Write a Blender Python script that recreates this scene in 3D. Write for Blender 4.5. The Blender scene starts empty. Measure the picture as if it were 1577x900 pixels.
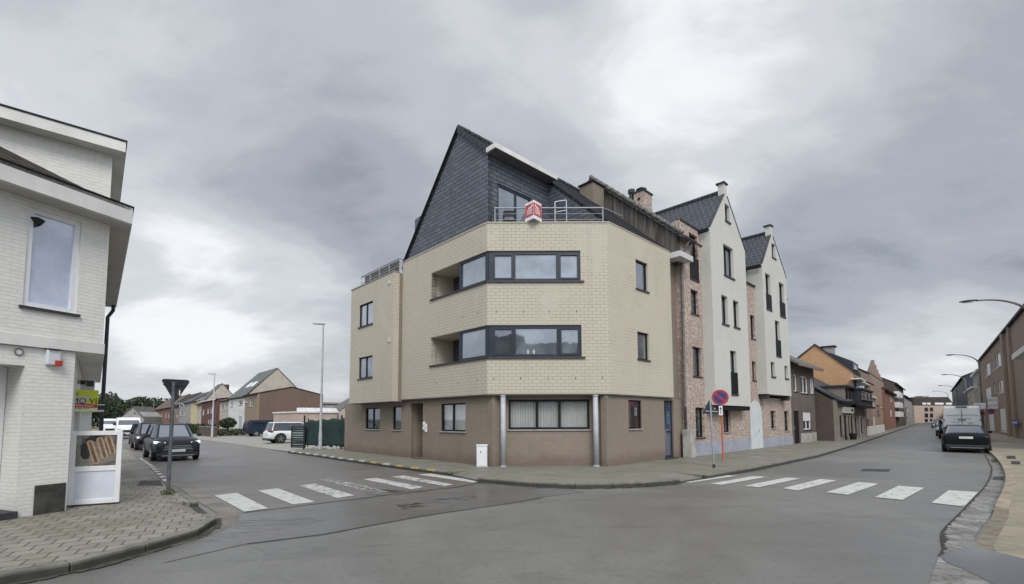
import bpy, bmesh, math, random
from mathutils import Vector, Matrix
from mathutils.geometry import tessellate_polygon
random.seed(7)
R = math.radians
sc = bpy.context.scene
COL = sc.collection
# ---------------------------------------------------------------- camera
EYE = 1.8; F = 740.0; PX = 788.5; PY = 591.5; PITCH = math.atan(54/740.0); ROLL = 0.0035
cd = bpy.data.cameras.new('camera'); cam = bpy.data.objects.new('camera', cd); COL.objects.link(cam)
cd.sensor_width = 36; cd.lens = F/1577*36; cd.shift_y = (PY-450)/1577; cd.clip_end = 3000; cd.clip_start = 0.05
_f = Vector((0, math.cos(PITCH), math.sin(PITCH))); _u0 = Vector((0, -math.sin(PITCH), math.cos(PITCH))); _r0 = Vector((1, 0, 0))
_r = math.cos(ROLL)*_r0-math.sin(ROLL)*_u0; _u = math.cos(ROLL)*_u0+math.sin(ROLL)*_r0
mw = Matrix((( _r.x, _u.x, -_f.x, 0), (_r.y, _u.y, -_f.y, 0), (_r.z, _u.z, -_f.z, EYE), (0, 0, 0, 1)))
cam.matrix_world = mw
sc.camera = cam
# ---------------------------------------------------------------- world, sun, exposure
SUN_EL, SUN_AZ = 45, 168      # azimuth clockwise from +Y
w = bpy.data.worlds.new('World'); sc.world = w; w.use_nodes = True
nt = w.node_tree; nt.nodes.clear(); N = nt.nodes; L = nt.links
def wn(t, **k):
    n = N.new(t)
    for a, b in k.items(): setattr(n, a, b)
    return n
def wmath(op, a, b=None, c=None, clamp=False):
    n = wn('ShaderNodeMath', operation=op, use_clamp=clamp)
    for i, v in enumerate((a, b, c)):
        if v is None: continue
        if isinstance(v, (int, float)): n.inputs[i].default_value = v
        else: L.new(v, n.inputs[i])
    return n.outputs[0]
def wramp(fac, stops, interp='EASE'):
    n = wn('ShaderNodeValToRGB'); cr = n.color_ramp; cr.interpolation = interp
    while len(cr.elements) < len(stops): cr.elements.new(0.5)
    for e, (p, c) in zip(cr.elements, stops): e.position = p; e.color = (*c, 1) if len(c) == 3 else c
    L.new(fac, n.inputs[0]); return n.outputs[0]
def wmix(f, a, b, mode='MIX'):
    n = wn('ShaderNodeMix', data_type='RGBA', blend_type=mode)
    for i, v in ((0, f), (6, a), (7, b)):
        if isinstance(v, (int, float)): n.inputs[i].default_value = v
        elif isinstance(v, tuple): n.inputs[i].default_value = (*v, 1)
        else: L.new(v, n.inputs[i])
    return n.outputs[2]
sky = wn('ShaderNodeTexSky', sky_type='NISHITA'); sky.sun_disc = False
sky.sun_elevation = R(SUN_EL); sky.sun_rotation = R(SUN_AZ); sky.air_density = 1.2; sky.dust_density = 2
tc = wn('ShaderNodeTexCoord'); sx = wn('ShaderNodeSeparateXYZ'); L.new(tc.outputs['Generated'], sx.inputs[0])
dx, dy, dz = sx.outputs
zz = wmath('MAXIMUM', dz, 0.0)
den = wmath('ADD', zz, 0.34)
cx = wmath('DIVIDE', dx, den); cy = wmath('DIVIDE', dy, den)
cv = wn('ShaderNodeCombineXYZ'); L.new(cx, cv.inputs[0]); L.new(cy, cv.inputs[1]); cv.inputs[2].default_value = 3.7
rot = wn('ShaderNodeMapping'); rot.inputs['Rotation'].default_value = (0, 0, R(35)); rot.inputs['Scale'].default_value = (1.1, 1.6, 1)
L.new(cv.outputs[0], rot.inputs[0])
def wnoise(scale, det, rough, dist, vec=None, off=None):
    n = wn('ShaderNodeTexNoise'); n.inputs['Scale'].default_value = scale; n.inputs['Detail'].default_value = det
    n.inputs['Roughness'].default_value = rough; n.inputs['Distortion'].default_value = dist
    v = vec or rot.outputs[0]
    if off:
        m_ = wn('ShaderNodeVectorMath', operation='ADD'); L.new(v, m_.inputs[0]); m_.inputs[1].default_value = off; v = m_.outputs[0]
    L.new(v, n.inputs['Vector']); return n.outputs['Fac']
n1 = wnoise(0.42, 7, 0.52, 0.35, off=(1.3, 4.1, 0)); n2 = wnoise(1.3, 8, 0.53, 0.25, off=(7, 2, 0)); n3 = wnoise(3.0, 8, 0.6, 0.35, off=(3, 9, 1))
mixn = wmath('ADD', wmath('MULTIPLY', n1, 0.42), wmath('ADD', wmath('MULTIPLY', n2, 0.36), wmath('MULTIPLY', n3, 0.22)))
# broad light and dark regions of the cloud deck
def lobe(vx, vy, vz, width):
    v = Vector((vx, vy, vz)).normalized()
    d = wn('ShaderNodeVectorMath', operation='DOT_PRODUCT'); L.new(tc.outputs['Generated'], d.inputs[0]); d.inputs[1].default_value = v
    k = wn('ShaderNodeMapRange', interpolation_type='SMOOTHERSTEP'); L.new(d.outputs['Value'], k.inputs[0])
    k.inputs[1].default_value = math.cos(R(width)); k.inputs[2].default_value = 1.0; return k.outputs[0]
def pdir(px, py): d = _f + _r*(px-PX)/F + _u*(PY-py)/F; return tuple(d.normalized())
bias = None
for (px, py, wd, amp) in ((430, 330, 22, -0.075), (560, 400, 15, -0.06), (1130, 80, 18, 0.10), (1000, 60, 14, 0.03), (390, 500, 15, 0.13), (230, 600, 13, 0.07),
                          (1380, 420, 22, -0.07), (1270, 500, 12, -0.05), (1440, 590, 11, 0.12), (1560, 430, 8, 0.05), (30, 100, 22, 0.03), (620, 30, 16, 0.015), (520, 480, 8, 0.03), (1150, 330, 14, 0.01), (260, 430, 10, 0.04)):
    t_ = wmath('MULTIPLY', lobe(*pdir(px, py), wd), amp)
    bias = t_ if bias is None else wmath('ADD', bias, t_)
dens = wmath('ADD', mixn, bias)
cl = wramp(dens, [(0.36, (0.215, 0.230, 0.265)), (0.45, (0.295, 0.312, 0.347)), (0.53, (0.38, 0.398, 0.430)), (0.61, (0.475, 0.493, 0.520)), (0.71, (0.67, 0.685, 0.70))])
# cloud brightness raised overhead and behind the camera, added to light the facades
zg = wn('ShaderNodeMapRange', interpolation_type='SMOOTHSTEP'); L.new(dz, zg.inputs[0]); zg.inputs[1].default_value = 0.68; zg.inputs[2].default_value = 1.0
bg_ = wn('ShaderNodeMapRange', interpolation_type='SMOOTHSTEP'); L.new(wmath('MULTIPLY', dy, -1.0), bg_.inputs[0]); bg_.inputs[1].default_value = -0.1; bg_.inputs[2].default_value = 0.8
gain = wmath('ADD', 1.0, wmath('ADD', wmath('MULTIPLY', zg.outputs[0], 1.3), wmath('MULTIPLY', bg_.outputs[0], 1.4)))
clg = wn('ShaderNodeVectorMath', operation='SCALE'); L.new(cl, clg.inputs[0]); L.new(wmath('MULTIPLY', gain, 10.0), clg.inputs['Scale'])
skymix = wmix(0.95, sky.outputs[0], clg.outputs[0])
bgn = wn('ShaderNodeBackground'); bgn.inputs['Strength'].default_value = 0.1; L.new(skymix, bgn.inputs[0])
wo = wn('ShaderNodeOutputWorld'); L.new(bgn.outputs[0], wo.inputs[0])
sl = bpy.data.lights.new('sun', 'SUN'); sl.energy = 1.35; sl.angle = R(25); sl.color = (1, 0.97, 0.92)
so = bpy.data.objects.new('sun', sl); COL.objects.link(so)
_sd = Vector((math.sin(R(SUN_AZ))*math.cos(R(SUN_EL)), math.cos(R(SUN_AZ))*math.cos(R(SUN_EL)), math.sin(R(SUN_EL))))
so.rotation_euler = _sd.to_track_quat('Z', 'Y').to_euler(); so.location = (0, 0, 30)
sc.view_settings.view_transform = 'Standard'; sc.view_settings.look = 'None'; sc.view_settings.exposure = 0.5; sc.view_settings.gamma = 1
sc.view_settings.use_curve_mapping = False
# ---------------------------------------------------------------- measuring helpers (photo pixels -> metres on real surfaces)
def ray(px, py): return _f + _r*(px-PX)/F + _u*(PY-py)/F
def G(px, py, z=0.0):
    d = ray(px, py); t = (z-EYE)/d.z; return Vector((d.x*t, d.y*t, z))
def at_depth(px, py, y):
    d = ray(px, py); return Vector((0, 0, EYE)) + d*(y/d.y)
class Fac:
    """a vertical facade plane: s metres along, z up, d metres out of the wall"""
    def __init__(s_, P, ang, side=1):
        s_.P = Vector((P[0], P[1])); a = R(ang); s_.ang = ang; s_.t = Vector((math.sin(a), math.cos(a))); s_.n = Vector((math.cos(a), -math.sin(a)))*side
    def pt(s_, s, z, d=0.0):
        p = s_.P + s_.t*s + s_.n*d; return Vector((p.x, p.y, z))
    def sz(s_, px, py, d=0.0):
        r = ray(px, py); P = s_.P + s_.n*d
        det = r.x*(-s_.t.y)+s_.t.x*r.y
        k = (P.x*(-s_.t.y)+s_.t.x*P.y)/det; s = (r.x*P.y-r.y*P.x)/det
        return s, EYE+k*r.z
    def rect(s_, x0, y0, x1, y1, d=0.0):
        ym = (y0+y1)/2; xm = (x0+x1)/2
        a, b = s_.sz(x0, ym, d)[0], s_.sz(x1, ym, d)[0]
        return min(a, b), max(a, b), s_.sz(xm, y1, d)[1], s_.sz(xm, y0, d)[1]
# ---------------------------------------------------------------- mesh builder
class MB:
    def __init__(s): s.v = []; s.f = []; s.mi = []
    def add(s, vs, fs, mi=0):
        o = len(s.v); s.v += [Vector(p) for p in vs]; s.f += [tuple(i+o for i in f) for f in fs]; s.mi += [mi]*len(fs); return s
    def poly(s, pts, mi=0): return s.add(pts, [tuple(range(len(pts)))], mi)
    def hexa(s, p, mi=0):  # p: 4 bottom, 4 top
        return s.add(p, [(3, 2, 1, 0), (4, 5, 6, 7), (0, 1, 5, 4), (1, 2, 6, 5), (2, 3, 7, 6), (3, 0, 4, 7)], mi)
    def box(s, x0, x1, y0, y1, z0, z1, mi=0, m=None):
        p = [Vector(q) for q in ((x0, y0, z0), (x1, y0, z0), (x1, y1, z0), (x0, y1, z0), (x0, y0, z1), (x1, y0, z1), (x1, y1, z1), (x0, y1, z1))]
        if m: p = [m @ q for q in p]
        return s.hexa(p, mi)
    def fbox(s, fc, s0, s1, z0, z1, d0, d1, mi=0):
        p = [fc.pt(*q) for q in ((s0, z0, d0), (s1, z0, d0), (s1, z0, d1), (s0, z0, d1), (s0, z1, d0), (s1, z1, d0), (s1, z1, d1), (s0, z1, d1))]
        return s.hexa(p, mi)
    def prism(s, pts, z0, z1, mi=0):
        n = len(pts); vs = [(p[0], p[1], z0) for p in pts]+[(p[0], p[1], z1) for p in pts]
        fs = [(i, (i+1) % n, n+(i+1) % n, n+i) for i in range(n)]
        o = len(s.v); s.add(vs, fs, mi)
        tri = tessellate_polygon([[Vector((p[0], p[1], 0)) for p in pts]])
        s.f += [tuple(o+n+i for i in t) for t in tri]+[tuple(o+i for i in t[::-1]) for t in tri]; s.mi += [mi]*(2*len(tri)); return s
    def slab(s, q, th, mi=0):  # quad (4 pts) thickened downwards along its normal
        q = [Vector(p) for p in q]; n = (q[1]-q[0]).cross(q[3]-q[0]).normalized()
        if n.z < 0: n = -n
        k = len(q); vs = [p-n*th for p in q]+q
        fs = [tuple(range(k))[::-1], tuple(range(k, 2*k))]+[(i, (i+1) % k, k+(i+1) % k, k+i) for i in range(k)]
        return s.add(vs, fs, mi)
    def tube(s, pts, r, n=8, mi=0, r1=None, cap=True):
        pts = [Vector(p) for p in pts]; o = len(s.v); m = len(pts); vs = []; pv = None
        for i, p in enumerate(pts):
            d = (pts[min(i+1, m-1)]-pts[max(i-1, 0)]).normalized()
            a = d.cross(Vector((0, 0, 1)) if abs(d.z) < .95 else Vector((1, 0, 0))).normalized()
            if pv is not None:
                a = (pv - d*pv.dot(d)).normalized()
            pv = a; b = d.cross(a); rr = r if r1 is None else r+(r1-r)*i/(m-1)
            if isinstance(r, (list, tuple)): rr = r[i]
            vs += [p+(a*math.cos(2*math.pi*k/n)+b*math.sin(2*math.pi*k/n))*rr for k in range(n)]
        fs = [(i*n+k, i*n+(k+1) % n, (i+1)*n+(k+1) % n, (i+1)*n+k) for i in range(m-1) for k in range(n)]
        if cap: fs += [tuple(range(n))[::-1], tuple(range((m-1)*n, m*n))]
        return s.add(vs, fs, mi)
    def loft(s, rings, mi=0, closed=True, cap=True):
        n = len(rings[0]); vs = [p for r in rings for p in r]; m = len(rings)
        kk = n if closed else n-1
        fs = [(i*n+k, i*n+(k+1) % n, (i+1)*n+(k+1) % n, (i+1)*n+k) for i in range(m-1) for k in range(kk)]
        if cap: fs += [tuple(range(n))[::-1], tuple(range((m-1)*n, m*n))]
        return s.add(vs, fs, mi)
    def build(s, name, mat, parent=None, local=False, smooth=False, bevel=0, seg=2, sub=0, auto=None, label=None, fix=True):
        off = Vector((0, 0, 0)); pr = parent
        while pr is not None and not local: off += pr.location; pr = pr.parent
        me = bpy.data.meshes.new(name)
        me.from_pydata([tuple(p-off) for p in s.v], [], s.f)
        for m_ in (mat if isinstance(mat, (list, tuple)) else [mat]): me.materials.append(m_)
        for p, k in zip(me.polygons, s.mi): p.material_index = k; p.use_smooth = smooth
        if fix:
            bm = bmesh.new(); bm.from_mesh(me)
            if sub or bevel or smooth: bmesh.ops.remove_doubles(bm, verts=bm.verts, dist=1e-5)
            bmesh.ops.recalc_face_normals(bm, faces=bm.faces); bm.to_mesh(me); bm.free()
        uvs(me, off)
        o = bpy.data.objects.new(name, me); COL.objects.link(o)
        if parent: o.parent = parent
        if bevel:
            b = o.modifiers.new('bevel', 'BEVEL'); b.width = bevel; b.segments = seg; b.limit_method = 'ANGLE'; b.angle_limit = R(35)
        if sub:
            b = o.modifiers.new('sub', 'SUBSURF'); b.levels = sub; b.render_levels = sub
        if label: o['label'] = label
        return o
def uvs(me, off=Vector((0, 0, 0))):
    uv = me.uv_layers.new(name='UVMap').data
    for p in me.polygons:
        n = p.normal
        if abs(n.z) > 0.985: f = lambda c: (c.x, c.y)
        else:
            t = Vector((-n.y, n.x, 0)).normalized()
            if t.x < 0 or (abs(t.x) < 1e-6 and t.y < 0): t = -t
            k = 1/max(math.sqrt(1-n.z*n.z), .05)
            f = lambda c: (c.x*t.x+c.y*t.y, c.z*k)
        for li in p.loop_indices:
            uv[li].uv = f(me.vertices[me.loops[li].vertex_index].co+off)
def thing(name, label, cat, loc=(0, 0, 0), rz=0, group=None):
    o = bpy.data.objects.new(name, None); COL.objects.link(o); o.empty_display_size = .3
    o.location = loc; o.rotation_euler = (0, 0, rz); o['label'] = label; o['category'] = cat
    if group: o['group'] = group
    return o
def tag(o, label, cat, group=None):
    o['label'] = label; o['category'] = cat
    if group: o['group'] = group
    return o
def struct(o): o['kind'] = 'structure'; return o
def copy_tree(o, parent=None):
    c = o.copy(); COL.objects.link(c); c.parent = parent
    for ch in list(o.children): copy_tree(ch, c)
    return c
# ---------------------------------------------------------------- materials
MATS = {}
class NT:
    def __init__(s, name):
        s.m = bpy.data.materials.new(name); s.m.use_nodes = True; s.t = s.m.node_tree; s.t.nodes.clear()
        s.out = s.t.nodes.new('ShaderNodeOutputMaterial'); s.tc = s.t.nodes.new('ShaderNodeTexCoord')
        g = s.t.nodes.new('ShaderNodeNewGeometry'); s.pos = g.outputs['Position']
        s.uv = s.tc.outputs['UV']
    def n(s, t, **k):
        x = s.t.nodes.new(t)
        for a, b in k.items(): setattr(x, a, b)
        return x
    def set(s, sock, v):
        if isinstance(v, (int, float)): sock.default_value = v
        elif isinstance(v, (tuple, list)): sock.default_value = (*v, 1) if len(v) == 3 and len(sock.default_value) == 4 else v
        else: s.t.links.new(v, sock)
    def noise(s, scale, det=4, rough=.55, dist=0, vec=None, sc3=None):
        x = s.n('ShaderNodeTexNoise'); v = vec or s.pos
        if sc3:
            mp = s.n('ShaderNodeMapping'); s.set(mp.inputs[0], v); mp.inputs['Scale'].default_value = sc3; v = mp.outputs[0]
        s.set(x.inputs['Vector'], v); s.set(x.inputs['Scale'], scale); s.set(x.inputs['Detail'], det); s.set(x.inputs['Roughness'], rough); s.set(x.inputs['Distortion'], dist)
        return x.outputs['Fac']
    def ramp(s, f, a, b, lo=0., hi=1.):
        x = s.n('ShaderNodeMapRange', interpolation_type='SMOOTHSTEP'); s.set(x.inputs[0], f); s.set(x.inputs[1], a); s.set(x.inputs[2], b); s.set(x.inputs[3], lo); s.set(x.inputs[4], hi); return x.outputs[0]
    def mix(s, f, a, b, mode='MIX'):
        x = s.n('ShaderNodeMix', data_type='RGBA', blend_type=mode); s.set(x.inputs[0], f); s.set(x.inputs[6], a); s.set(x.inputs[7], b); return x.outputs[2]
    def math(s, op, a, b=0.0):
        x = s.n('ShaderNodeMath', operation=op); s.set(x.inputs[0], a); s.set(x.inputs[1], b); return x.outputs[0]
    def bump(s, h, st, dist=.02, nrm=None):
        x = s.n('ShaderNodeBump'); s.set(x.inputs['Height'], h); s.set(x.inputs['Strength'], st); s.set(x.inputs['Distance'], dist)
        if nrm: s.set(x.inputs['Normal'], nrm)
        return x.outputs[0]
    def brick(s, bw, rh, ms, c1, c2, mc, vec=None, off=.5, sm=.1, bias=0):
        x = s.n('ShaderNodeTexBrick'); s.set(x.inputs['Vector'], vec or s.uv); s.set(x.inputs['Color1'], c1); s.set(x.inputs['Color2'], c2); s.set(x.inputs['Mortar'], mc)
        s.set(x.inputs['Scale'], 1.0); s.set(x.inputs['Mortar Size'], ms); s.set(x.inputs['Mortar Smooth'], sm); s.set(x.inputs['Bias'], bias); s.set(x.inputs['Brick Width'], bw); s.set(x.inputs['Row Height'], rh); x.offset = off
        return x.outputs['Color'], x.outputs['Fac']
    def bsdf(s, col, rough=.6, metal=0, nrm=None, spec=.5, coat=0, emit=None, es=0, trans=0):
        x = s.n('ShaderNodeBsdfPrincipled'); s.set(x.inputs['Base Color'], col); s.set(x.inputs['Roughness'], rough); s.set(x.inputs['Metallic'], metal)
        s.set(x.inputs['Specular IOR Level'], spec); s.set(x.inputs['Coat Weight'], coat)
        if nrm: s.set(x.inputs['Normal'], nrm)
        if emit: s.set(x.inputs['Emission Color'], emit); s.set(x.inputs['Emission Strength'], es)
        return x.outputs[0]
    def done(s, sh): s.t.links.new(sh, s.out.inputs[0]); MATS[s.m.name] = s.m; return s.m
def plain(name, c, rough=.6, metal=0, var=.12, scale=3, bump=0, spec=.5, coat=0):
    if name in MATS: return MATS[name]
    t = NT(name); n = t.noise(scale, 5, .6); k = t.ramp(n, .3, .7, 1-var, 1+var)
    v = t.n('ShaderNodeVectorMath', operation='SCALE'); t.set(v.inputs[0], (c[0], c[1], c[2])); t.set(v.inputs['Scale'], k)
    nrm = t.bump(t.noise(scale*14, 3), bump) if bump else None
    return t.done(t.bsdf(v.outputs[0], t.ramp(n, .3, .7, rough*.88, min(1, rough*1.1)), metal, nrm, spec, coat))
def brickm(name, c1, c2, mc, bw=.21, rh=.065, ms=.006, bump=.35, stain=.25, streak=.2, rough=.85, damp=0.0, dampc=(.12, .11, .09)):
    t = NT(name)
    # fade the joint pattern over large patches like paint that covers unevenly
    wn_ = t.n('ShaderNodeTexNoise'); t.set(wn_.inputs['Vector'], t.pos); wn_.inputs['Scale'].default_value = 3.0; ws = t.n('ShaderNodeVectorMath', operation='SCALE'); t.set(ws.inputs[0], wn_.outputs['Color']); ws.inputs['Scale'].default_value = .018
    wa = t.n('ShaderNodeVectorMath', operation='ADD'); t.set(wa.inputs[0], t.uv); t.set(wa.inputs[1], ws.outputs[0])
    col, fac = t.brick(bw, rh, ms, c1, c2, mc, vec=wa.outputs[0])
    n1 = t.noise(.45, 6, .6, .4); n2 = t.noise(6, 5, .6); n3 = t.noise(1.0, 5, .6, 0, None, (3.2, 3.2, .35))
    col = t.mix(t.ramp(n2, .25, .75, 0, .22), col, tuple(x*.7 for x in c1))
    col = t.mix(t.ramp(n1, .38, .72, 0, stain), col, tuple(x*.62 for x in c1), 'MIX')
    col = t.mix(t.ramp(n3, .5, .78, 0, streak), col, (c1[0]*.5, c1[1]*.5, c1[2]*.48))
    if damp:
        sp = t.n('ShaderNodeSeparateXYZ'); t.set(sp.inputs[0], t.pos)
        zb = t.math('ADD', sp.outputs[2], t.math('MULTIPLY', t.noise(1.3, 5), .6))
        col = t.mix(t.ramp(zb, .95, .45, 0, damp), col, dampc)
    h = t.math('SUBTRACT', t.math('MULTIPLY', n2, .35), fac)
    return t.done(t.bsdf(col, rough, 0, t.bump(h, bump, .012), .3))
# masonry
M_BEIGE = brickm('beige_painted_brick', (.53, .465, .345), (.55, .485, .365), (.475, .415, .305), bump=.22, stain=.16, streak=.10)
def painted_worn(name, c, mc, cover_lo, cover_hi, stain=.15, bst=.12):
    t = NT(name); col, fac = t.brick(.29, .118, .009, c, tuple(x*1.04 for x in c), mc, bias=0)
    col2, _f2 = t.brick(.29, .118, .007, c, tuple(x*1.05 for x in c), tuple(x*.935 for x in c)); n = t.noise(.55, 6, .65, .6); n2 = t.noise(5, 4)
    cov = t.ramp(t.math('ADD', n, t.math('MULTIPLY', n2, .12)), cover_lo, cover_hi, 0, 1)
    col = t.mix(cov, col2, col)
    n3 = t.noise(1.0, 5, .6, 0, None, (3.0, 3.0, .3))
    col = t.mix(t.ramp(n3, .5, .8, 0, stain), col, tuple(x*.6 for x in c)); col = t.mix(t.ramp(t.noise(.3, 5), .35, .7, 0, .12), col, tuple(x*.75 for x in c))
    return t.done(t.bsdf(col, .8, 0, t.bump(t.math('SUBTRACT', t.math('MULTIPLY', n2, .3), fac), bst, .012), .3))
M_BEIGE = painted_worn('beige_painted_brick_smooth', (.485, .448, .372), (.33, .295, .225), .40, .50, .30)
M_BEIGE_J = painted_worn('beige_painted_brick_open_joints', (.505, .468, .38), (.25, .22, .16), .52, .85, .25, .4)
M_BROWN = brickm('brown_grey_brick', (.25, .21, .168), (.272, .228, .183), (.235, .197, .158), bw=.29, rh=.125, ms=.010, stain=.25, streak=.15, damp=.45, dampc=(.10, .06, .045), bump=.25)
M_BROWN_D = brickm('brown_brick_side', (.24, .205, .16), (.27, .23, .18), (.18, .15, .12), stain=.3, streak=.35)
M_WHITEB = brickm('white_painted_brick', (.77, .77, .735), (.80, .80, .765), (.72, .72, .685), rh=.067, ms=.007, stain=.10, streak=.12, bump=.75, damp=.22, dampc=(.35, .33, .28))
M_RENDW = plain('white_render', (.62, .62, .58), .75, 0, .1, 1.2, .1)
def blotch_brick(name, cols, bw=.21, rh=.06, ms=.008, mc=(.45, .40, .35), bump=.4):
    t = NT(name); col, fac = t.brick(bw, rh, ms, cols[0], cols[1], mc, bias=-.1)
    n = t.noise(8.5, 2, .6); n2 = t.noise(12, 2, .5); n0 = t.noise(.5, 4)
    c = t.mix(t.ramp(n, .50, .56), col, cols[2]); c = t.mix(t.ramp(n2, .55, .60, 0, .8), c, cols[3])
    c = t.mix(t.math('MULTIPLY', fac, .9), c, mc); c = t.mix(t.ramp(n0, .35, .7, 0, .2), c, tuple(x*.6 for x in cols[0]))
    return t.done(t.bsdf(c, .85, 0, t.bump(t.math('SUBTRACT', n2, fac), bump, .012), .3))
M_PINKB = blotch_brick('mixed_pink_brick', [(.33, .225, .185), (.42, .31, .26), (.56, .49, .43), (.17, .12, .10)])
M_LIMEW = brickm('pale_slurried_brick', (.58, .58, .54), (.61, .61, .57), (.50, .50, .46), stain=.18, streak=.12, bump=.3)
M_PLINTH = plain('blue_grey_plinth_paint', (.33, .345, .40), .6, 0, .12, 2)
M_BRWN_R = plain('brown_render', (.13, .105, .095), .85, 0, .15, 1.5, .25)
M_DARKBR = brickm('dark_brown_brick', (.10, .075, .065), (.135, .10, .085), (.08, .07, .065), stain=.3)
M_TAUPE = plain('taupe_render', (.24, .21, .18), .85, 0, .12, 1.2, .15)
M_ORANGE = brickm('orange_brick', (.50, .30, .165), (.56, .35, .20), (.5, .3, .17), bw=.3, rh=.14, stain=.22, streak=.15)
M_REDBR = brickm('red_orange_brick', (.24, .125, .09), (.29, .155, .115), (.28, .13, .09), stain=.25)
M_REDD = brickm('dark_red_brick', (.13, .062, .055), (.16, .08, .07), (.14, .08, .07), stain=.25)
M_TANBR = brickm('tan_brick', (.28, .215, .15), (.32, .25, .175), (.3, .24, .18), stain=.2)
M_SIDEBR = brickm('reddish_brown_brick', (.175, .12, .095), (.21, .145, .115), (.15, .11, .09), stain=.2)
M_MIXBR = brickm('warm_mixed_brick', (.31, .22, .17), (.40, .29, .23), (.30, .24, .2), stain=.3)
M_RBRICK = brickm('right_brown_brick', (.31, .235, .185), (.37, .285, .23), (.24, .19, .155), stain=.25, streak=.25)
M_PINKR = plain('pink_render', (.43, .345, .29), .8, 0, .1, 1)
M_YELR = plain('cream_yellow_render', (.55, .48, .28), .8, 0, .1, 1)
M_GREYR = plain('grey_render', (.33, .32, .31), .8, 0, .12, 1)
M_CREAM = plain('cream_render', (.45, .405, .345), .8, 0, .1, 1)
def tilem(name, c, bw=.3, rh=.33, var=.35, rough=.7, dark=.35, spec=.4):
    t = NT(name); col, fac = t.brick(bw, rh, .02, c, tuple(x*(1+var) for x in c), tuple(x*dark for x in c), sm=.4, off=.5)
    n = t.noise(3, 5, .6); col = t.mix(t.ramp(n, .35, .7, 0, .35), col, tuple(x*.6+.02 for x in c))
    sp = t.n('ShaderNodeSeparateXYZ'); t.set(sp.inputs[0], t.uv)
    w = t.math('SINE', t.math('MULTIPLY', sp.outputs[0], 2*math.pi/bw)); sr = t.math('FRACT', t.math('DIVIDE', sp.outputs[1], rh))
    h = t.math('SUBTRACT', t.math('SUBTRACT', t.math('MULTIPLY', w, .35), sr), fac)
    return t.done(t.bsdf(col, rough, 0, t.bump(h, .8, .035), spec))
M_TILE_D = tilem('dark_glazed_tiles', (.055, .06, .072), .26, .30, rough=.6, spec=.25, dark=.2)
M_TILE_B = tilem('brown_roof_tiles', (.05, .042, .037), spec=.1)
M_TILE_OWN = tilem('matt_black_tiles', (.026, .027, .031), .25, .28, rough=.9, spec=.05)
M_TILE_R = tilem('weathered_red_tiles', (.14, .105, .09), spec=.15)
M_TILE_G = tilem('grey_brown_tiles', (.13, .125, .115))
M_TILE_GG = tilem('grey_green_tiles', (.12, .135, .125))
M_TILE_BG = tilem('blue_grey_tiles', (.15, .165, .20), rough=.5)
def slatem(name, c, bw=.32, rh=.165):
    t = NT(name); col, fac = t.brick(bw, rh, .013, c, tuple(x*1.4 for x in c), tuple(x*.15 for x in c), sm=.2)
    n = t.noise(2.5, 5, .6); col = t.mix(t.ramp(n, .35, .7, 0, .3), col, tuple(x*.7 for x in c))
    sp = t.n('ShaderNodeSeparateXYZ'); t.set(sp.inputs[0], t.uv); sr = t.math('FRACT', t.math('DIVIDE', sp.outputs[1], rh))
    return t.done(t.bsdf(col, .5, 0, t.bump(t.math('SUBTRACT', t.math('MULTIPLY', sr, -.6), fac), .6, .012), .4))
M_SLATE = slatem('blue_grey_slate', (.088, .099, .123), .42, .165)
M_SLATE_D = slatem('dark_slate', (.028, .032, .042), .3, .2)
def cladding():
    t = NT('weathered_fibre_cement'); n = t.noise(1.6, 6, .65, 0, None, (4.5, 4.5, .28)); n2 = t.noise(.8, 4)
    c = t.mix(t.ramp(n, .35, .65), (.055, .05, .046), (.19, .175, .16)); c = t.mix(t.ramp(n2, .4, .7, 0, .5), c, (.09, .08, .072))
    return t.done(t.bsdf(c, .85, 0, None, .3))
M_CLAD = cladding()
# frames and metals
M_NAVY = plain('dark_blue_frame', (.018, .026, .042), .35, 0, .1)
M_BLACKF = plain('black_frame', (.009, .010, .012), .6, 0, .1, 3, 0, .25)
M_WHITEF = plain('white_pvc', (.74, .75, .76), .35, 0, .05, 1.5)
M_WFASC = plain('white_fascia', (.68, .68, .65), .5, 0, .12, 1.2)
M_SILL = plain('blue_stone_sill', (.035, .037, .042), .55, 0, .2, 6)
M_SILL_L = plain('light_stone_sill', (.3, .29, .28), .7, 0, .2, 6)
M_STEEL = plain('galvanised_steel', (.36, .38, .41), .45, .4, .12, 5)
M_GREYP = plain('grey_painted_steel', (.42, .44, .47), .6, 0, .12, 4)
M_DKMET = plain('dark_metal', (.03, .033, .038), .5, .2, .2, 5)
M_SIGNBK = plain('sign_back_metal', (.035, .042, .055), .5, .3, .3, 9)
M_POLE = plain('dull_pole_metal', (.11, .12, .14), .55, .3, .25, 6)
M_ORPOLE = plain('orange_pole_paint', (.46, .12, .065), .5, 0, .15, 6)
M_RED = plain('signal_red', (.50, .03, .035), .45, 0, .08, 4)
M_BLUE = plain('signal_blue', (.03, .05, .17), .45, 0, .08, 4)
M_BLUEL = plain('sign_blue_bright', (.04, .10, .42), .45, 0, .08, 4)
M_SWHITE = plain('sign_white', (.78, .78, .78), .45, 0, .04, 4)
M_BLACK = plain('black_rubber', (.012, .012, .013), .7, 0, .2, 8)
M_YEL = plain('sign_yellow', (.60, .66, .05), .45, 0, .06, 3)
M_PALEY = plain('sign_cream', (.74, .73, .52), .5, 0, .06, 3)
M_LGREY = plain('sign_grey', (.52, .53, .54), .5, 0, .06, 3)
M_CONC = plain('pale_concrete', (.36, .35, .32), .85, 0, .22, 2.5, .3)
M_CONCD = plain('aged_concrete', (.22, .21, .18), .85, 0, .3, 3, .3)
M_STONE_D = plain('dark_stone_plate', (.05, .05, .047), .45, 0, .45, 4)
M_CAB = plain('cabinet_white', (.66, .69, .74), .45, 0, .06, 3)
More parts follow.
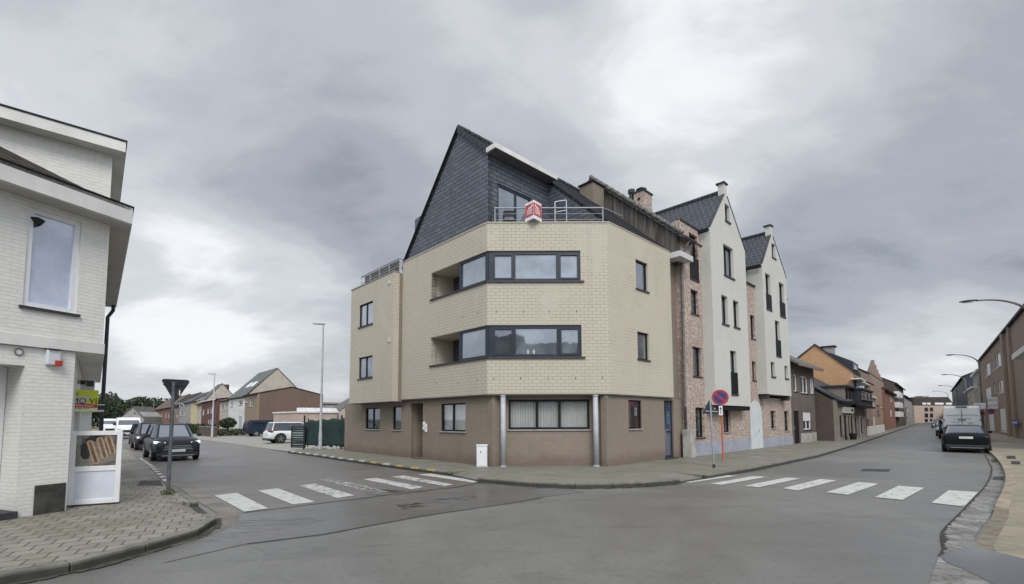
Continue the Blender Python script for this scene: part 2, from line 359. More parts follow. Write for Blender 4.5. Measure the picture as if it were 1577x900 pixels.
M_PIPE = plain('zinc_pipe', (.16, .155, .15), .6, .2, .25, 6)
M_PIPE_D = plain('dark_zinc_pipe', (.05, .045, .05), .6, .2, .25, 6)
M_DRAP = plain('pale_curtain', (.80, .81, .80), .9, 0, .08, 2)
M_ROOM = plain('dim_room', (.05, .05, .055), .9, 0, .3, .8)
M_FELT = plain('roofing_felt', (.05, .05, .055), .9, 0, .25, 1)
M_GREENF = plain('green_screen_cloth', (.012, .034, .030), .8, 0, .18, 2.0)
M_DOORP = plain('pale_arched_door_paint', (.58, .62, .63), .5, 0, .05, 2)
def glassm(name, tint=(.02, .025, .03), refl=.32, rough=.02, wav=.0):
    t = NT(name); fr = t.n('ShaderNodeLayerWeight'); fr.inputs[0].default_value = .35
    nb = t.bump(t.noise(1.3, 2), .05, .05)
    gl = t.n('ShaderNodeBsdfGlossy'); gl.inputs['Color'].default_value = (.86, .92, 1, 1); gl.inputs['Roughness'].default_value = rough; t.set(gl.inputs['Normal'], nb)
    d = t.n('ShaderNodeBsdfDiffuse'); n = t.noise(1.1, 4, .5, .3)
    t.set(d.inputs[0], t.mix(t.ramp(n, .35, .65), tint, tuple(x*2.2+.01 for x in tint)))
    m = t.n('ShaderNodeMixShader'); t.set(m.inputs[0], t.math('ADD', t.math('MULTIPLY', fr.outputs['Facing'], .6), refl)); t.set(m.inputs[1], d.outputs[0]); t.set(m.inputs[2], gl.outputs[0])
    return t.done(m.outputs[0])
M_GLASS = glassm('window_glass', (.02, .025, .03), .22)
M_GLASS_B = glassm('window_glass_bright', (.085, .10, .115), .24)
M_GLASS_D = glassm('window_glass_dark', (.012, .013, .015), .10)
def clear_glass():
    t = NT('clear_glass'); fr = t.n('ShaderNodeLayerWeight'); fr.inputs[0].default_value = .3
    gl = t.n('ShaderNodeBsdfGlossy'); gl.inputs['Roughness'].default_value = .02; tr = t.n('ShaderNodeBsdfTransparent'); tr.inputs[0].default_value = (.97, .98, .98, 1)
    m = t.n('ShaderNodeMixShader'); t.set(m.inputs[0], t.math('ADD', t.math('MULTIPLY', fr.outputs['Facing'], .5), .12)); t.set(m.inputs[1], tr.outputs[0]); t.set(m.inputs[2], gl.outputs[0])
    return t.done(m.outputs[0])
M_CLEAR = clear_glass()
# ---------------------------------------------------------------- facade tools
def wall_mb(mb, fc, outline, holes=(), thick=.3, reveal=.16, d0=0.0, mi=0, back=False):
    """wall face with real openings: outline [(s,z)], holes [(s0,s1,z0,z1)]"""
    loops = [[Vector((a, b, 0)) for a, b in outline]]; flat = list(outline)
    for (a, b, c, d) in holes:
        h = [(a, c), (a, d), (b, d), (b, c)]; loops.append([Vector((x, y, 0)) for x, y in h]); flat += h
    tri = tessellate_polygon(loops)
    mb.add([fc.pt(a, b, d0) for a, b in flat], [tuple(t) for t in tri], mi)
    for (a, b, c, d) in holes:
        q = [(a, c), (b, c), (b, d), (a, d)]
        for i in range(4):
            p, r = q[i], q[(i+1) % 4]; mb.poly([fc.pt(*p, d0), fc.pt(*r, d0), fc.pt(*r, d0-reveal), fc.pt(*p, d0-reveal)], mi)
    n = len(outline)
    for i in range(n):
        p, r = outline[i], outline[(i+1) % n]; mb.poly([fc.pt(*p, d0), fc.pt(*r, d0), fc.pt(*r, d0-thick), fc.pt(*p, d0-thick)], mi)
    return mb
def window(fc, par, r, mull=(), trans=(), fm=None, gm=None, dep=.10, fw=.055, sill=True, sm=None, name='window', wall_d=0.0, sub=None, sillw=.05, label=None):
    """frame (part) > pane, sill (sub-parts)"""
    fm = fm or M_BLACKF; s0, s1, z0, z1 = r; mb = MB(); a, b = wall_d-dep-.05, wall_d-dep+.02
    mb.fbox(fc, s0, s0+fw, z0, z1, a, b); mb.fbox(fc, s1-fw, s1, z0, z1, a, b)
    mb.fbox(fc, s0+fw, s1-fw, z0, z0+fw, a, b-.002); mb.fbox(fc, s0+fw, s1-fw, z1-fw, z1, a, b-.002)
    for k in mull:
        c = s0+(s1-s0)*k; mb.fbox(fc, c-fw*.6, c+fw*.6, z0+fw, z1-fw, a, b-.004)
    for k in trans:
        c = z0+(z1-z0)*k; mb.fbox(fc, s0+fw, s1-fw, c-fw*.5, c+fw*.5, a, b-.006)
    fr = mb.build(name, fm, par, fix=True, label=label)
    MB().fbox(fc, s0+fw*.5, s1-fw*.5, z0+fw*.5, z1-fw*.5, a+.01, a+.03).build('pane', gm or M_GLASS, fr)
    if sill: MB().fbox(fc, s0-.05, s1+.05, z0-sillw, z0-.002, wall_d-dep, wall_d+.05).build('sill', sm or M_SILL, fr)
    return fr
def text_mesh(txt, size, mat, name, parent, mtx, extrude=.002, align='LEFT', squeeze=1.0):
    cu = bpy.data.curves.new('t', 'FONT'); cu.body = txt; cu.size = size; cu.extrude = extrude; cu.align_x = align
    to = bpy.data.objects.new('t', cu); COL.objects.link(to); dg = bpy.context.evaluated_depsgraph_get()
    me = bpy.data.meshes.new_from_object(to.evaluated_get(dg)); bpy.data.objects.remove(to)
    me.name = name; me.transform(Matrix.Diagonal((squeeze, 1, 1, 1))); me.transform(mtx)
    me.materials.clear(); me.materials.append(mat)
    o = bpy.data.objects.new(name, me); COL.objects.link(o); o.parent = parent; return o
def plane_mtx(o, xdir, n, off=Vector((0, 0, 0))):
    x = Vector(xdir).normalized(); z = Vector(n).normalized(); y = z.cross(x).normalized()
    o = Vector(o)-off
    return Matrix(((x.x, y.x, z.x, o.x), (x.y, y.y, z.y, o.y), (x.z, y.z, z.z, o.z), (0, 0, 0, 1)))
# ================================================================ GROUND, ROADS, PAVEMENTS
def asphalt(name, c, c2, rough=(.35, .6), crack=.5, sc_=1.0, streak=None):
    t = NT(name); n0 = t.noise(.22*sc_, 5, .6, .6); n1 = t.noise(1.5, 6, .62, .4); n2 = t.noise(34, 4, .7); n3 = t.noise(110, 3, .7); n5 = t.noise(11, 6, .8); n6 = t.noise(.9, 5, .7, 1.2, None, (.5, 1.6, 1))
    col = t.mix(t.ramp(n0, .38, .64), c, c2); col = t.mix(t.ramp(n1, .40, .74, 0, .30), col, tuple(x*.72 for x in c))
    col = t.mix(t.ramp(n2, .5, .66, 0, .5), col, tuple(min(1, x*1.7) for x in c)); col = t.mix(t.ramp(n3, .52, .66, 0, .5), col, tuple(x*.45 for x in c))
    col = t.mix(t.ramp(n5, .52, .62, 0, .42), col, tuple(x*.62 for x in c)); col = t.mix(t.ramp(n5, .46, .38, 0, .35), col, tuple(min(1, x*1.45) for x in c)); col = t.mix(t.ramp(n6, .52, .70, 0, .45), col, tuple(x*.6 for x in c))
    v = t.n('ShaderNodeTexVoronoi', feature='DISTANCE_TO_EDGE'); v.inputs['Scale'].default_value = .32
    mp = t.n('ShaderNodeVectorMath', operation='ADD'); t.set(mp.inputs[0], t.pos)
    nn = t.n('ShaderNodeTexNoise'); t.set(nn.inputs['Vector'], t.pos); nn.inputs['Scale'].default_value = 1.6; nn.inputs['Detail'].default_value = 6
    s_ = t.n('ShaderNodeVectorMath', operation='SCALE'); t.set(s_.inputs[0], nn.outputs['Color']); s_.inputs['Scale'].default_value = 1.1
    t.set(mp.inputs[1], s_.outputs[0]); t.set(v.inputs['Vector'], mp.outputs[0])
    ck = t.math('MULTIPLY', t.ramp(v.outputs['Distance'], .001, .006, 1, 0), t.ramp(t.noise(.35, 3, .5, 0, None), .55, .64))
    col = t.mix(t.math('MULTIPLY', ck, crack), col, (.02, .02, .02))
    wet = t.ramp(n0, .36, .66)
    ro = t.n('ShaderNodeMapRange'); t.set(ro.inputs[0], t.math('ADD', t.math('MULTIPLY', wet, .7), t.math('MULTIPLY', n1, .3))); ro.inputs[3].default_value = rough[0]; ro.inputs[4].default_value = rough[1]
    h = t.math('ADD', t.math('MULTIPLY', n2, .6), t.math('MULTIPLY', n3, .4))
    nrm = t.bump(h, .35, .006, t.bump(n0, .25, .05))
    return t.done(t.bsdf(col, ro.outputs[0], 0, nrm, .5))
M_ASPH = asphalt('worn_wet_asphalt', (.128, .125, .117), (.185, .181, .170), (.36, .62))
M_ASPH2 = asphalt('side_street_asphalt', (.130, .121, .114), (.165, .155, .147), (.35, .6), .7)
M_ASPHP = asphalt('patched_asphalt', (.105, .102, .098), (.15, .146, .142), (.26, .55), .9, 2.2)
def ground_m():
    t = NT('ground_earth_grass'); n = t.noise(.05, 6); return t.done(t.bsdf(t.mix(t.ramp(n, .4, .6), (.05, .07, .03), (.12, .11, .09)), .9))
M_GROUND = ground_m()
def paving(name, bw, rh, c1, c2, mc, ms=.012, moss=.4, ang=0., off=.5):
    t = NT(name); mp = t.n('ShaderNodeMapping'); t.set(mp.inputs[0], t.pos); mp.inputs['Rotation'].default_value = (0, 0, R(ang))
    nz = t.n('ShaderNodeTexNoise'); t.set(nz.inputs['Vector'], mp.outputs[0]); nz.inputs['Scale'].default_value = 2.5
    sc2 = t.n('ShaderNodeVectorMath', operation='SCALE'); t.set(sc2.inputs[0], nz.outputs['Color']); sc2.inputs['Scale'].default_value = .012
    ad = t.n('ShaderNodeVectorMath', operation='ADD'); t.set(ad.inputs[0], mp.outputs[0]); t.set(ad.inputs[1], sc2.outputs[0])
    col, fac = t.brick(bw, rh, ms, c1, c2, mc, vec=ad.outputs[0], off=off, sm=.25)
    n = t.noise(.8, 6, .62, .3); n2 = t.noise(22, 4, .6); n4 = t.noise(3.5, 5)
    col = t.mix(t.ramp(n4, .35, .7, 0, .35), col, tuple(x*.6 for x in c1)); col = t.mix(t.ramp(n, .42, .68, 0, moss), col, (.13, .14, .085)); col = t.mix(t.ramp(n2, .5, .8, 0, .3), col, tuple(x*.45 for x in c1))
    h = t.math('SUBTRACT', t.math('MULTIPLY', n2, .3), fac)
    return t.done(t.bsdf(col, t.ramp(n, .3, .7, .5, .8), 0, t.bump(h, .6, .01), .4))
M_PAVEL = paving('worn_block_paving', .28, .28, (.225, .205, .175), (.30, .28, .24), (.08, .078, .06), ms=.014, ang=-30, moss=.35)
M_PAVEM = paving('mossy_slab_pavement', .30, .30, (.20, .195, .165), (.235, .225, .19), (.16, .155, .13), ms=.006, ang=0, moss=.55)
M_PAVER = paving('tan_slab_pavement', .6, .6, (.27, .235, .175), (.31, .27, .20), (.14, .12, .09), ms=.008, ang=-10, moss=.35)
M_APRON = paving('concrete_apron_slabs', 2.5, 2.5, (.30, .29, .265), (.34, .33, .30), (.18, .175, .16), ms=.02, ang=41, moss=.2)
def kerbm(name, c, fd=1.0):
    t = NT(name); n = t.noise(3, 6, .65); n2 = t.noise(30, 3); sp = t.n('ShaderNodeSeparateXYZ'); g = t.n('ShaderNodeNewGeometry'); t.set(sp.inputs[0], t.pos)
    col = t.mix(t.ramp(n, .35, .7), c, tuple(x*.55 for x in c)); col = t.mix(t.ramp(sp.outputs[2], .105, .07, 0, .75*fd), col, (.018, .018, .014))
    return t.done(t.bsdf(col, .75, 0, t.bump(n2, .5, .006), .3))
M_KERB = kerbm('grimy_kerb_stone', (.21, .205, .18)); M_KERBR = kerbm('tan_kerb_stone', (.34, .29, .22), .5)
def gutterm():
    t = NT('wet_gutter_concrete'); n = t.noise(1.4, 6, .65, .5); n2 = t.noise(9, 5, .6)
    col = t.mix(t.ramp(n, .35, .68), (.24, .235, .22), (.12, .115, .10)); col = t.mix(t.ramp(n2, .50, .62, 0, .75), col, (.06, .05, .038))
    return t.done(t.bsdf(col, t.ramp(n, .3, .6, .18, .55), 0, t.bump(n2, .4, .008), .5))
M_GUT = gutterm()
def gutterd():
    t = NT('dark_gutter_concrete'); n = t.noise(1.4, 6, .65, .5); n2 = t.noise(14, 5, .6)
    col = t.mix(t.ramp(n, .35, .68), (.20, .18, .155), (.10, .09, .078)); col = t.mix(t.ramp(n2, .55, .72, 0, .5), col, (.05, .045, .035))
    return t.done(t.bsdf(col, .5, 0, t.bump(n2, .4, .008), .4))
M_GUTD = gutterd()
def paintm(name, c, wear, base=(.115, .108, .102)):
    t = NT(name); n = t.noise(5, 8, .7, .2); n2 = t.noise(38, 4, .65); n3 = t.noise(.9, 3)
    k = t.ramp(t.math('ADD', t.math('MULTIPLY', n, .55), t.math('ADD', t.math('MULTIPLY', n2, .35), t.math('MULTIPLY', n3, .1))), wear-.03, wear+.04)
    cc = t.mix(t.ramp(n2, .3, .7, 0, .2), c, tuple(x*.7 for x in c))
    b = t.bsdf(cc, .55, 0, None, .4); tr = t.n('ShaderNodeBsdfTransparent'); m = t.n('ShaderNodeMixShader'); t.set(m.inputs[0], k); t.set(m.inputs[1], tr.outputs[0]); t.set(m.inputs[2], b)
    return t.done(m.outputs[0])
M_ZEB = paintm('worn_white_road_paint', (.52, .52, .50), .455); M_ZEBF = paintm('mostly_gone_road_paint', (.5, .5, .48), .515); M_ZEBN = paintm('fresh_white_road_paint', (.53, .53, .505), .425)
M_KYEL = paintm('yellow_kerb_paint', (.60, .42, .12), .38); M_KWH = paintm('white_kerb_paint', (.62, .62, .58), .40)
def waterm():
    t = NT('puddle_water'); n = t.noise(3, 3)
    return t.done(t.bsdf((.045, .042, .036), .03, 0, t.bump(n, .02, .02), 1.0))
M_WATER = waterm()
def sheet(name, pts, z, mat, kind='structure'):
    mb = MB(); tri = tessellate_polygon([[Vector((p[0], p[1], 0)) for p in pts]])
    mb.add([(p[0], p[1], z) for p in pts], [tuple(t) for t in tri]); o = mb.build(name, mat, fix=False)
    for p in o.data.polygons:
        if p.normal.z < 0: p.flip()
    o['kind'] = kind; return o
def dirv(a): return Vector((math.sin(R(a)), math.cos(R(a)), 0))
V_ = dirv(-40.9); U_ = dirv(45.7); SR = dirv(41.5)
def Gs(l, z=.0): return [G(x, y, z) for x, y in l]
sheet('ground', [(-1500, -1500), (1500, -1500), (1500, 1500), (-1500, 1500)], -.04, M_GROUND)
sheet('road', [(-60, -40), (60, -40), (60, 20), (230, 225), (190, 235), (30, 60), (-1, 20), (-14, 26), (-13, 12), (-60, 10)], 0, M_ASPH)
ss_l = Gs([(348, 797), (330, 777), (300, 757), (280, 742), (262, 730), (236, 716), (217, 705), (197, 691)]); ss_r = Gs([(745, 743), (690, 728), (573, 714), (519, 707), (443, 697)])
sheet('side_street_road', [G(375, 791)]+ss_l+[ss_l[-1]+V_*260, ss_r[-1]+V_*260]+ss_r[::-1]+[G(700, 752), G(560, 768)], .004, M_ASPH2)
sheet('patched_road', Gs([(250, 868), (300, 848), (338, 805), (375, 791.3), (560, 768.3), (700, 752.3), (745, 743.5), (800, 748), (880, 754), (900, 758), (830, 767), (800, 773), (650, 795), (500, 823), (380, 838)]), .006, M_ASPHP)
# tar seam between the old and the newer surface
sm_ = Gs([(380, 838.5), (500, 823.5), (650, 795.5), (800, 773.5), (835, 767)]); mb = MB()
for a, b in zip(sm_[:-1], sm_[1:]):
    n = Vector((-(b-a).y, (b-a).x, 0)).normalized()*.018; mb.poly([a+Vector((0, 0, .010))-n, b+Vector((0, 0, .010))-n, b+Vector((0, 0, .010))+n, a+Vector((0, 0, .010))+n])
struct(mb.build('road_seam', plain('tar_seam', (.03, .03, .03), .5, 0, .2, 8)))
# older seam along the far crossing and a reinstated strip
sm2 = Gs([(375, 790.5), (470, 779), (560, 767.6), (640, 757.5), (700, 751.5), (745, 743)]); mb = MB()
for a, b in zip(sm2[:-1], sm2[1:]):
    n = Vector((-(b-a).y, (b-a).x, 0)).normalized()*.022; mb.poly([a+Vector((0, 0, .011))-n, b+Vector((0, 0, .011))-n, b+Vector((0, 0, .011))+n, a+Vector((0, 0, .011))+n])
struct(mb.build('road_seam', plain('old_seam', (.045, .042, .038), .6, 0, .5, 8)))
def streakm():
    t = NT('wet_dark_streaks'); n = t.noise(1.5, 7, .7, 1.5, None, (.55, 2.6, 1)); k = t.ramp(n, .50, .60, 0, .75)
    b = t.bsdf((.045, .045, .047), .16, 0, None, .5); tr = t.n('ShaderNodeBsdfTransparent'); m = t.n('ShaderNodeMixShader'); t.set(m.inputs[0], k); t.set(m.inputs[1], tr.outputs[0]); t.set(m.inputs[2], b); return t.done(m.outputs[0])
M_WETS = streakm()
sheet('damp_patch', Gs([(345, 810), (372, 800), (430, 794), (470, 795), (500, 802), (450, 813), (390, 824), (340, 832), (318, 838), (322, 824)]), .0105, M_WETS)
sheet('damp_patch', Gs([(610, 778), (650, 772), (720, 764), (745, 762), (735, 768), (700, 775), (650, 783), (620, 786)]), .0105, M_WETS)
sheet('damp_patch', Gs([(560, 752), (640, 757), (680, 752), (640, 762), (590, 765), (560, 762)]), .0108, M_WETS)
# parking apron on the far side of the side street
sheet('parking_apron', [G(443, 696), G(360, 684), G(250, 669.5), G(250, 669.5)+U_*4, (-34.6, 56.2), (-31, 56), (-22, 65), (-3, 42), (-9.8, 28.3)], .010, M_APRON)
# ---- pavements: a slab, kerb stones along the edge
def offset_path(path, w):
    out = []
    for i, p in enumerate(path):
        a = path[max(i-1, 0)]; b = path[min(i+1, len(path)-1)]; d = (b-a); n = Vector((-d.y, d.x, 0)).normalized(); out.append(Vector((p.x, p.y, 0))+n*w)
    return out
def smooth_path(path, k=3):
    out = []
    n = len(path)
    for i in range(n-1):
        p0 = path[max(i-1, 0)]; p1 = path[i]; p2 = path[i+1]; p3 = path[min(i+2, n-1)]
        for j in range(k):
            t = j/k; out.append(.5*((2*p1)+(p2-p0)*t+(2*p0-5*p1+4*p2-p3)*t*t+(3*p1-p0-3*p2+p3)*t*t*t))
    out.append(path[-1]); return out
def kerb(name, path, w, z, mat, gaps=()):
    """kerb strip along path; w>0 puts the stone on the left of the path"""
    mb = MB(); inner = offset_path(path, w)
    for i in range(len(path)-1):
        a, b, c, d = path[i], path[i+1], inner[i+1], inner[i]
        e = .006; u = (b-a).normalized()*e
        q = [a+u, b-u, c-u, d+u]
        mb.hexa([Vector((p.x, p.y, -.03)) for p in q]+[Vector((p.x, p.y, z)) for p in q])
    o = mb.build(name, mat, bevel=.012, seg=2); return struct(o)
def resample(path, step):
    out = [path[0]]; acc = 0
    for a, b in zip(path[:-1], path[1:]):
        l = (b-a).length; t = step-acc
        while t < l: out.append(a+(b-a)*(t/l)); t += step
        acc = (acc+l) % step if True else 0
    out.append(path[-1]); return out
KZ = .12
# main block: the kerb runs from the side street round the corner into the right street
kA = Gs([(443, 694.7), (493, 701), (519, 705), (573, 712), (625, 719), (663, 723.8), (692, 727.5)], KZ)
kDrop1 = [kA[-1], G(735.5, 736, KZ)]
kB = smooth_path(Gs([(735.5, 736), (776, 739.8), (827, 743.4), (877.5, 745.4), (928, 745.2), (979, 743.4), (1017, 741), (1047, 738)], KZ), 3)
kDrop2 = [kB[-1], G(1087.6, 732, KZ)]
kC = Gs([(1087.6, 732), (1158, 720.8), (1210, 710.5), (1260, 700.5), (1310, 686), (1363, 669), (1401, 656.5)], KZ); kC.append(kC[-1]+SR*160)
for nm, p in (('kerb', kA), ('kerb', kB), ('kerb', kC)):
    kerb(nm, resample([Vector((q.x, q.y, 0)) for q in p], 1.0 if nm else 1), .14, KZ+.004, M_KERB)
for p in (kDrop1, kDrop2): kerb('kerb', resample([Vector((q.x, q.y, 0)) for q in p], .5), .14, .03, M_KERB)
main_edge = kA+kDrop1[1:]+kB[1:]+kDrop2[1:]+kC[1:]
inner = offset_path([Vector((q.x, q.y, 0)) for q in main_edge], .14)
# pull the slab back where the kerb is dropped and fill with a ramp
slab_pts = []; i1, i2 = len(kA)-1, len(kA)
j1 = len(kA)+1+len(kB)-1-1; j2 = j1+1
mid = Vector((1.5, 20, 0))
def back(p, k): d = (mid-p); d.z = 0; return p+d.normalized()*k
for i, p in enumerate(inner):
    if i in (i1, j2): slab_pts += [p, back(p, .8)] if i == i1 else [back(p, .8), p]
    elif i in (i2, j1): slab_pts += [back(p, .8), p] if i == i2 else [p, back(p, .8)]
    else: slab_pts.append(p)
struct(MB().prism([tuple(p)[:2] for p in slab_pts]+[(200, 232), (60, 110), (-1, 60), (-6, 38), tuple(kA[0]+U_*2.5)[:2]], -.03, KZ, ).build('pavement', M_PAVEM))
for a, b in ((inner[i1], inner[i2]), (inner[j1], inner[j2])):
    a2, b2 = back(a, .8), back(b, .8); z0, z1 = .028, KZ
    struct(MB().poly([(a.x, a.y, z0), (b.x, b.y, z0), (b2.x, b2.y, z1), (a2.x, a2.y, z1)]).build('pavement_ramp', M_PAVEM, fix=False))
# yellow and white painted kerb stones on the side street
kp = resample([Vector((q.x, q.y, 0)) for q in kA], .5); nin = offset_path(kp, .11); out_ = offset_path(kp, -.006); myel = MB(); mwh = MB()
nk = len(kp)
for i in range(1, nk-2):
    j = nk-2-i
    if i % 2: continue
    m_ = myel if (i//2) in (1, 2, 3, 5) else mwh
    a, b, c, d = kp[j], kp[j+1], nin[j+1], nin[j]
    m_.poly([(a.x, a.y, KZ+.008), (b.x, b.y, KZ+.008), (c.x, c.y, KZ+.008), (d.x, d.y, KZ+.008)])
    a, b = out_[j], out_[j+1]
    m_.poly([(a.x, a.y, .085), (b.x, b.y, .085), (b.x, b.y, KZ+.006), (a.x, a.y, KZ+.006)])
struct(myel.build('kerb_marking', M_KYEL, fix=False)); struct(mwh.build('kerb_marking', M_KWH, fix=False))
# left corner pavement
lk = Gs([(0, 886), (85, 872), (194, 846.5), (269, 825), (306, 814.5), (326, 804.5), (334, 796), (330, 790)], KZ)
lk = [lk[0]+(lk[0]-lk[1])*6+Vector((0, -1.5, 0)), lk[0]+(lk[0]-lk[1])*2]+lk
lkA = smooth_path(lk, 3)
lkB = Gs([(306, 772.5), (286, 759), (266, 746.6), (236, 717.5), (217, 705), (197, 690.7)], KZ); lkB.append(lkB[-1]+V_*240)
kerb('kerb', resample([Vector((q.x, q.y, 0)) for q in lkA], .9), .16, KZ+.004, M_KERB); kerb('kerb', resample([Vector((q.x, q.y, 0)) for q in lkB], 1.0), .14, KZ+.004, M_KERB)
kerb('kerb', [Vector((q.x, q.y, 0)) for q in (lkA[-1], lkB[0])], .14, .03, M_KERB)
edge = [Vector((q.x, q.y, 0)) for q in lkA+lkB]; inn = offset_path(edge, .15); ia = len(lkA)-1
bk = lambda p: p+(Vector((-9.5, 10.5, 0))-p).normalized()*.55
pl = inn[:ia+1]+[bk(inn[ia]), bk(inn[ia+1])]+inn[ia+1:]
struct(MB().prism([tuple(p)[:2] for p in pl]+[(-210, 190), (-70, 30), (-30, -12)], -.03, KZ).build('pavement', M_PAVEL))
a, b = inn[ia], inn[ia+1]; a2, b2 = bk(a), bk(b)
struct(MB().poly([(a.x, a.y, .03), (b.x, b.y, .03), (b2.x, b2.y, KZ), (a2.x, a2.y, KZ)]).build('pavement_ramp', M_PAVEM, fix=False))
kp = resample([Vector((q.x, q.y, 0)) for q in lkB[2:]], .5); nin = offset_path(kp, .13); mwh = MB()
for j in range(0, 24):
    if j % 2 or j < 1: continue
    a, b, c, d = kp[j], kp[j+1], nin[j+1], nin[j]; mwh.poly([(p.x, p.y, KZ+.008) for p in (a, b, c, d)])
struct(mwh.build('kerb_marking', M_KWH, fix=False))
gl = [Vector((q.x, q.y, 0)) for q in Gs([(60, 882), (194, 853), (269, 831), (306, 820.5), (330, 808), (337, 799), (333, 790), (308, 775), (284, 757.5), (266, 747), (236, 718), (217, 705.5), (197, 691)])]
go = offset_path(gl, -.34); mb = MB()
for i in range(len(gl)-1): mb.poly([(p.x, p.y, .0085) for p in (gl[i]+Vector((0, 0, 0)), gl[i+1], go[i+1], go[i])])
struct(mb.build('gutter', M_GUTD, fix=False))
# right pavement, gutter and puddle
rk = Gs([(1526, 697), (1540, 712), (1548, 732), (1545, 750.6), (1534.6, 772), (1524, 790.6), (1505, 814.6), (1499, 827), (1510, 840), (1530, 848), (1577, 859.5)], KZ)
rk = [rk[0]+SR*150, rk[0]+SR*30, rk[0]+SR*6]+rk+[rk[-1]+(rk[-1]-rk[-2])*4]
rks = rk[:3]+smooth_path(rk[3:], 3)
rkr = [Vector((q.x, q.y, 0)) for q in rks][::-1]
def sink(p):
    a = G(1528, 783); d = (a-p).dot(Vector((math.sin(R(20)), math.cos(R(20)), 0))); return max(.004, KZ-max(0, min(1, d/1.35))*(KZ-.004))
def kerb_sink(path, w, mat):
    mb = MB(); inner = offset_path(path, w)
    for i in range(len(path)-1):
        a, b, c, d = path[i], path[i+1], inner[i+1], inner[i]; u = (b-a).normalized()*.006; q = [a+u, b-u, c-u, d+u]
        mb.hexa([Vector((p.x, p.y, -.06)) for p in q]+[Vector((p.x, p.y, sink(p)+.004)) for p in q])
    return struct(mb.build('kerb', mat, bevel=.012, seg=2))
kerb_sink(resample(rkr, .5), -.2, M_KERBR)
rin = offset_path(rkr, -.2)
pm = MB(); pm.prism([tuple(p)[:2] for p in rin]+[(190, 165), (80, 30), (40, -6)], -.06, KZ-.004)
import itertools
bm_ = bmesh.new(); vs_ = [bm_.verts.new(v) for v in pm.v]
for f_ in pm.f:
    try: bm_.faces.new([vs_[i] for i in f_])
    except ValueError: pass
for k_ in range(14):      # slice the near end so that it can sink towards the water
    a = G(1528, 783)-Vector((math.sin(R(20)), math.cos(R(20)), 0))*(.11*k_); bmesh.ops.bisect_plane(bm_, geom=bm_.verts[:]+bm_.edges[:]+bm_.faces[:], plane_co=a, plane_no=Vector((math.sin(R(20)), math.cos(R(20)), 0)))
for v in bm_.verts:
    if v.co.z > 0: v.co.z = sink(v.co)-.001 if sink(v.co) < KZ-.005 else KZ-.004
me_ = bpy.data.meshes.new('pavement'); bm_.to_mesh(me_); bm_.free(); me_.materials.append(M_PAVER); uvs(me_); po_ = bpy.data.objects.new('pavement', me_); COL.objects.link(po_); struct(po_)
ga = Gs([(1516, 700), (1526.6, 721), (1521, 742.6), (1506.6, 761), (1486.6, 782.6), (1465, 804), (1451, 819), (1449, 833), (1452, 846), (1446, 858), (1436, 885), (1430, 910)]); gb = Gs([(1526, 699.5), (1541, 716), (1549, 735), (1546, 754), (1536, 776), (1525, 795), (1507, 819), (1499, 832), (1511, 846), (1530, 854), (1577, 866)])
ga = smooth_path(ga, 2)
struct(sheet('gutter', ga+[(5.2, 4.5), (9, 5.5)]+gb[::-1], .009, M_GUT))
wp = Gs([(1449, 858), (1458, 852), (1474, 848), (1490, 845), (1506, 845), (1525, 850), (1545, 854), (1577, 862)])
wp2 = Gs([(1577, 925), (1550, 912), (1526, 900), (1502, 887), (1480, 876), (1458, 868)])
def ragged(l, a=.035, k=10, seed=3):
    r_ = random.Random(seed); out = []
    for p, q in zip(l[:-1], l[1:]):
        for j in range(k):
            c = p.lerp(q, j/k); out.append(c+Vector((r_.uniform(-a, a)*.4, r_.uniform(-a, a), 0)))
    out.append(l[-1]); return out
wp = ragged(wp); wp2 = ragged(wp2, .03, 8, 4)
sheet('puddle_water', wp+[wp[-1]+Vector((2.5, .3, 0)), wp2[0]+Vector((2.5, 0, 0))]+wp2, .0135, M_WATER)
# drain covers, manhole
def plate(nm, pts, z, mat, lab, cat):
    mb = MB(); q = [Vector((p.x, p.y, z)) for p in pts]; mb.slab(q, .02)
    a, b, c, d = q; up = Vector((0, 0, .004))
    for k in range(1, 8): mb.slab([a.lerp(d, k/8-.03)+up, b.lerp(c, k/8-.03)+up, b.lerp(c, k/8+.03)+up, a.lerp(d, k/8+.03)+up], .01)
    return tag(mb.build(nm, mat), lab, cat)
M_IRON = plain('rusty_cast_iron', (.05, .035, .032), .6, .3, .3, 8); M_IRONG = plain('grey_cast_iron', (.06, .06, .06), .6, .3, .3, 8)
plate('drain_cover', Gs([(211, 748), (250, 748), (247, 740.5), (217, 740.5)], KZ), KZ+.006, M_IRON, 'rusty rectangular cover in the block paving beside the leaning sign pole', 'drain cover')
plate('drain_cover', Gs([(1325, 726), (1368, 727), (1372, 723.2), (1330, 722.6)]), .010, M_IRONG, 'dark manhole cover in the asphalt beyond the right zebra crossing', 'manhole cover')
for (x, y, lab) in ((1557, 704.5, 'small brown cover in the tan pavement, farther of two'), (1564, 713, 'brown cover in the tan pavement, nearer of two')):
    plate('drain_cover', Gs([(x-6, y+2.4), (x+8, y+2.4), (x+6, y-2.4), (x-7, y-2.4)], KZ), KZ+.003, M_IRON, lab, 'drain cover')
plate('gully_grate', Gs([(1529, 740), (1546, 740), (1546, 735), (1530, 735)]), .016, M_IRONG, 'dark gully grate in the right gutter just past the zebra crossing', 'drain grate')
plate('gully_grate', Gs([(1527, 713), (1536, 713), (1534, 708.5), (1526, 708.5)]), .016, M_IRONG, 'dark gully grate by the kerb behind the black saloon', 'drain grate')
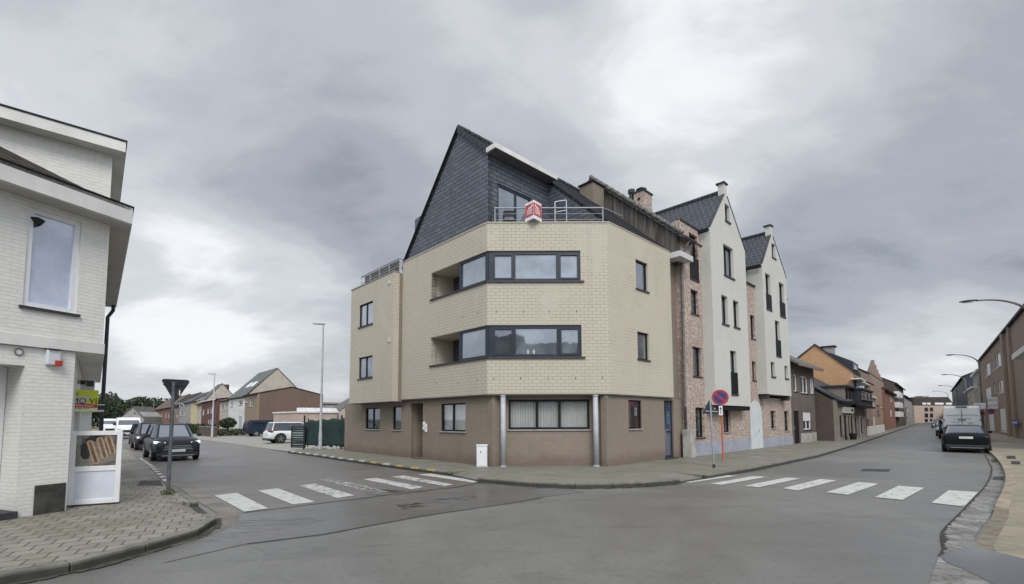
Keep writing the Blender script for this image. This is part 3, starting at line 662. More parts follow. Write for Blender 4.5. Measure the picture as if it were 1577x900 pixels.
# zebra stripes
def stripes(nm, quads, z, mats):
    for i, q in enumerate(quads):
        pts = Gs(q); o = sheet(nm, pts, z, mats[i])
zl = [[(330, 764), (365, 760), (413, 784), (376, 789)], [(397, 756.5), (428, 753), (485, 774), (451, 778)], [(460, 748.6), (484, 745.6), (547, 764), (519, 768)],
      [(490, 739.5), (511, 736.8), (598, 758), (581, 761)], [(559, 738.9), (579, 736.7), (652, 751), (634, 754.5)], [(603, 735), (622, 733), (698, 747), (685, 749.5)], [(643.5, 731.8), (663, 730), (740, 742), (728, 744)]]
stripes('zebra_stripe', zl, .012, [M_ZEBN, M_ZEBN, M_ZEB, M_ZEBF, M_ZEB, M_ZEB, M_ZEBN])
zr = [[(1048, 743), (1121, 732.3), (1135, 733.6), (1063, 744.3)], [(1093, 745.8), (1160.5, 734), (1182, 735.3), (1112, 747.5)], [(1146, 749.2), (1211, 736.3), (1233, 737.7), (1169, 751.3)],
      [(1205, 753), (1263.5, 738.6), (1288.7, 740.8), (1229, 756.3)], [(1272, 759), (1322, 743.3), (1353.6, 746), (1306, 763)], [(1347.5, 766.5), (1383.7, 749), (1424, 752.2), (1390, 771)], [(1434.5, 775.5), (1461, 755.9), (1506.5, 758.8), (1485, 781)]]
stripes('zebra_stripe', zr, .012, [M_ZEBN]*7)

# crumbling dark edge between the asphalt and the concrete gutter
rr = random.Random(12); mb = MB(); pth = resample(ga[:-4], .045); fz_ = lambda i: .5+.5*math.sin(i*.37+2*math.sin(i*.11))*math.sin(i*.83+1.3)
for i, p in enumerate(pth[:-1]):
    q_ = pth[i+1]; n = Vector((-(q_-p).y, (q_-p).x, 0)).normalized(); k = .012+.045*fz_(i)**2; k1 = .012+.045*fz_(i+1)**2
    near = max(0, 1-(p-G(1448, 828)).length/.9); k += near*.07*fz_(i*1.3); k1 += near*.07*fz_((i+1)*1.3)
    mb.poly([Vector((p.x, p.y, .0125))-n*.01, Vector((q_.x, q_.y, .0125))-n*.01, Vector((q_.x, q_.y, .0125))+n*k1, Vector((p.x, p.y, .0125))+n*k])
struct(mb.build('broken_asphalt_edge', plain('crumbled_asphalt', (.035, .034, .03), .8, 0, .7, 30, .6), fix=False))
# damp dirt along the foot of kerbs
for nm_, pa in (('a', kB), ('b', lkA[6:])):
    pth = resample([Vector((q.x, q.y, 0)) for q in pa], .15); mb = MB()
    for i, p in enumerate(pth[:-1]):
        q_ = pth[i+1]; n = Vector(((q_-p).y, -(q_-p).x, 0)).normalized(); k = .05+.09*rr.random()
        mb.poly([Vector((p.x, p.y, .0135)), Vector((q_.x, q_.y, .0135)), Vector((q_.x, q_.y, .0135))+n*k, Vector((p.x, p.y, .0135))+n*k])
    struct(mb.build('gutter_dirt', plain('gutter_dirt', (.055, .05, .04), .8, 0, .6, 12, .5), fix=False))
# ================================================================ MAIN CORNER BUILDING
A3 = at_depth(750, 476, 17.05); B3 = at_depth(938, 476, 17.05)
F1 = Fac(A3, -42.8, -1); F3 = Fac(B3, 45.7, 1)
F2 = Fac(A3, 90, 1)          # chamfer face, s from the left corner to the right one
CW = B3.x-A3.x
assert F2.n.y < 0 and F1.n.y < 0 and F3.n.y < 0
ZT, ZB = 8.93, 2.68
L1 = 5.98
zt1, zb1 = F2.sz(800, 386.5)[1], F2.sz(800, 433)[1]; zt2, zb2 = F2.sz(800, 500.8)[1], F2.sz(800, 550)[1]
bld = thing('apartment_building', 'beige brick corner apartment block with slate attic and projecting upper floors', 'building', (A3.x+2, 19, 0))
# --- upper storeys
mb = MB(); s664, s706 = 3.64, 1.74
holes1 = [(s706, s664, zb1, zt1), (s706, s664, zb2, zt2)]
# F1: the strips reach the corner, so the outline is a comb
out1 = [(0, ZB), (0, zb2), (s664, zb2), (s664, zt2), (0, zt2), (0, zb1), (s664, zb1), (s664, zt1), (0, zt1), (0, ZT), (L1, ZT), (L1, ZB)]
wall_mb(mb, F1, out1, (), .3)
sR1 = F2.sz(894, 408)[0]
out2 = [(0, ZB), (CW, ZB), (CW, ZT), (0, ZT), (0, zt1), (sR1, zt1), (sR1, zb1), (0, zb1), (0, zt2), (sR1, zt2), (sR1, zb2), (0, zb2)]
wall_mb(mb, F2, out2, (), .3)
up = mb.build('wall', M_BEIGE, bld, fix=True)
L3 = 4.66
w3 = [F3.rect(979.4, 403, 997.5, 447), F3.rect(982, 512.5, 999.6, 554)]
wall_mb(MB(), F3, [(0, ZB), (L3, ZB), (L3, ZT+.03), (0, ZT+.03)], w3, .3, .14).build('wall', M_BEIGE_J, bld, label='open-jointed beige brick side wall')
window(F3, bld, w3[0], fm=M_BLACKF, gm=M_GLASS, trans=(), dep=.1)
window(F3, bld, w3[1], fm=M_BLACKF, gm=M_GLASS_B, dep=.1)
# F3 return end wall, underside of the projection, floor slabs
G0 = .22   # ground floor sits back
P1e = F1.pt(L1, 0); P3e = F3.pt(L3, 0)
foot = [F1.pt(L1, 0), F1.pt(0, 0), F3.pt(0, 0), F3.pt(L3, 0), F3.pt(L3, 0, -8), F1.pt(L1, 0, -8)]
ins = [F1.pt(L1, 0, -.02), F1.pt(.02, 0, -.02), F3.pt(.02, 0, -.02), F3.pt(L3, 0, -.02), F3.pt(L3, 0, -8), F1.pt(L1, 0, -8)]
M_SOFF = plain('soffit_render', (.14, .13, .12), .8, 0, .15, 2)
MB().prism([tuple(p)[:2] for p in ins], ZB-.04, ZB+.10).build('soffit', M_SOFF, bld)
MB().prism([tuple(p)[:2] for p in ins], ZT-.2, ZT-.03).build('terrace_floor', M_FELT, bld)
# side and back walls of the volume
mb = MB()
mb.fbox(F3, L3-.28, L3-.01, .1, ZT-.21, -8, -.31); bp = [F1.pt(L1-.01, 0, -.31), F1.pt(L1-.01, 0, -8)]
mb.poly([F1.pt(L1-.01, .1, -.31), F1.pt(L1-.01, .1, -8), F1.pt(L1-.01, ZT-.21, -8), F1.pt(L1-.01, ZT-.21, -.31)])
mb.poly([F1.pt(L1, .1, -8), F3.pt(L3, .1, -8), F3.pt(L3, ZT-.21, -8), F1.pt(L1, ZT-.21, -8)])
mb.build('wall', M_BROWN_D, bld)
# thin coping stones
mb = MB(); mb.fbox(F1, .06, L1, ZT, ZT+.035, -.32, .025); mb.fbox(F2, .0, CW, ZT, ZT+.035, -.30, .03); mb.fbox(F3, .04, L3, ZT+.03, ZT+.065, -.3, .02)
mb.build('coping', M_BEIGE_J, bld)
# --- corner strip windows with the loggia behind F1
M_REVB = M_BEIGE
def strip(zb, zt, gms, lab):
    fr = MB(); fw = .07
    # corner post and frames on the chamfer
    mull = [F2.sz(x, 410)[0] for x in (760.5, 788.5, 794, 856.5, 862.5, 890.5)]
    d0, d1 = -.16, -.05
    zi0, zi1 = zb+.10, zt-.12
    fr.fbox(F2, -.0, mull[0], zb, zt, d0, d1-.01)
    fr.fbox(F2, mull[0], sR1-.001, zb, zi0, d0, d1); fr.fbox(F2, mull[0], sR1-.001, zi1, zt, d0, d1)
    for a, b in ((mull[1], mull[2]), (mull[3], mull[4]), (mull[5], sR1-.001)): fr.fbox(F2, a, b, zi0, zi1, d0, d1-.004)
    for a, b in ((mull[0]+.02, mull[1]-.01), (mull[4]+.01, mull[5]-.01)):   # opening sashes stand proud
        for q in ((a-.05, a+.02), (b-.02, b+.05)): fr.fbox(F2, q[0], q[1], zi0-.03, zi1+.02, d1-.006, d1+.02)
        fr.fbox(F2, a+.02, b-.02, zi0-.03, zi0+.03, d1-.006, d1+.018); fr.fbox(F2, a+.02, b-.02, zi1-.04, zi1+.02, d1-.006, d1+.018)
    # frame on F1
    fr.fbox(F1, .0, .16, zb, zt, d0, d1-.002); fr.fbox(F1, s706-.12, s706, zb, zt, d0, d1)
    fr.fbox(F1, .16, s706-.12, zb, zb+.09, d0, d1-.002); fr.fbox(F1, .16, s706-.12, zt-.09, zt, d0, d1-.002)
    f = fr.build('window', M_NAVY, bld, label=lab)
    for (a, b), g_ in zip(((mull[0], mull[1]), (mull[2], mull[3]), (mull[4], mull[5])), gms):
        MB().fbox(F2, a, b, zi0, zi1, -.12, -.10).build('pane', g_, f)
    MB().fbox(F1, .16, s706-.12, zb+.09, zt-.09, -.12, -.10).build('pane', M_GLASS_B, f)
    mb = MB(); mb.fbox(F2, .0, sR1+.12, zb-.06, zb-.003, -.15, .06); mb.fbox(F1, -.02, s664+.03, zb-.06, zb-.003, -.15, .055); mb.build('sill', M_SILL, f)
    # loggia: side wall, back with door, floor, ceiling
    lg = MB(); D = 1.15
    lg.poly([F1.pt(s664, zb, -.02), F1.pt(s664, zb, -D), F1.pt(s664, zt, -D), F1.pt(s664, zt, -.02)])
    lg.fbox(F1, s706-.1, s664, zt, zt+.05, -D, -.30); lg.fbox(F1, s706-.1, s664, zb-.05, zb, -D, -.3)
    lo = lg.build('loggia', M_REVB, bld, fix=False)
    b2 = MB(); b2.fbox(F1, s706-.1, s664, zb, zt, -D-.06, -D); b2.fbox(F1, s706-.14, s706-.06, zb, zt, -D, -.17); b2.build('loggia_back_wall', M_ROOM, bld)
    dr = MB(); a_, b_ = s706+.1, s706+.85; z0_, z1_ = zb, zt-.12
    dr.fbox(F1, a_, a_+.07, z0_, z1_, -D, -D+.08); dr.fbox(F1, b_-.07, b_, z0_, z1_, -D, -D+.08); dr.fbox(F1, a_+.07, b_-.07, z1_-.08, z1_, -D, -D+.078); dr.fbox(F1, a_+.07, b_-.07, z0_, z0_+.08, -D, -D+.078)
    d_ = dr.build('balcony_door', M_NAVY, bld); MB().fbox(F1, a_+.07, b_-.07, z0_+.08, z1_-.08, -D+.02, -D+.04).build('pane', M_GLASS, d_)
    return f
strip(zb1, zt1, (M_GLASS_B, M_GLASS_B, M_GLASS_B), 'upper dark blue corner strip window')
fw2 = strip(zb2, zt2, (M_GLASS, M_GLASS_B, M_GLASS_B), 'lower dark blue corner strip window')
# weep slots in the upper walls
mb = MB()
for px, py in ((765, 480.5), (806, 480.5), (846, 480), (888, 479.5), (760, 583.5), (802, 583), (844, 583), (886, 582.6), (928, 582)):
    s, z = F2.sz(px, py); MB().fbox(F2, s-.012, s+.012, z-.04, z+.04, -.01, .003).build('weep_slot', M_BLACK, bld)
for px, py in ((736, 482), (712, 488), (735, 586), (705, 590), (672, 590)):
    s, z = F1.sz(px, py); MB().fbox(F1, s-.012, s+.012, z-.04, z+.04, -.01, .003).build('weep_slot', M_BLACK, bld)
# --- ground floor
wg1 = F1.rect(679, 621.5, 717, 664.5, -G0); dr1 = F1.rect(632, 616, 651, 708, -G0); dr1 = (dr1[0], dr1[1], .12, 2.5)
ws1 = F1.rect(605, 626, 618, 662, -G0); ws2 = F1.rect(563, 628.5, 585, 661, -G0)
LG = F1.sz(531, 650, -G0)[0]
mb = MB(); wall_mb(mb, F1, [(-.05, .05), (LG, .05), (LG, ZB-.05), (-.05, ZB-.05)], [wg1, (dr1[0], dr1[1], .12, 2.5), ws1, ws2], .25, .14, -G0)
wc = F2.rect(783.3, 615.5, 908, 661.5, -.42)
sA, sB = F2.sz(777, 650, -.42)[0], F2.sz(917, 650, -.42)[0]
wall_mb(mb, F2, [(sA-.1, .05), (sB+.1, .05), (sB+.1, ZB-.05), (sA-.1, ZB-.05)], [wc], .2, .12, -.42)
# splayed pieces between the bay wall and the street walls
for sgn, e, f_ in ((1, sA, F1), (-1, sB, F3)):
    p = F2.pt(e, 0, -.42); q = f_.pt(0, 0, -G0) if f_ is F3 else F1.pt(0, 0, -G0)
    mb.poly([(p.x, p.y, .05), (q.x, q.y, .05), (q.x, q.y, ZB-.05), (p.x, p.y, ZB-.05)])
wg3 = F3.rect(968, 616.5, 988, 660.5, -.12); dr3 = F3.rect(1023.5, 614, 1038, 702, -.12); dr3 = (dr3[0], dr3[1], .12, 2.55)
mb.build('ground_floor_wall', M_BROWN, bld)
mb = MB(); wall_mb(mb, F3, [(-.1, .05), (L3+.95, .05), (L3+.95, ZB-.05), (-.1, ZB-.05)], [wg3, dr3], .25, .14, -.12)
mb.build('ground_floor_wall', M_BROWN, bld)
window(F1, bld, wg1, (.52,), fm=M_BLACKF, gm=M_CLEAR, wall_d=-G0, dep=.06, sm=M_SILL_L)
MB().fbox(F1, wg1[0], wg1[1], wg1[2], wg1[3], -G0-.24, -G0-.22).build('curtain', M_DRAP, bld)
window(F1, bld, ws1, fm=M_BLACKF, gm=M_GLASS_D, wall_d=-G0, dep=.06, sm=M_SILL_L); window(F1, bld, ws2, (.5,), fm=M_BLACKF, gm=M_GLASS_D, wall_d=-G0, dep=.06, sm=M_SILL_L)
cf = window(F2, bld, wc, (.35, .63), fm=M_BLACKF, gm=M_CLEAR, wall_d=-.42, dep=.04, fw=.075, sm=M_SILL_L, label='wide three-light shop window with vertical blinds')
bl = MB(); s0, s1, z0, z1 = wc; k = s0+.06
while k < s1-.08:
    a = F2.pt(k, z0+.05, -.60); b = F2.pt(k+.085, z0+.05, -.565); h = Vector((0, 0, z1-z0-.1)); bl.poly([a, b, b+h, a+h]); k += .094
bl.build('vertical_blind', M_DRAP, bld, fix=False)
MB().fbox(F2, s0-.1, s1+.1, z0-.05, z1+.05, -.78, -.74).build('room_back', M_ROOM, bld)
window(F3, bld, wg3, fm=M_BLACKF, gm=M_GLASS_D, wall_d=-.12, dep=.06, sm=M_SILL_L)
# street door under the projection and porch recess on the side street
s0, s1, z0, z1 = dr3; d_ = MB(); d_.fbox(F3, s0, s0+.07, z0, z1, -.26, -.2); d_.fbox(F3, s1-.07, s1, z0, z1, -.26, -.2); d_.fbox(F3, s0+.07, s1-.07, z1-.08, z1, -.26, -.2); d_.fbox(F3, s0+.07, s1-.07, z0, z0+.14, -.26, -.2); d_.fbox(F3, s0+.07, s1-.07, 1.2, 1.28, -.26, -.2)
dd = d_.build('door', M_NAVY, bld); MB().fbox(F3, s0+.07, s1-.07, z0+.14, z1-.08, -.24, -.225).build('pane', glassm('door_glass_blue', (.02, .035, .07), .16), dd); MB().fbox(F3, s0+.11, s0+.14, 1.0, 1.3, -.2, -.15).build('handle', M_STEEL, dd); MB().fbox(F3, s0-.08, s1+.08, .1, .17, -.2, .02).build('step', M_SILL, dd)
s0, s1, z0, z1 = dr1; rc = MB(); rc.poly([F1.pt(s0, z0, -.3), F1.pt(s0, z0, -1.3), F1.pt(s0, z1, -1.3), F1.pt(s0, z1, -.3)]); rc.poly([F1.pt(s1, z0, -.3), F1.pt(s1, z0, -1.3), F1.pt(s1, z1, -1.3), F1.pt(s1, z1, -.3)]); rc.poly([F1.pt(s0, z1, -.3), F1.pt(s1, z1, -.3), F1.pt(s1, z1, -1.3), F1.pt(s0, z1, -1.3)])
rc.build('porch', M_BROWN, bld, fix=False); d2 = MB().fbox(F1, s0, s1, z0, z1, -1.36, -1.3).build('door', M_BLACKF, bld); MB().fbox(F1, s0+.15, s1-.15, 1.1, 2.2, -1.3, -1.285).build('pane', M_GLASS_D, d2)
mb = MB(); s, _ = F1.sz(655, 665, -G0)
for k in range(2):
    for j in range(2): mb.fbox(F1, s-.14+.15*k, s-.02+.15*k, 1.27+.18*j+.09*k, 1.43+.18*j+.09*k, -G0, -G0+.05)
mb.build('doorbell_panel', M_SWHITE, bld)
# columns
for px in (775, 918.3):
    p = F2.pt(F2.sz(px, 700, -.1)[0], .1, -.1); c = MB(); c.tube([(p.x, p.y, .12), (p.x, p.y, ZB-.03)], .092, 20)
    col = c.build('column', M_GREYP, bld, smooth=True, auto=True); MB().tube([(p.x, p.y, .12), (p.x, p.y, .16)], .115, 20).build('base_collar', M_GREYP, col); MB().tube([(p.x, p.y, ZB-.08), (p.x, p.y, ZB-.04)], .11, 20).build('top_collar', M_GREYP, col)
# --- left wing, a step forward of the main wall
WP = .45; FW = Fac(F1.pt(0, 0, WP), -42.8, -1); wz = 8.42; w0, w1 = 5.99, 10.35; wzb = 2.60
h1 = FW.rect(553, 467, 574, 501.5); h2 = FW.rect(552, 549.5, 573.5, 582.5)
MBw = MB(); wall_mb(MBw, FW, [(w0, wzb), (w1, wzb), (w1, wz), (w0, wz)], [h1, h2], .3, .14); MBw.build('wall', M_BEIGE, bld)
mb = MB(); mb.fbox(FW, w0+.005, w0+.28, wzb, wz, -2, -.31)
mb.poly([FW.pt(w1-.005, wzb, -.3), FW.pt(w1-.005, wzb, -7), FW.pt(w1-.005, wz, -7), FW.pt(w1-.005, wz, -.3)]); mb.poly([FW.pt(w0, wzb, -7), FW.pt(w1, wzb, -7), FW.pt(w1, wz, -7), FW.pt(w0, wz, -7)])
mb.build('wall', M_BROWN_D, bld, label='weathered brown return wall')
MB().prism([tuple(FW.pt(a, 0, d))[:2] for a, d in ((w0+.02, -.02), (w1-.02, -.02), (w1-.02, -7), (w0+.02, -7))], wzb-.03, wzb+.1).build('soffit', M_SOFF, bld)
MB().prism([tuple(FW.pt(a, 0, d))[:2] for a, d in ((w0+.02, -.31), (w1-.02, -.31), (w1-.02, -7), (w0+.02, -7))], wz-.15, wz-.04).build('flat_roof', M_FELT, bld)
mb = MB(); mb.fbox(FW, w0-.02, w1+.02, wz, wz+.04, -.32, .03); mb.build('coping', M_SILL_L, bld)
for h_ in (h1, h2): window(FW, bld, h_, (.5,), fm=M_BLACKF, gm=M_GLASS_B, dep=.07)
mb = MB()
for px, py in ((600.5, 435), (600, 524)):
    s, z = FW.sz(px, py); MB().fbox(FW, s-.05, s+.05, z-.08, z+.08, 0, .06).build('vent_cap', M_LGREY, bld)
# wing roof railing with slatted screen
rl = thing('roof_railing', 'steel railing with grey screen round the left wing roof', 'railing', tuple(FW.pt(8, wz, -.4)))
mb = MB(); rz0, rz1 = wz, FW.sz(606, 403.5, -.35)[1]+.02; dl = -.35
for k in range(5):
    s = w0+.1+(w1-w0-.5)*k/4; mb.tube([FW.pt(s, rz0, dl), FW.pt(s, rz1, dl)], .022, 6)
for z in (rz1, rz1-.0+0, (rz0+rz1)/2): mb.tube([FW.pt(w0+.1, z, dl), FW.pt(w1-.4, z, dl)], .02, 6)
mb.tube([FW.pt(w0+.1, rz1, dl), FW.pt(w0+.1, rz1, -2.4)], .02, 6); mb.tube([FW.pt(w1-.4, rz1, dl), FW.pt(w1-.4, rz1, -3)], .02, 6); mb.build('rail', M_STEEL, rl)
M_SCR = plain('grey_slat_screen', (.10, .095, .09), .8, 0, .4, 7)
mb = MB(); s = w0+.14
while s < w1-.8:
    mb.fbox(FW, s, s+.085, rz0+.05, rz1-.05, dl-.03, dl-.015); s += .1
d = -.5
while d > -2.3:
    mb.fbox(FW, w0+.09, w0+.11, rz0+.05, rz1-.05, d-.085, d); d -= .1
mb.build('screen', M_SCR, rl)
# --- slate attic: gable in the plane of F1, ridge running back parallel to F3
SL = 13.38; qa, qe = 1.82, 5.85; zA = 11.75; RU = U_  # direction of the ridge
def rp(q, u, z):   # q metres along F1 from the corner, u metres back along the ridge direction
    p = Vector((A3.x, A3.y, 0))+Vector((F1.t.x, F1.t.y, 0))*q+U_*u; return Vector((p.x, p.y, z))
UL = 8.25; TC = 3.35          # terrace cut length
q3 = -3.02; z3 = 9.0
def zr(q): return SL-(SL-z3)*(qa-q)/(qa-q3) if q < qa else SL-(SL-ZT)*(q-qa)/(qe-qa)
zc = zr(0)
mb = MB(); sg = [(0, ZT+.03), (0, zc), (qa, SL), (qe, ZT+.03)]
mb.poly([rp(q, .04, z) for q, z in sg]); mb.poly([rp(q, .24, z) for q, z in sg])
for i in range(4):
    a, b = sg[i], sg[(i+1) % 4]; mb.poly([rp(a[0], .04, a[1]), rp(b[0], .04, b[1]), rp(b[0], .24, b[1]), rp(a[0], .24, a[1])])
mb.build('slate_gable', M_SLATE, bld, label='tall blue-grey slate-hung gable')
FT = Fac(rp(0, 0, 0), 45.7, 1)   # terrace wall
wt = (.50, 2.95)
def ztop(u): return FT.sz(766, 283)[1] + 0*u
zw = FT.sz(790, 293)[1]
hole = (.52, 2.35, ZT+.05, zw)
mb = MB(); wall_mb(mb, FT, [(.05, ZT-.1), (TC+.1, ZT-.1), (TC+.1, zc-.05), (.05, zc-.05)], [hole], .18, .1, 0.0)
mb.poly([rp(0, TC, ZT-.1), rp(q3+.2, TC, ZT-.1), rp(q3+.2, TC, zr(q3+.2)-.04), rp(0, TC, zc-.04)]); mb.poly([rp(0, TC+.15, ZT-.1), rp(q3+.2, TC+.15, ZT-.1), rp(q3+.2, TC+.15, zr(q3+.2)-.04), rp(0, TC+.15, zc-.04)])
mb.build('slate_wall', M_SLATE, bld)
wf = window(FT, bld, hole, (.54,), fm=M_NAVY, gm=M_GLASS_B, dep=.05, fw=.08, sill=False, label='terrace sliding door')
# roof planes
mb = MB()
mb.slab([rp(qa, 0, SL+.03), rp(qe+.25, 0, zr(qe)-.25), rp(qe+.25, UL, zr(qe)-.25), rp(qa, UL, SL+.03)], .12)
mb.slab([rp(qa, 0, SL+.03), rp(-.05, 0, zr(-.05)+.03), rp(-.05, TC, zr(-.05)+.03), rp(qa, TC, SL+.03)], .12)
mb.slab([rp(qa, TC, SL+.03), rp(q3-.02, TC, zr(q3)+.03), rp(q3-.02, UL, zr(q3)+.03), rp(qa, UL, SL+.03)], .12)
mb.build('roof', M_TILE_OWN, bld)
mb = MB(); 
for k in range(14):   # ridge caps and stepped verge slates
    u = k*.6; mb.tube([rp(qa, u, SL+.05), rp(qa, u+.57, SL+.07)], .10, 8)
mb.build('ridge_tile', M_TILE_D, bld)
mb = MB()
for k in range(7):
    t = k/7; q = qa*(1-t)-.02; z = zr(q)-.02; mb.hexa([rp(q, -.05, z-.18), rp(q-.24, -.05, z-.36), rp(q-.24, .05, z-.36), rp(q, .05, z-.18), rp(q, -.05, z+.08), rp(q-.24, -.05, z-.12), rp(q-.24, .05, z-.12), rp(q, .05, z+.08)])
mb.build('verge_slate', M_SLATE_D, bld)
mb = MB(); mb.tube([rp(qa, -.02, SL+.02), rp(qe, -.02, ZT+.03)], .05, 6); mb.build('verge_trim', M_BLACKF, bld)
# white fascia where the roof is cut back above the terrace
mb = MB(); mb.hexa([rp(0, -.05, zc-.16), rp(-.52, -.05, zc-.16), rp(-.52, TC+.05, zc-.16), rp(0, TC+.05, zc-.16), rp(0, -.05, zc+.02), rp(-.52, -.05, zc+.02), rp(-.52, TC+.05, zc+.02), rp(0, TC+.05, zc+.02)])
fs_ = mb.build('fascia', M_WFASC, bld)
MB().slab([rp(.0, 0, zc-.165), rp(-.5, 0, zc-.165), rp(-.5, TC, zc-.165), rp(0, TC, zc-.165)], .01).build('soffit', plain('grey_soffit_board', (.12, .12, .13), .6, 0, .1, 2), fs_)
# small slate dormer on the back slope
mb = MB(); q0, q1 = 4.45, 5.15
mb.hexa([rp(3.2, .10, 9.6), rp(q1, .10, 9.6), rp(q1, 2.0, 9.6), rp(3.2, 2.0, 9.6), rp(3.2, .10, 10.82), rp(q1, .10, 10.70), rp(q1, 2.0, 10.70), rp(3.2, 2.0, 10.82)]); mb.build('dormer', M_SLATE, bld)
# beige chimney at the party wall
def chim(par, q, u, wq, wu, z0, z1, mat, capm, pots=2, label=None):
    mb = MB(); p = [rp(q-wq/2, u-wu/2, z0), rp(q+wq/2, u-wu/2, z0), rp(q+wq/2, u+wu/2, z0), rp(q-wq/2, u+wu/2, z0)]
    mb.hexa(p+[Vector((a.x, a.y, z1)) for a in p]); c = mb.build('chimney', mat, par, label=label)
    mb = MB(); p = [rp(q-wq/2-.07, u-wu/2-.07, z1), rp(q+wq/2+.07, u-wu/2-.07, z1), rp(q+wq/2+.07, u+wu/2+.07, z1), rp(q-wq/2-.07, u+wu/2+.07, z1)]
    mb.hexa(p+[Vector((a.x, a.y, z1+.07)) for a in p])
    for k in range(pots):
        a = rp(q+(k-(pots-1)/2)*wq*.45, u, z1+.05); mb.tube([a, a+Vector((0, 0, .18)), a+Vector((0, 0, .2)), a+Vector((0, 0, .42))], [.12, .10, .15, .05], 8)
    mb.build('chimney_cap', capm, c); return c
qP = q3
chim(bld, .85, UL-.65, .8, .9, 10.5, 13.2, M_BROWN_D, M_BLACKF, 1, 'beige chimney beside the grey cladding')
# canopy box and recessed strip right of F3
mb = MB(); c0, c1 = L3+.01, L3+.78; zc0, zc1 = F3.sz(1034, 404, .1)[1], F3.sz(1030, 389, 0)[1]
mb.fbox(F3, c0, c1+.42, zc1-.24, zc1, -.6, .48); mb.build('canopy', M_LGREY, bld)
mb = MB(); mb.fbox(F3, L3+.01, L3+1.0, .1, zc1-.25, -.6, -.25); mb.build('wall', M_BROWN_D, bld, label='narrow recessed brown wall strip')
# --- terrace railing
tr = thing('terrace_railing', 'thin steel balustrade along the top terrace of the beige block', 'railing', tuple(F2.pt(2, ZT, -.2)))
zr1 = F2.sz(850, 320.5, -.22)[1]; mb = MB(); pts_ = [F2.pt(.28, 0, -.22), F2.pt(1.55, 0, -.22), F2.pt(2.93, 0, -.22), F2.pt(CW-.12, 0, -.22)]
for p in pts_: mb.tube([(p.x, p.y, ZT), (p.x, p.y, zr1)], .022, 8)
for z in (zr1, ): mb.tube([(pts_[0].x-.02, pts_[0].y, z), (pts_[-1].x+.02, pts_[-1].y, z)], .025, 8)
for k in (.33, .66): z = ZT+(zr1-ZT)*k; mb.tube([(pts_[0].x, pts_[0].y, z), (pts_[-1].x, pts_[-1].y, z)], .009, 6)
e = [F3.pt(.2, 0, -.15), F3.pt(1.2, 0, -.15)]
mb.tube([(pts_[-1].x, pts_[-1].y, zr1), (e[1].x, e[1].y, zr1)], .02, 8); mb.build('rail', M_STEEL, tr)
# white frame leaning (metal clothes rack) behind the railing
ck = thing('drying_rack', 'thin white metal folding rack standing on the top terrace', 'rack', tuple(F2.pt(2.5, ZT, -.7)))
mb = MB()
r0, r1 = F2.pt(2.53, 0, -.5), F2.pt(3.0, 0, -.85)
for p, dz_ in ((r0, 1.02), (r1, 1.25)): mb.tube([(p.x, p.y, ZT), (p.x, p.y, ZT+dz_)], .016, 6)
mb.tube([(r0.x, r0.y, ZT+1.02), (r1.x, r1.y, ZT+1.25)], .016, 6); mb.tube([(r0.x, r0.y, ZT+.62), (r1.x, r1.y, ZT+.85)], .012, 6); mb.build('frame', M_WHITEF, ck)
# chair on the terrace
ch = thing('terrace_chair', 'black folding chair behind the terrace railing at its left end', 'chair', tuple(F2.pt(.78, ZT, -.75)))
def cl(x, y, z): p = F2.pt(.58+x, 0, -.55-y); return Vector((p.x, p.y, ZT+z))
mb = MB(); mb.tube([cl(0, .1, .0), cl(0, .12, .62), cl(.05, .12, .74), cl(.4, .12, .74), cl(.45, .12, .62), cl(.45, .1, 0)], .022, 8); mb.tube([cl(0, .5, 0), cl(0, .1, .45)], .018, 6); mb.tube([cl(.45, .5, 0), cl(.45, .1, .45)], .018, 6)
mb.build('chair_frame', M_BLACK, ch); mb = MB(); mb.hexa([cl(.03, .1, .52), cl(.42, .1, .52), cl(.42, .13, .52), cl(.03, .13, .52), cl(.03, .1, .72), cl(.42, .1, .72), cl(.42, .13, .72), cl(.03, .13, .72)]); mb.build('backrest', M_BLACK, ch, bevel=.01)
mb = MB(); mb.hexa([cl(.02, .1, .36), cl(.43, .1, .36), cl(.43, .5, .36), cl(.02, .5, .36), cl(.02, .1, .4), cl(.43, .1, .4), cl(.43, .5, .4), cl(.02, .5, .4)]); mb.build('seat', M_BLACK, ch, bevel=.01)
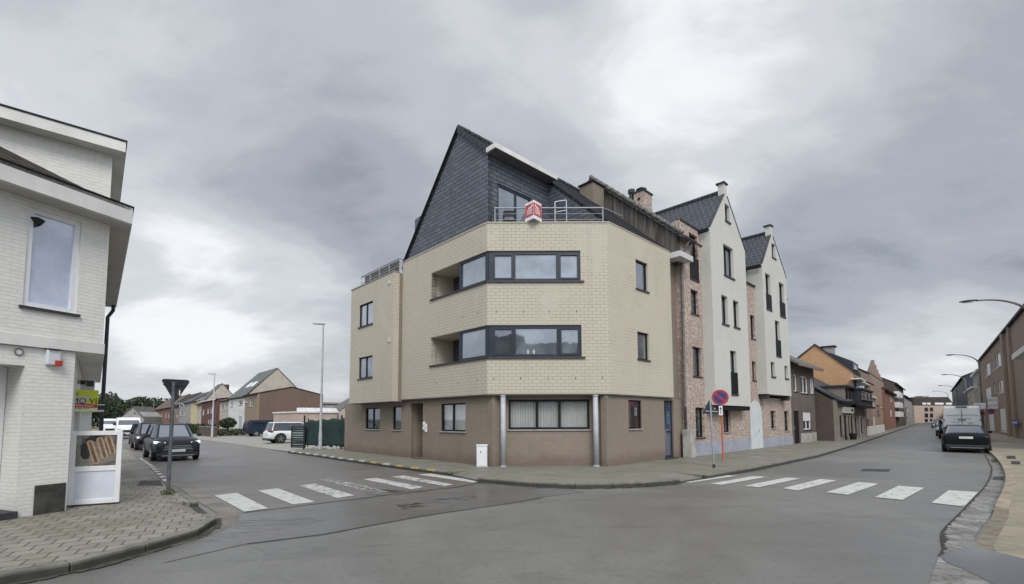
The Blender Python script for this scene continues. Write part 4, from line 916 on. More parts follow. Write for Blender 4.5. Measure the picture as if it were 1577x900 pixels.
# red V-shaped sale board on the railing
vb = thing('sale_board', 'red and white V-shaped sale board fixed to the terrace railing', 'sign', tuple(F2.pt(1.73, ZT, .0)))
zc_ = F2.sz(822, 325, .2)[1]; pm = at_depth(822, 325, 16.75)
zt_, zb_ = at_depth(822, 308, 16.75).z, at_depth(822, 336, 16.75).z
for sgn in (-1, 1):
    e_ = Vector((pm.x+sgn*.30, pm.y+.32, 0)); c_ = Vector((pm.x, pm.y, 0)); nn = Vector((sgn*.73, -.68, 0)).normalized()
    def vp(t, z, o=0.0): p = c_.lerp(e_, t)+nn*o; return Vector((p.x, p.y, z))
    b = MB(); b.hexa([vp(0, zb_), vp(1, zb_-.02), vp(1, zb_-.02, -.012), vp(0, zb_, -.012), vp(0, zt_), vp(1, zt_-.02), vp(1, zt_-.02, -.012), vp(0, zt_, -.012)])
    pn = b.build('board', M_SWHITE, vb)
    H_ = zt_-zb_; b = MB(); b.poly([vp(.02, zb_+H_*.18, .003), vp(.98, zb_-.02+H_*.18, .003), vp(.98, zb_-.02+H_*.88, .003), vp(.02, zb_+H_*.88, .003)]); b.build('red_panel', plain('faded_red_panel', (.47, .075, .085), .5, 0, .15, 6), pn, fix=False)
    x0_, x1_ = (.18, .42) if sgn > 0 else (.12, .42)
    class _B:
        def poly(s_, p): MB().poly(p).build('lettering', M_SWHITE, pn, fix=False)
    b = _B()
    b.poly([vp(x0_, zb_+H_*.66, .005), vp(x0_+.12, zb_+H_*.66, .005), vp(x0_+.12, zb_+H_*.80, .005), vp(x0_, zb_+H_*.80, .005)]); b.poly([vp(x0_+.12, zb_+H_*.64, .005), vp(x1_+.18, zb_+H_*.58, .005), vp(x1_+.18, zb_+H_*.66, .005), vp(x0_+.12, zb_+H_*.72, .005)])
    for k in range(3): b.poly([vp(.15, zb_+H_*(.52-.1*k), .005), vp(.78, zb_-.01+H_*(.52-.1*k), .005), vp(.78, zb_-.01+H_*(.56-.1*k), .005), vp(.15, zb_+H_*(.56-.1*k), .005)])
    b.poly([vp(.1, zb_+H_*.06, .003), vp(.9, zb_+H_*.06, .003), vp(.9, zb_+H_*.10, .003), vp(.1, zb_+H_*.10, .003)])
# flowerpots inside the lower strip window
pt_ = []
for k, (px, w_) in enumerate(((813, .05), (822, .06))):
    s, z = F2.sz(px, 538, -.08); p = F2.pt(s, zb2+.1, -.085)
    m_ = MB(); m_.tube([p, p+Vector((0, 0, .05)), p+Vector((0, 0, .14))], [.03, .045, .05], 10); m_.tube([p+Vector((0, 0, .14)), p+Vector((0, 0, .22))], [.01, .006], 6)
    o = m_.build('window_ornament', M_LGREY, bld)
# ================================================================ LEFT WHITE CORNER BUILDING
C0 = G(101, 787, .12); FL = Fac(C0, 21.5, 1)
wb = thing('white_corner_house', 'white painted brick corner house at the left edge with projecting upper floor', 'building', (C0.x-2, C0.y+2, 0))
CS = .42                                   # the upper floor reaches this far past the ground floor corner
SV = -40.9
def side(s0, d0=0): return Fac(FL.pt(s0, 0, d0), SV, 1)
FS0 = side(0.0); FS1 = side(CS)
# ground floor: front wall with the door recess at its left
dz0, dz1 = .12, 2.77
rs = -.72
mb = MB(); wall_mb(mb, FL, [(-4.5, .05), (0, .05), (0, 3.1), (-4.5, 3.1)], [(-2.2, rs, .13, dz1)], .35, .62)
mb.fbox(FS0, .02, 9, .05, 3.1, -.3, 0); mb.build('ground_floor_wall', M_WHITEB, wb)
dm = MB(); d0, d1 = -.62, -.54
dm.fbox(FL, rs-.16, rs-.01, .15, dz1-.01, d0, d1); dm.fbox(FL, -2.19, rs-.16, dz1-.14, dz1-.01, d0, d1-.002); dm.fbox(FL, -2.19, rs-.16, 2.15, 2.27, d0, d1-.002); dm.fbox(FL, -2.19, rs-.16, .15, .8, d0, d1-.01)
dr = dm.build('door_frame', M_WHITEF, wb); MB().fbox(FL, -2.19, rs-.16, 2.27, dz1-.14, d0+.01, d0+.03).build('pane', M_GLASS_D, dr); MB().fbox(FL, -2.19, rs-.16, .8, 2.15, d0+.01, d0+.03).build('pane', M_WHITEF, dr)
MB().fbox(FL, -2.3, rs+.02, .10, .24, -.6, .06).build('door_step', M_SILL, wb, bevel=.008)
a, b, c, d = FL.rect(52, 747, 100.5, 790); MB().fbox(FL, a, b-.005, .08, FL.sz(76, 746)[1], 0, .012).build('stone_plate', M_STONE_D, wb)
# first floor
r_ = FL.rect(39, 335, 122, 476, .04); wz0 = FL.sz(80, 478, .04)[1]; wz1 = FL.sz(80, 329, .04)[1]; win = (r_[0], r_[1], wz0, wz1)
mb = MB(); wall_mb(mb, FL, [(-4.5, 3.3), (CS, 3.3), (CS, 5.9), (-4.5, 5.9)], [win], .3, .12, .04)
FS1b = Fac(FL.pt(CS, 0, .04), SV, 1)
mb.fbox(FS1b, .0, 9.5, 3.3, 5.9, -.3, 0)
mb.build('upper_wall', M_WHITEB, wb)
wf = window(FL, wb, win, fm=M_WHITEF, gm=glassm('sky_window_glass', (.25, .27, .36), .42), wall_d=.04, dep=.05, fw=.085, sm=M_SILL)
lm = MB(); s, z = FL.sz(54, 341, 0); p = FL.pt(s+.0, z, -.0); 
lm.tube([FL.pt(s-.06, z+.05, .0), FL.pt(s+.0, z+.02, .04), FL.pt(s+.07, z-.03, .07)], [.015, .06, .075], 10); lm.build('lamp_shade', M_BLACK, wf, smooth=True)
# fascia band under the first floor, with its soffit over the pavement
def fp(s0, dF, dS, L, extra=0):   # footprint polygon with front offset dF and side offset dS
    a = FL.pt(-4.6, 0, dF); 
    # corner = intersection of the offset front and the offset side line
    Pf = Vector(FL.pt(CS, 0, dF)[:2]); fs = Fac(FL.pt(CS, 0, .04), SV, 1); Ps = fs.P+fs.n*dS
    t1, t2 = FL.t, fs.t; det = t1.x*(-t2.y)+t2.x*t1.y; dx_, dy_ = Ps.x-Pf.x, Ps.y-Pf.y
    k = (dx_*(-t2.y)+t2.x*dy_)/det; c = Pf+t1*k
    e = Vector(fs.pt(L, 0, dS)[:2]); g_ = Vector(fs.pt(L, 0, -4)[:2]); h = Vector(FL.pt(-4.6, 0, -6)[:2])
    return [tuple(a)[:2], tuple(c), tuple(e), tuple(g_), tuple(h)], c
q, cc = fp(CS, .07, .03, 9.5); MB().prism(q, 3.11, 3.32).build('fascia_band', M_WFASC, wb, bevel=.006)
# eaves box: deep white fascia and wide grey soffit
q, ce = fp(CS, .47, .34, 9.2); eb = MB().prism(q, 5.76, 6.10).build('eaves', M_WFASC, wb, bevel=.008)
q2, _ = fp(CS, .45, .32, 9.15); MB().prism(q2, 5.74, 5.765).build('soffit', plain('beige_soffit', (.42, .41, .38), .7, 0, .1, 1), eb)
q3_, _ = fp(CS, .49, .36, 9.22); MB().prism(q3_, 6.10, 6.125).build('edge_trim', M_BLACKF, eb)
# tiled slope between the eaves and the attic storey
UPA = Fac(FS1b.pt(.35, 0, -.02), 49, 1); 
e1, e2 = FL.pt(-4.6, 6.13, .47), FL.pt(CS+.12, 6.13, .47); k1 = UPA.pt(-.02, 6.36, .05); k2 = UPA.pt(-6, 8.5, .02)
mb = MB(); mb.add([e1, e2, k1, k2], [(0, 1, 2), (0, 2, 3)]); mb.add([p-Vector((0, 0, .1)) for p in (e1, e2, k1, k2)], [(0, 2, 1), (0, 3, 2)])
for a, b in ((e1, e2), (e2, k1), (k1, k2)): mb.poly([a, b, b-Vector((0, 0, .1)), a-Vector((0, 0, .1))])
mb.build('roof', M_TILE_B, wb, fix=False)
# attic storey
zu0, zu1 = 5.9, UPA.sz(170, 230, 0)[1]; ztop_ = UPA.sz(187, 217, .32)[1]; zbot_ = UPA.sz(186, 233, .32)[1]
mb = MB(); mb.fbox(UPA, -7, 0, 5.8, zbot_+.1, -3.5, 0); mb.build('attic_wall', M_WHITEB, wb)
mb = MB(); mb.fbox(UPA, -7.2, .20, zbot_, ztop_, -4.2, .32); af = mb.build('attic_eaves', M_WFASC, wb, bevel=.006); mb = MB(); mb.fbox(UPA, -7.22, .22, ztop_, ztop_+.03, -4.2, .34); mb.build('edge_trim', M_BLACKF, af)
# downpipe at the far end of the side wall
a_ = FS1b.pt(8.7, 0, .25); b_ = FS1b.pt(8.7, 0, .12); mb = MB(); mb.tube([(a_.x, a_.y, 5.75), (a_.x, a_.y, 5.55), (b_.x, b_.y, 5.3), (b_.x, b_.y, .15)], .055, 8); mb.build('downpipe', M_PIPE_D, wb)
# side wall shopfront: white frames and a wall box
def sbox(nm, s0, s1, z0, z1, d0, d1, m, par=wb, **k): return MB().fbox(FS0, s0, s1, z0, z1, d0, d1).build(nm, m, par, **k)
sbox('window_frame', 1.9, 2.05, .15, 2.6, 0, .06, M_WHITEF); sbox('window_frame', 3.2, 3.35, .15, 2.6, 0, .06, M_WHITEF)
sbox('shop_pane', 2.05, 3.2, .9, 2.5, .0, .02, M_GLASS_D); sbox('shop_shelf', 3.4, 4.3, 2.02, 2.06, .0, .5, M_WHITEF)
# alarm box and round vent on the front wall
s, z = FL.sz(82, 554); ab = thing('alarm_box', 'white alarm siren box with red lamp under the fascia of the white house', 'alarm box', tuple(FL.pt(s, z, 0)))
MB().fbox(FL, s-.13, s+.07, z-.11, z+.17, 0.002, .10).build('housing', M_CAB, ab, bevel=.02); MB().fbox(FL, s-.02, s+.09, z-.12, z-.02, .04, .125).build('red_lamp', plain('red_lamp_cover', (.42, .05, .02), .3), ab, bevel=.01)
MB().fbox(FL, s-.13, s+.05, z+.17, z+.185, 0.002, .14).build('hood', M_BLACK, ab)
s, z = FL.sz(28.5, 542); rv = thing('wall_vent', 'round grey vent ring on the white wall left of the alarm box', 'vent', tuple(FL.pt(s, z, 0)))
pts = [FL.pt(s+.055*math.cos(k*math.pi/10), z+.055*math.sin(k*math.pi/10), .015) for k in range(21)]; MB().tube(pts, .014, 6).build('ring', plain('vent_grey', (.2, .2, .19), .6), rv); 
MB().tube([FL.pt(s, z, .0), FL.pt(s, z, .012)], .05, 16).build('cover', M_WFASC, rv)
# air conditioner box behind the yellow board
ac = thing('air_conditioner', 'pale wall-mounted box with dark slots above the yellow board', 'air conditioner', tuple(FS0.pt(1.8, 2.3, .3)))
MB().fbox(FS0, 2.3, 3.1, 2.16, 2.74, .02, .30).build('housing', plain('box_beige', (.5, .49, .46), .5, 0, .06), ac, bevel=.01)
MB().fbox(FS0, 2.27, 2.298, 2.62, 2.71, .05, .14).build('slot', M_BLACK, ac); MB().fbox(FS0, 2.27, 2.298, 2.58, 2.71, .16, .28).build('grille', M_DKMET, ac)
MB().fbox(FS0, 2.35, 3.0, 2.2, 2.7, .0, .018).build('bracket', M_STEEL, ac)
# yellow sale board sticking out of the side wall
D_ = 10.35
yb = thing('sale_board', 'yellow estate agent board with red banner on the white house', 'sign', tuple(at_depth(130, 617, D_)))
ya = at_depth(107, 600, D_-.12); yb_ = at_depth(152, 602, D_+.12); yd = at_depth(106, 634, D_-.12); yc = at_depth(150.5, 635, D_+.12)
xx = (yb_-ya); xx.z = 0; xu = xx.normalized(); nn = Vector((xu.y, -xu.x, 0)); W_ = xx.length; zt_, zb_ = (ya.z+yb_.z)/2, (yd.z+yc.z)/2; H_ = zt_-zb_
def yp(a, b, o=0.0): p = Vector((ya.x, ya.y, 0))+xu*W_*a+nn*o; return Vector((p.x, p.y, zb_+H_*b))
def yq(nm, a0, a1, b0, b1, o, m, sk=0.0, par=None):
    return MB().poly([yp(a0, b0, o), yp(a1, b0+sk, o), yp(a1, b1+sk, o), yp(a0, b1, o)]).build(nm, m, par, fix=False)
b = MB(); b.hexa([yp(-.2, 0), yp(1, 0), yp(1, 0, -.012), yp(-.2, 0, -.012), yp(-.2, 1), yp(1, 1), yp(1, 1, -.012), yp(-.2, 1, -.012)]); pn = b.build('board', M_YEL, yb)
yq('pale_band', -.2, 1, .02, .36, .002, M_PALEY, 0, pn)
cl_ = [(.22, .56), (.2, .66), (.32, .74), (.42, .69), (.52, .66), (.62, .72), (.72, .72), (.70, .60), (.62, .54), (.60, .38), (.22, .38)]
MB().poly([yp(a, b_2, .003) for a, b_2 in cl_]).build('grey_map_shape', M_LGREY, pn, fix=False)
off = yb.location
def ytxt(t, a, b_2, size, m, o, sq=1.0, par=pn):
    mt = plane_mtx(yp(a, b_2, o), xu, nn, off); return text_mesh(t, size, m, 'lettering', par, mt, .0008, 'LEFT', sq)
ytxt('MO VL', .09, .38, H_*.36, M_BLACK, .004, .92)
ytxt('eel', .07, .76, H_*.20, M_BLACK, .004, 1.1)
ytxt('58 02 03', .11, .13, H_*.22, M_BLACK, .004, .78)
b = MB(); b.hexa([yp(-.15, .26, .004), yp(1.0, .18, .004), yp(1.0, .18, .012), yp(-.15, .26, .012), yp(-.15, .42, .004), yp(1.0, .34, .004), yp(1.0, .34, .012), yp(-.15, .42, .012)]); bn = b.build('banner', M_RED, pn)
mt = plane_mtx(yp(.20, .265, .0135), (xu+Vector((0, 0, -.08*H_/W_))), nn, off); text_mesh('APPARTEMENT', H_*.115, M_SWHITE, 'lettering', bn, mt, .0006, 'LEFT', .9)
MB().tube([yp(1.0, .33, -.03), yp(1.22, .33, -.03)], .012, 6).build('bracket', M_WHITEF, yb)
MB().fbox(FS0, 1.75, 1.85, .15, 2.3, .10, .28).build('post', M_WHITEF, yb)
# small yellow flag-like card behind the screen panel
yk = tag(MB().add([at_depth(133, 650, 10.6), at_depth(143, 657, 10.7), at_depth(140, 664, 10.7), at_depth(133, 664, 10.6), at_depth(133, 650, 10.66), at_depth(143, 657, 10.76), at_depth(140, 664, 10.76), at_depth(133, 664, 10.66)], [(0, 1, 2, 3), (7, 6, 5, 4), (0, 4, 5, 1), (1, 5, 6, 2), (2, 6, 7, 3), (3, 7, 4, 0)]).build('card', M_YEL), 'small yellow card hanging above the snack screen panel', 'card')
# snack panel: white framed screen with a hot dog picture, standing off the corner
ga_, gb_ = G(103, 781, .12), G(183.5, 775.5, .12)
px_ = (gb_-ga_); px_.z = 0; FP = Fac(ga_, math.degrees(math.atan2(px_.x, px_.y)), 1); PW = px_.length
zT = (FP.sz(107, 662.5)[1]+FP.sz(187, 665.5)[1])/2
hp = thing('snack_screen', 'white framed screen panel with a hot dog picture beside the white house', 'screen panel', tuple(FP.pt(PW/2, .12, 0)))
mb = MB(); fw = .085; b0 = .15; zm = FP.sz(140, 722)[1]
mb.fbox(FP, 0, fw, b0, zT, -.03, .03); mb.fbox(FP, PW-fw, PW, b0, zT, -.03, .03)
for a, c in ((b0, b0+.09), (zT-.085, zT), (zm-.05, zm+.05)): mb.fbox(FP, fw, PW-fw, a, c, -.029, .028)
fr = mb.build('frame', M_WHITEF, hp, bevel=.004)
MB().fbox(FP, fw, PW-fw, b0+.09, zm-.05, -.01, .008).build('lower_panel', plain('panel_white_blue', (.60, .65, .72), .4, 0, .04), fr)
MB().fbox(FP, .0, PW, .12, .15, -.035, .035).build('foot_rail', M_DKMET, hp)
i0, i1, j0, j1 = fw, PW-fw, zm+.05, zT-.085; IW, IH = i1-i0, j1-j0
def pic():
    t = NT('dim_food_photo_print'); sp = t.n('ShaderNodeSeparateXYZ'); t.set(sp.inputs[0], t.uv); n = t.noise(3.5, 5, .6, .4)
    return t.done(t.bsdf(t.mix(t.ramp(n, .38, .62), (.09, .08, .07), (.23, .20, .17)), .25, 0, None, .5))
pc = MB().fbox(FP, i0, i1, j0, j1, -.01, .006).build('picture', pic(), fr)
def pq(a, b_2, o=.008): return FP.pt(i0+IW*a, j0+IH*b_2, o)
M_BUN = plain('printed_bun', (.34, .265, .18), .35, 0, .2, 14); M_SAUS = plain('printed_sausage', (.15, .085, .055), .35, 0, .5, 30); M_DKP = plain('printed_dark', (.03, .028, .027), .3, 0, .3, 8); M_GRP = plain('printed_grey', (.20, .20, .17), .3, 0, .3, 8)
def blob(pts, o, m, nm): MB().poly([pq(a, b_2, o) for a, b_2 in pts]).build(nm, m, pc, fix=False)
blob([(.0, .0), (.0, 1), (.12, 1), (.14, .3), (.3, .2), (.36, 0)], .0075, M_GRP, 'picture_detail')
blob([(.12, .35), (.10, .70), (.2, .78), (.30, .72), (.36, .50), (.32, .25), (.18, .22)], .008, M_DKP, 'picture_detail'); blob([(.20, .88), (.34, .97), (.60, .99), (.58, .86), (.42, .78), (.3, .74), (.22, .8)], .0082, M_DKP, 'picture_detail')
for k, (x, y, l) in enumerate(((.33, .76, 1.0), (.56, .86, .92), (.77, .92, .8))):
    ax = Vector((.17*l, -.62*l)); wx = .085
    def cap(w_, e): 
        pts = []; n = Vector((ax.y, -ax.x)).normalized(); 
        for j in range(9): a = math.pi*j/8; pts.append((x+n.x*w_*math.cos(a)*1.0-ax.x*.12*math.sin(a)*e, y+n.y*w_*math.cos(a)-ax.y*.12*math.sin(a)*e))
        for j in range(9): a = math.pi*j/8; pts.append((x+ax.x-n.x*w_*math.cos(a)+ax.x*.12*math.sin(a)*e, y+ax.y-n.y*w_*math.cos(a)+ax.y*.12*math.sin(a)*e))
        return pts
    blob(cap(wx, 1), .009+k*.0012, M_BUN, 'printed_hot_dog'); blob(cap(wx*.45, .6), .0096+k*.0012, M_SAUS, 'printed_hot_dog')
# ================================================================ SIGN POLES, CABINET
# give-way sign seen from behind on a leaning pole
b = G(258.5, 762, .12); t_ = b.y+.0
top = at_depth(268, 586, b.y+.05)
yw = thing('give_way_sign', 'dark back of a downward triangle sign on a leaning pole at the left corner', 'sign', tuple(b))
mb = MB(); mb.tube([b, b+(top-b)*.985], .038, 12); mb.build('pole', M_POLE, yw, smooth=False)
T = lambda px, py: at_depth(px, py, b.y+.0)
cx_, cy_ = 267.5, 601
def rtri(pts, r=.05, n=5):
    out = []
    for i in range(3):
        p = pts[i]; a = (pts[i-1]-p).normalized(); c = (pts[(i+1) % 3]-p).normalized()
        for j in range(n+1):
            t = j/n; q = p+a*r*(1-t)*(1-t)*1.6+c*r*t*t*1.6+ (a+c)*r*.15; out.append(q)
    return out
tri = rtri([T(246, 584), T(290.5, 586), T(267, 619)]); nb = Vector((.1, -1, 0)).normalized()
rot_ = lambda p, o: p+nb*o
mb = MB(); mb.loft([[rot_(p, -.075) for p in tri], [rot_(p, -.05) for p in tri]]); mb.build('sign_plate', M_SIGNBK, yw)
mb = MB(); tr2 = [p+(p-T(cx_, 597))*.035 for p in tri]; mb.tube([rot_(p, -.06) for p in tr2]+[rot_(tr2[0], -.06)], .014, 6); mb.build('rim', M_DKMET, yw)
mb = MB(); mb.hexa([rot_(T(250, 593.5), -.05), rot_(T(286, 595), -.05), rot_(T(286, 595), -.03), rot_(T(250, 593.5), -.03), rot_(T(250, 591.5), -.05), rot_(T(286, 593), -.05), rot_(T(286, 593), -.03), rot_(T(250, 591.5), -.03)]); mb.build('brace', M_DKMET, yw)
mb = MB(); p1, p2 = T(274.5, 608), T(276, 603); mb.box(-.012, .012, -.01, .0, -.06, .06, m=Matrix.Translation(rot_(T(275.5, 605), -.035))); mb.build('sticker', M_SWHITE, yw)
mb = MB(); mb.tube([T(265, 622)+nb*-.05, T(277, 621.5)+nb*-.05, T(281.5, 624)+nb*-.05, T(282, 632)+nb*-.05], .014, 8); mb.tube([T(265, 632.5)+nb*-.05, T(272, 632)+nb*-.05, T(275, 629)+nb*-.05, T(274.5, 620)+nb*-.05], .013, 8)
mb.build('clamp_bracket', M_STEEL, yw)
# weeds at the pole foot
def leaves(mb, c, rad, n, size, seed=1):
    rr = random.Random(seed)
    for _ in range(n):
        while True:
            v = Vector((rr.uniform(-1, 1), rr.uniform(-1, 1), rr.uniform(-1, 1)))
            if v.length <= 1: break
        p = Vector(c)+Vector((v.x*rad[0], v.y*rad[1], v.z*rad[2])); a = Vector((rr.gauss(0, 1), rr.gauss(0, 1), rr.gauss(0, 1))).normalized(); b_ = a.orthogonal().normalized(); s = size*rr.uniform(.6, 1.4)
        mb.poly([p-a*s, p-b_*s*.5, p+a*s, p+b_*s*.5])
def leafm(name, c, c2):
    t = NT(name); n = t.noise(.9, 4, .6); n2 = t.noise(7, 3); o = t.mix(t.ramp(n, .35, .65), c, c2); o = t.mix(t.ramp(n2, .4, .7, 0, .5), o, tuple(x*.4 for x in c)); return t.done(t.bsdf(o, .7, 0, None, .3))
M_LEAF = leafm('dark_green_leaves', (.022, .036, .018), (.045, .065, .03)); M_LEAF2 = leafm('hedge_leaves', (.035, .05, .022), (.07, .085, .035)); M_WEED = leafm('weed_leaves', (.08, .12, .03), (.12, .15, .05))
mb = MB(); leaves(mb, b+Vector((-.02, .02, .05)), (.16, .14, .06), 160, .022, 3); wd = tag(mb.build('weed', M_WEED, fix=False), 'green weeds at the foot of the leaning sign pole', 'weeds'); wd['kind'] = 'stuff'
# warning sign seen from behind and no-parking sign
b = G(1099.5, 720.5, .12); top = at_depth(1093.5, 616, b.y); sg_ = thing('warning_sign', 'back of a triangular sign on a thin grey pole before the brick block', 'sign', tuple(b))
MB().tube([b, top], .032, 12).build('pole', M_STEEL, sg_)
T = lambda px, py, o=0: at_depth(px, py, b.y-.05+o)
tri = rtri([T(1094, 615), T(1107.5, 638), T(1083, 637.5)], .03); mb = MB(); mb.loft([[p+Vector((0, .09, 0)) for p in tri], [p+Vector((0, .105, 0)) for p in tri]]); mb.build('sign_plate', M_SIGNBK, sg_)
mb = MB(); mb.hexa([T(1086.5, 634.2, .05), T(1105, 634.8, .05), T(1105, 634.8, .07), T(1086.5, 634.2, .07), T(1086.5, 632.8, .05), T(1105, 633.4, .05), T(1105, 633.4, .07), T(1086.5, 632.8, .07)]); mb.build('brace', M_STEEL, sg_)
mb = MB(); mb.hexa([T(1098.5, 631.5, .12), T(1101.5, 631.5, .12), T(1101.5, 631.5, .13), T(1098.5, 631.5, .13), T(1098.5, 628.5, .12), T(1101.5, 628.5, .12), T(1101.5, 628.5, .13), T(1098.5, 628.5, .13)]); mb.build('sticker', M_SWHITE, sg_)
MB().tube([b+Vector((0, 0, -.01)), b+Vector((0, 0, .12))], .045, 10).build('pole_sleeve', M_DKMET, sg_)
b = G(1114, 709, .12); d_ = b.y; npk = thing('no_parking_sign', 'round no-parking sign on an orange pole with a white arrow plate', 'sign', tuple(b))
MB().tube([b, at_depth(1109.5, 606, d_)], .036, 12).build('pole', M_ORPOLE, npk)
c_ = at_depth(1109, 612.3, d_-.07); nd = Vector((-.52, -.85, 0)).normalized(); xd = Vector((-nd.y, nd.x, 0)); 
def disc(mb, r, o, seg=36, r0=0, a0=0, a1=2*math.pi):
    P = lambda r_, a: c_+nd*o+xd*math.cos(a)*r_+Vector((0, 0, math.sin(a)*r_))
    if r0 == 0: mb.poly([P(r, 2*math.pi*k/seg) for k in range(seg)])
    else:
        for k in range(seg): a, b2 = a0+(a1-a0)*k/seg, a0+(a1-a0)*(k+1)/seg; mb.poly([P(r0, a), P(r, a), P(r, b2), P(r0, b2)])
RR = .315
mb = MB(); mb.tube([c_-nd*.012, c_], RR, 40); dk = mb.build('sign_plate', M_DKMET, npk)
mb = MB(); disc(mb, RR*.97, .003); mb.build('red_ring', M_RED, dk, fix=False); mb = MB(); disc(mb, RR*.76, .006); mb.build('blue_field', M_BLUE, dk, fix=False)
a_ = R(-42); dv = xd*math.cos(a_)+Vector((0, 0, math.sin(a_))); pv = xd*-math.sin(a_)+Vector((0, 0, math.cos(a_))); mb = MB(); mb.poly([c_+nd*.009+dv*s1*RR*.80+pv*s2*RR*.11 for s1, s2 in ((-1, -1), (1, -1), (1, 1), (-1, 1))]); mb.build('red_bar', M_RED, dk, fix=False)
q = at_depth(1110, 632.5, d_-.06); mb = MB(); 
def pb(x, z, o): return q+xd*x+Vector((0, 0, z))+nd*o
mb.hexa([pb(-.07, -.19, 0), pb(.07, -.19, 0), pb(.07, -.19, -.01), pb(-.07, -.19, -.01), pb(-.07, .19, 0), pb(.07, .19, 0), pb(.07, .19, -.01), pb(-.07, .19, -.01)]); ap = mb.build('arrow_plate', M_SWHITE, npk)
mb = MB(); mb.poly([pb(x, z, .003) for x, z in ((-.012, -.14), (.012, -.14), (.012, .06), (.05, .05), (0, .15), (-.05, .05), (-.012, .06))]); mb.build('arrow', M_BLACK, ap, fix=False)
# roadside utility cabinet
b = G(742, 719.5, .12); cbn = thing('utility_cabinet', 'small white utility cabinet against the beige corner block', 'cabinet', tuple(b))
hw = .19; z1 = at_depth(742, 685, b.y).z; yb0 = b.y
MB().box(b.x-hw, b.x+hw, yb0, yb0+.22, .13, z1-.05).build('body', M_CAB, cbn, bevel=.02); MB().box(b.x-hw-.015, b.x+hw+.015, yb0-.015, yb0+.24, z1-.06, z1).build('lid', M_CAB, cbn, bevel=.02)
MB().box(b.x-hw+.03, b.x+hw-.03, yb0-.006, yb0+.01, .18, z1-.1).build('door', M_WHITEF, cbn, bevel=.003); MB().box(b.x-hw-.02, b.x+hw+.02, yb0-.02, yb0+.24, .115, .145).build('plinth', M_CONC, cbn)
mb = MB(); mb.add([(b.x-.03-.04, yb0-.009, .62), (b.x+.03-.04, yb0-.009, .62), (b.x-.04, yb0-.009, .69)], [(0, 1, 2)]); mb.build('warning_mark', M_DKMET, cbn, fix=False)
# ================================================================ NEIGHBOURING BRICK BLOCK WITH TWO PALE GABLES
nb_ = thing('gabled_apartment_building', 'mixed pink brick apartment block with two pale stepped-out gables', 'building', tuple(F3.pt(12, 0, -4)))
sN0, sN1 = 5.62, 20.6
pw = {}
def R3(x0, y0, x1, y1, d=0.): return F3.rect(x0, y0, x1, y1, d)
wA = [R3(1061, 362, 1075, 430), R3(1064, 447, 1075.5, 484), R3(1067, 535, 1080, 580), R3(1071.5, 628, 1085, 674)]
wA[0] = R3(1062, 362, 1074.5, 431)
wG = [R3(1114, 630, 1125, 666)]
wM = [R3(1156, 486, 1162.5, 522), R3(1158.5, 557, 1164, 586)]
wH = [R3(1187, 633, 1194.5, 660), R3(1208, 633.5, 1215, 664)]
ad = (F3.sz(1154.5, 650)[0], F3.sz(1172.5, 650)[0]); azt = F3.sz(1163, 617)[1]
zNt = F3.sz(1062, 345)[1]-.1
b1 = (7.70, 12.08); b2 = (14.66, 19.0); PB = .49
FB = Fac(F3.pt(0, 0, PB), 45.7, 1)
zmid = 9.35
mb = MB()
wall_mb(mb, F3, [(sN0, .05), (sN1, .05), (sN1, 9.6), (19.0, 9.6), (19., 3.0), (b2[0], 3.0), (b2[0], zmid), (b1[1], zmid), (b1[1], 2.6), (b1[0], 2.6), (b1[0], zNt), (sN0, zNt)], wA+wG+wM+wH, .35, .2)
mb.build('wall', M_PINKB, nb_)
for r in wA+wG+wM+wH:
    tall = (r[3]-r[2]) > 1.6; window(F3, nb_, r, (), (.5,) if False else (), fm=M_BLACKF, gm=M_GLASS_D, dep=.14, sm=M_SILL if r not in wG+wH else M_SILL_L)
def balus(fc, r, frac, d=0.0):
    MB().fbox(fc, r[0]-.02, r[1]+.02, r[2]+.02, r[2]+(r[3]-r[2])*frac, d+.005, d+.03).build('french_balcony_panel', M_BLACKF, nb_)
balus(F3, wA[0], .48)
# blue grey plinth
mb = MB(); mb.fbox(F3, sN0+.3, ad[0]-.02, .05, .72, 0, .03); mb.fbox(F3, ad[1]+.02, sN1-.02, .05, .66, 0, .03); mb.build('plinth', M_PLINTH, nb_)
# arched pale door
wd_ = ad[1]-ad[0]; cm = (ad[0]+ad[1])/2; rr = wd_/2; pts = [(ad[0], .12), (ad[1], .12)]+[(cm+rr*math.cos(a), azt-rr*.9+rr*.9*math.sin(a)) for a in [math.pi*k/12 for k in range(13)]]
mb = MB(); mb.loft([[F3.pt(a, b_, .01) for a, b_ in pts], [F3.pt(a, b_, .05) for a, b_ in pts]]); ad_ = mb.build('door', M_DOORP, nb_)
MB().fbox(F3, cm+.25, cm+.28, 1.0, 1.2, .05, .09).build('handle', M_STEEL, ad_)
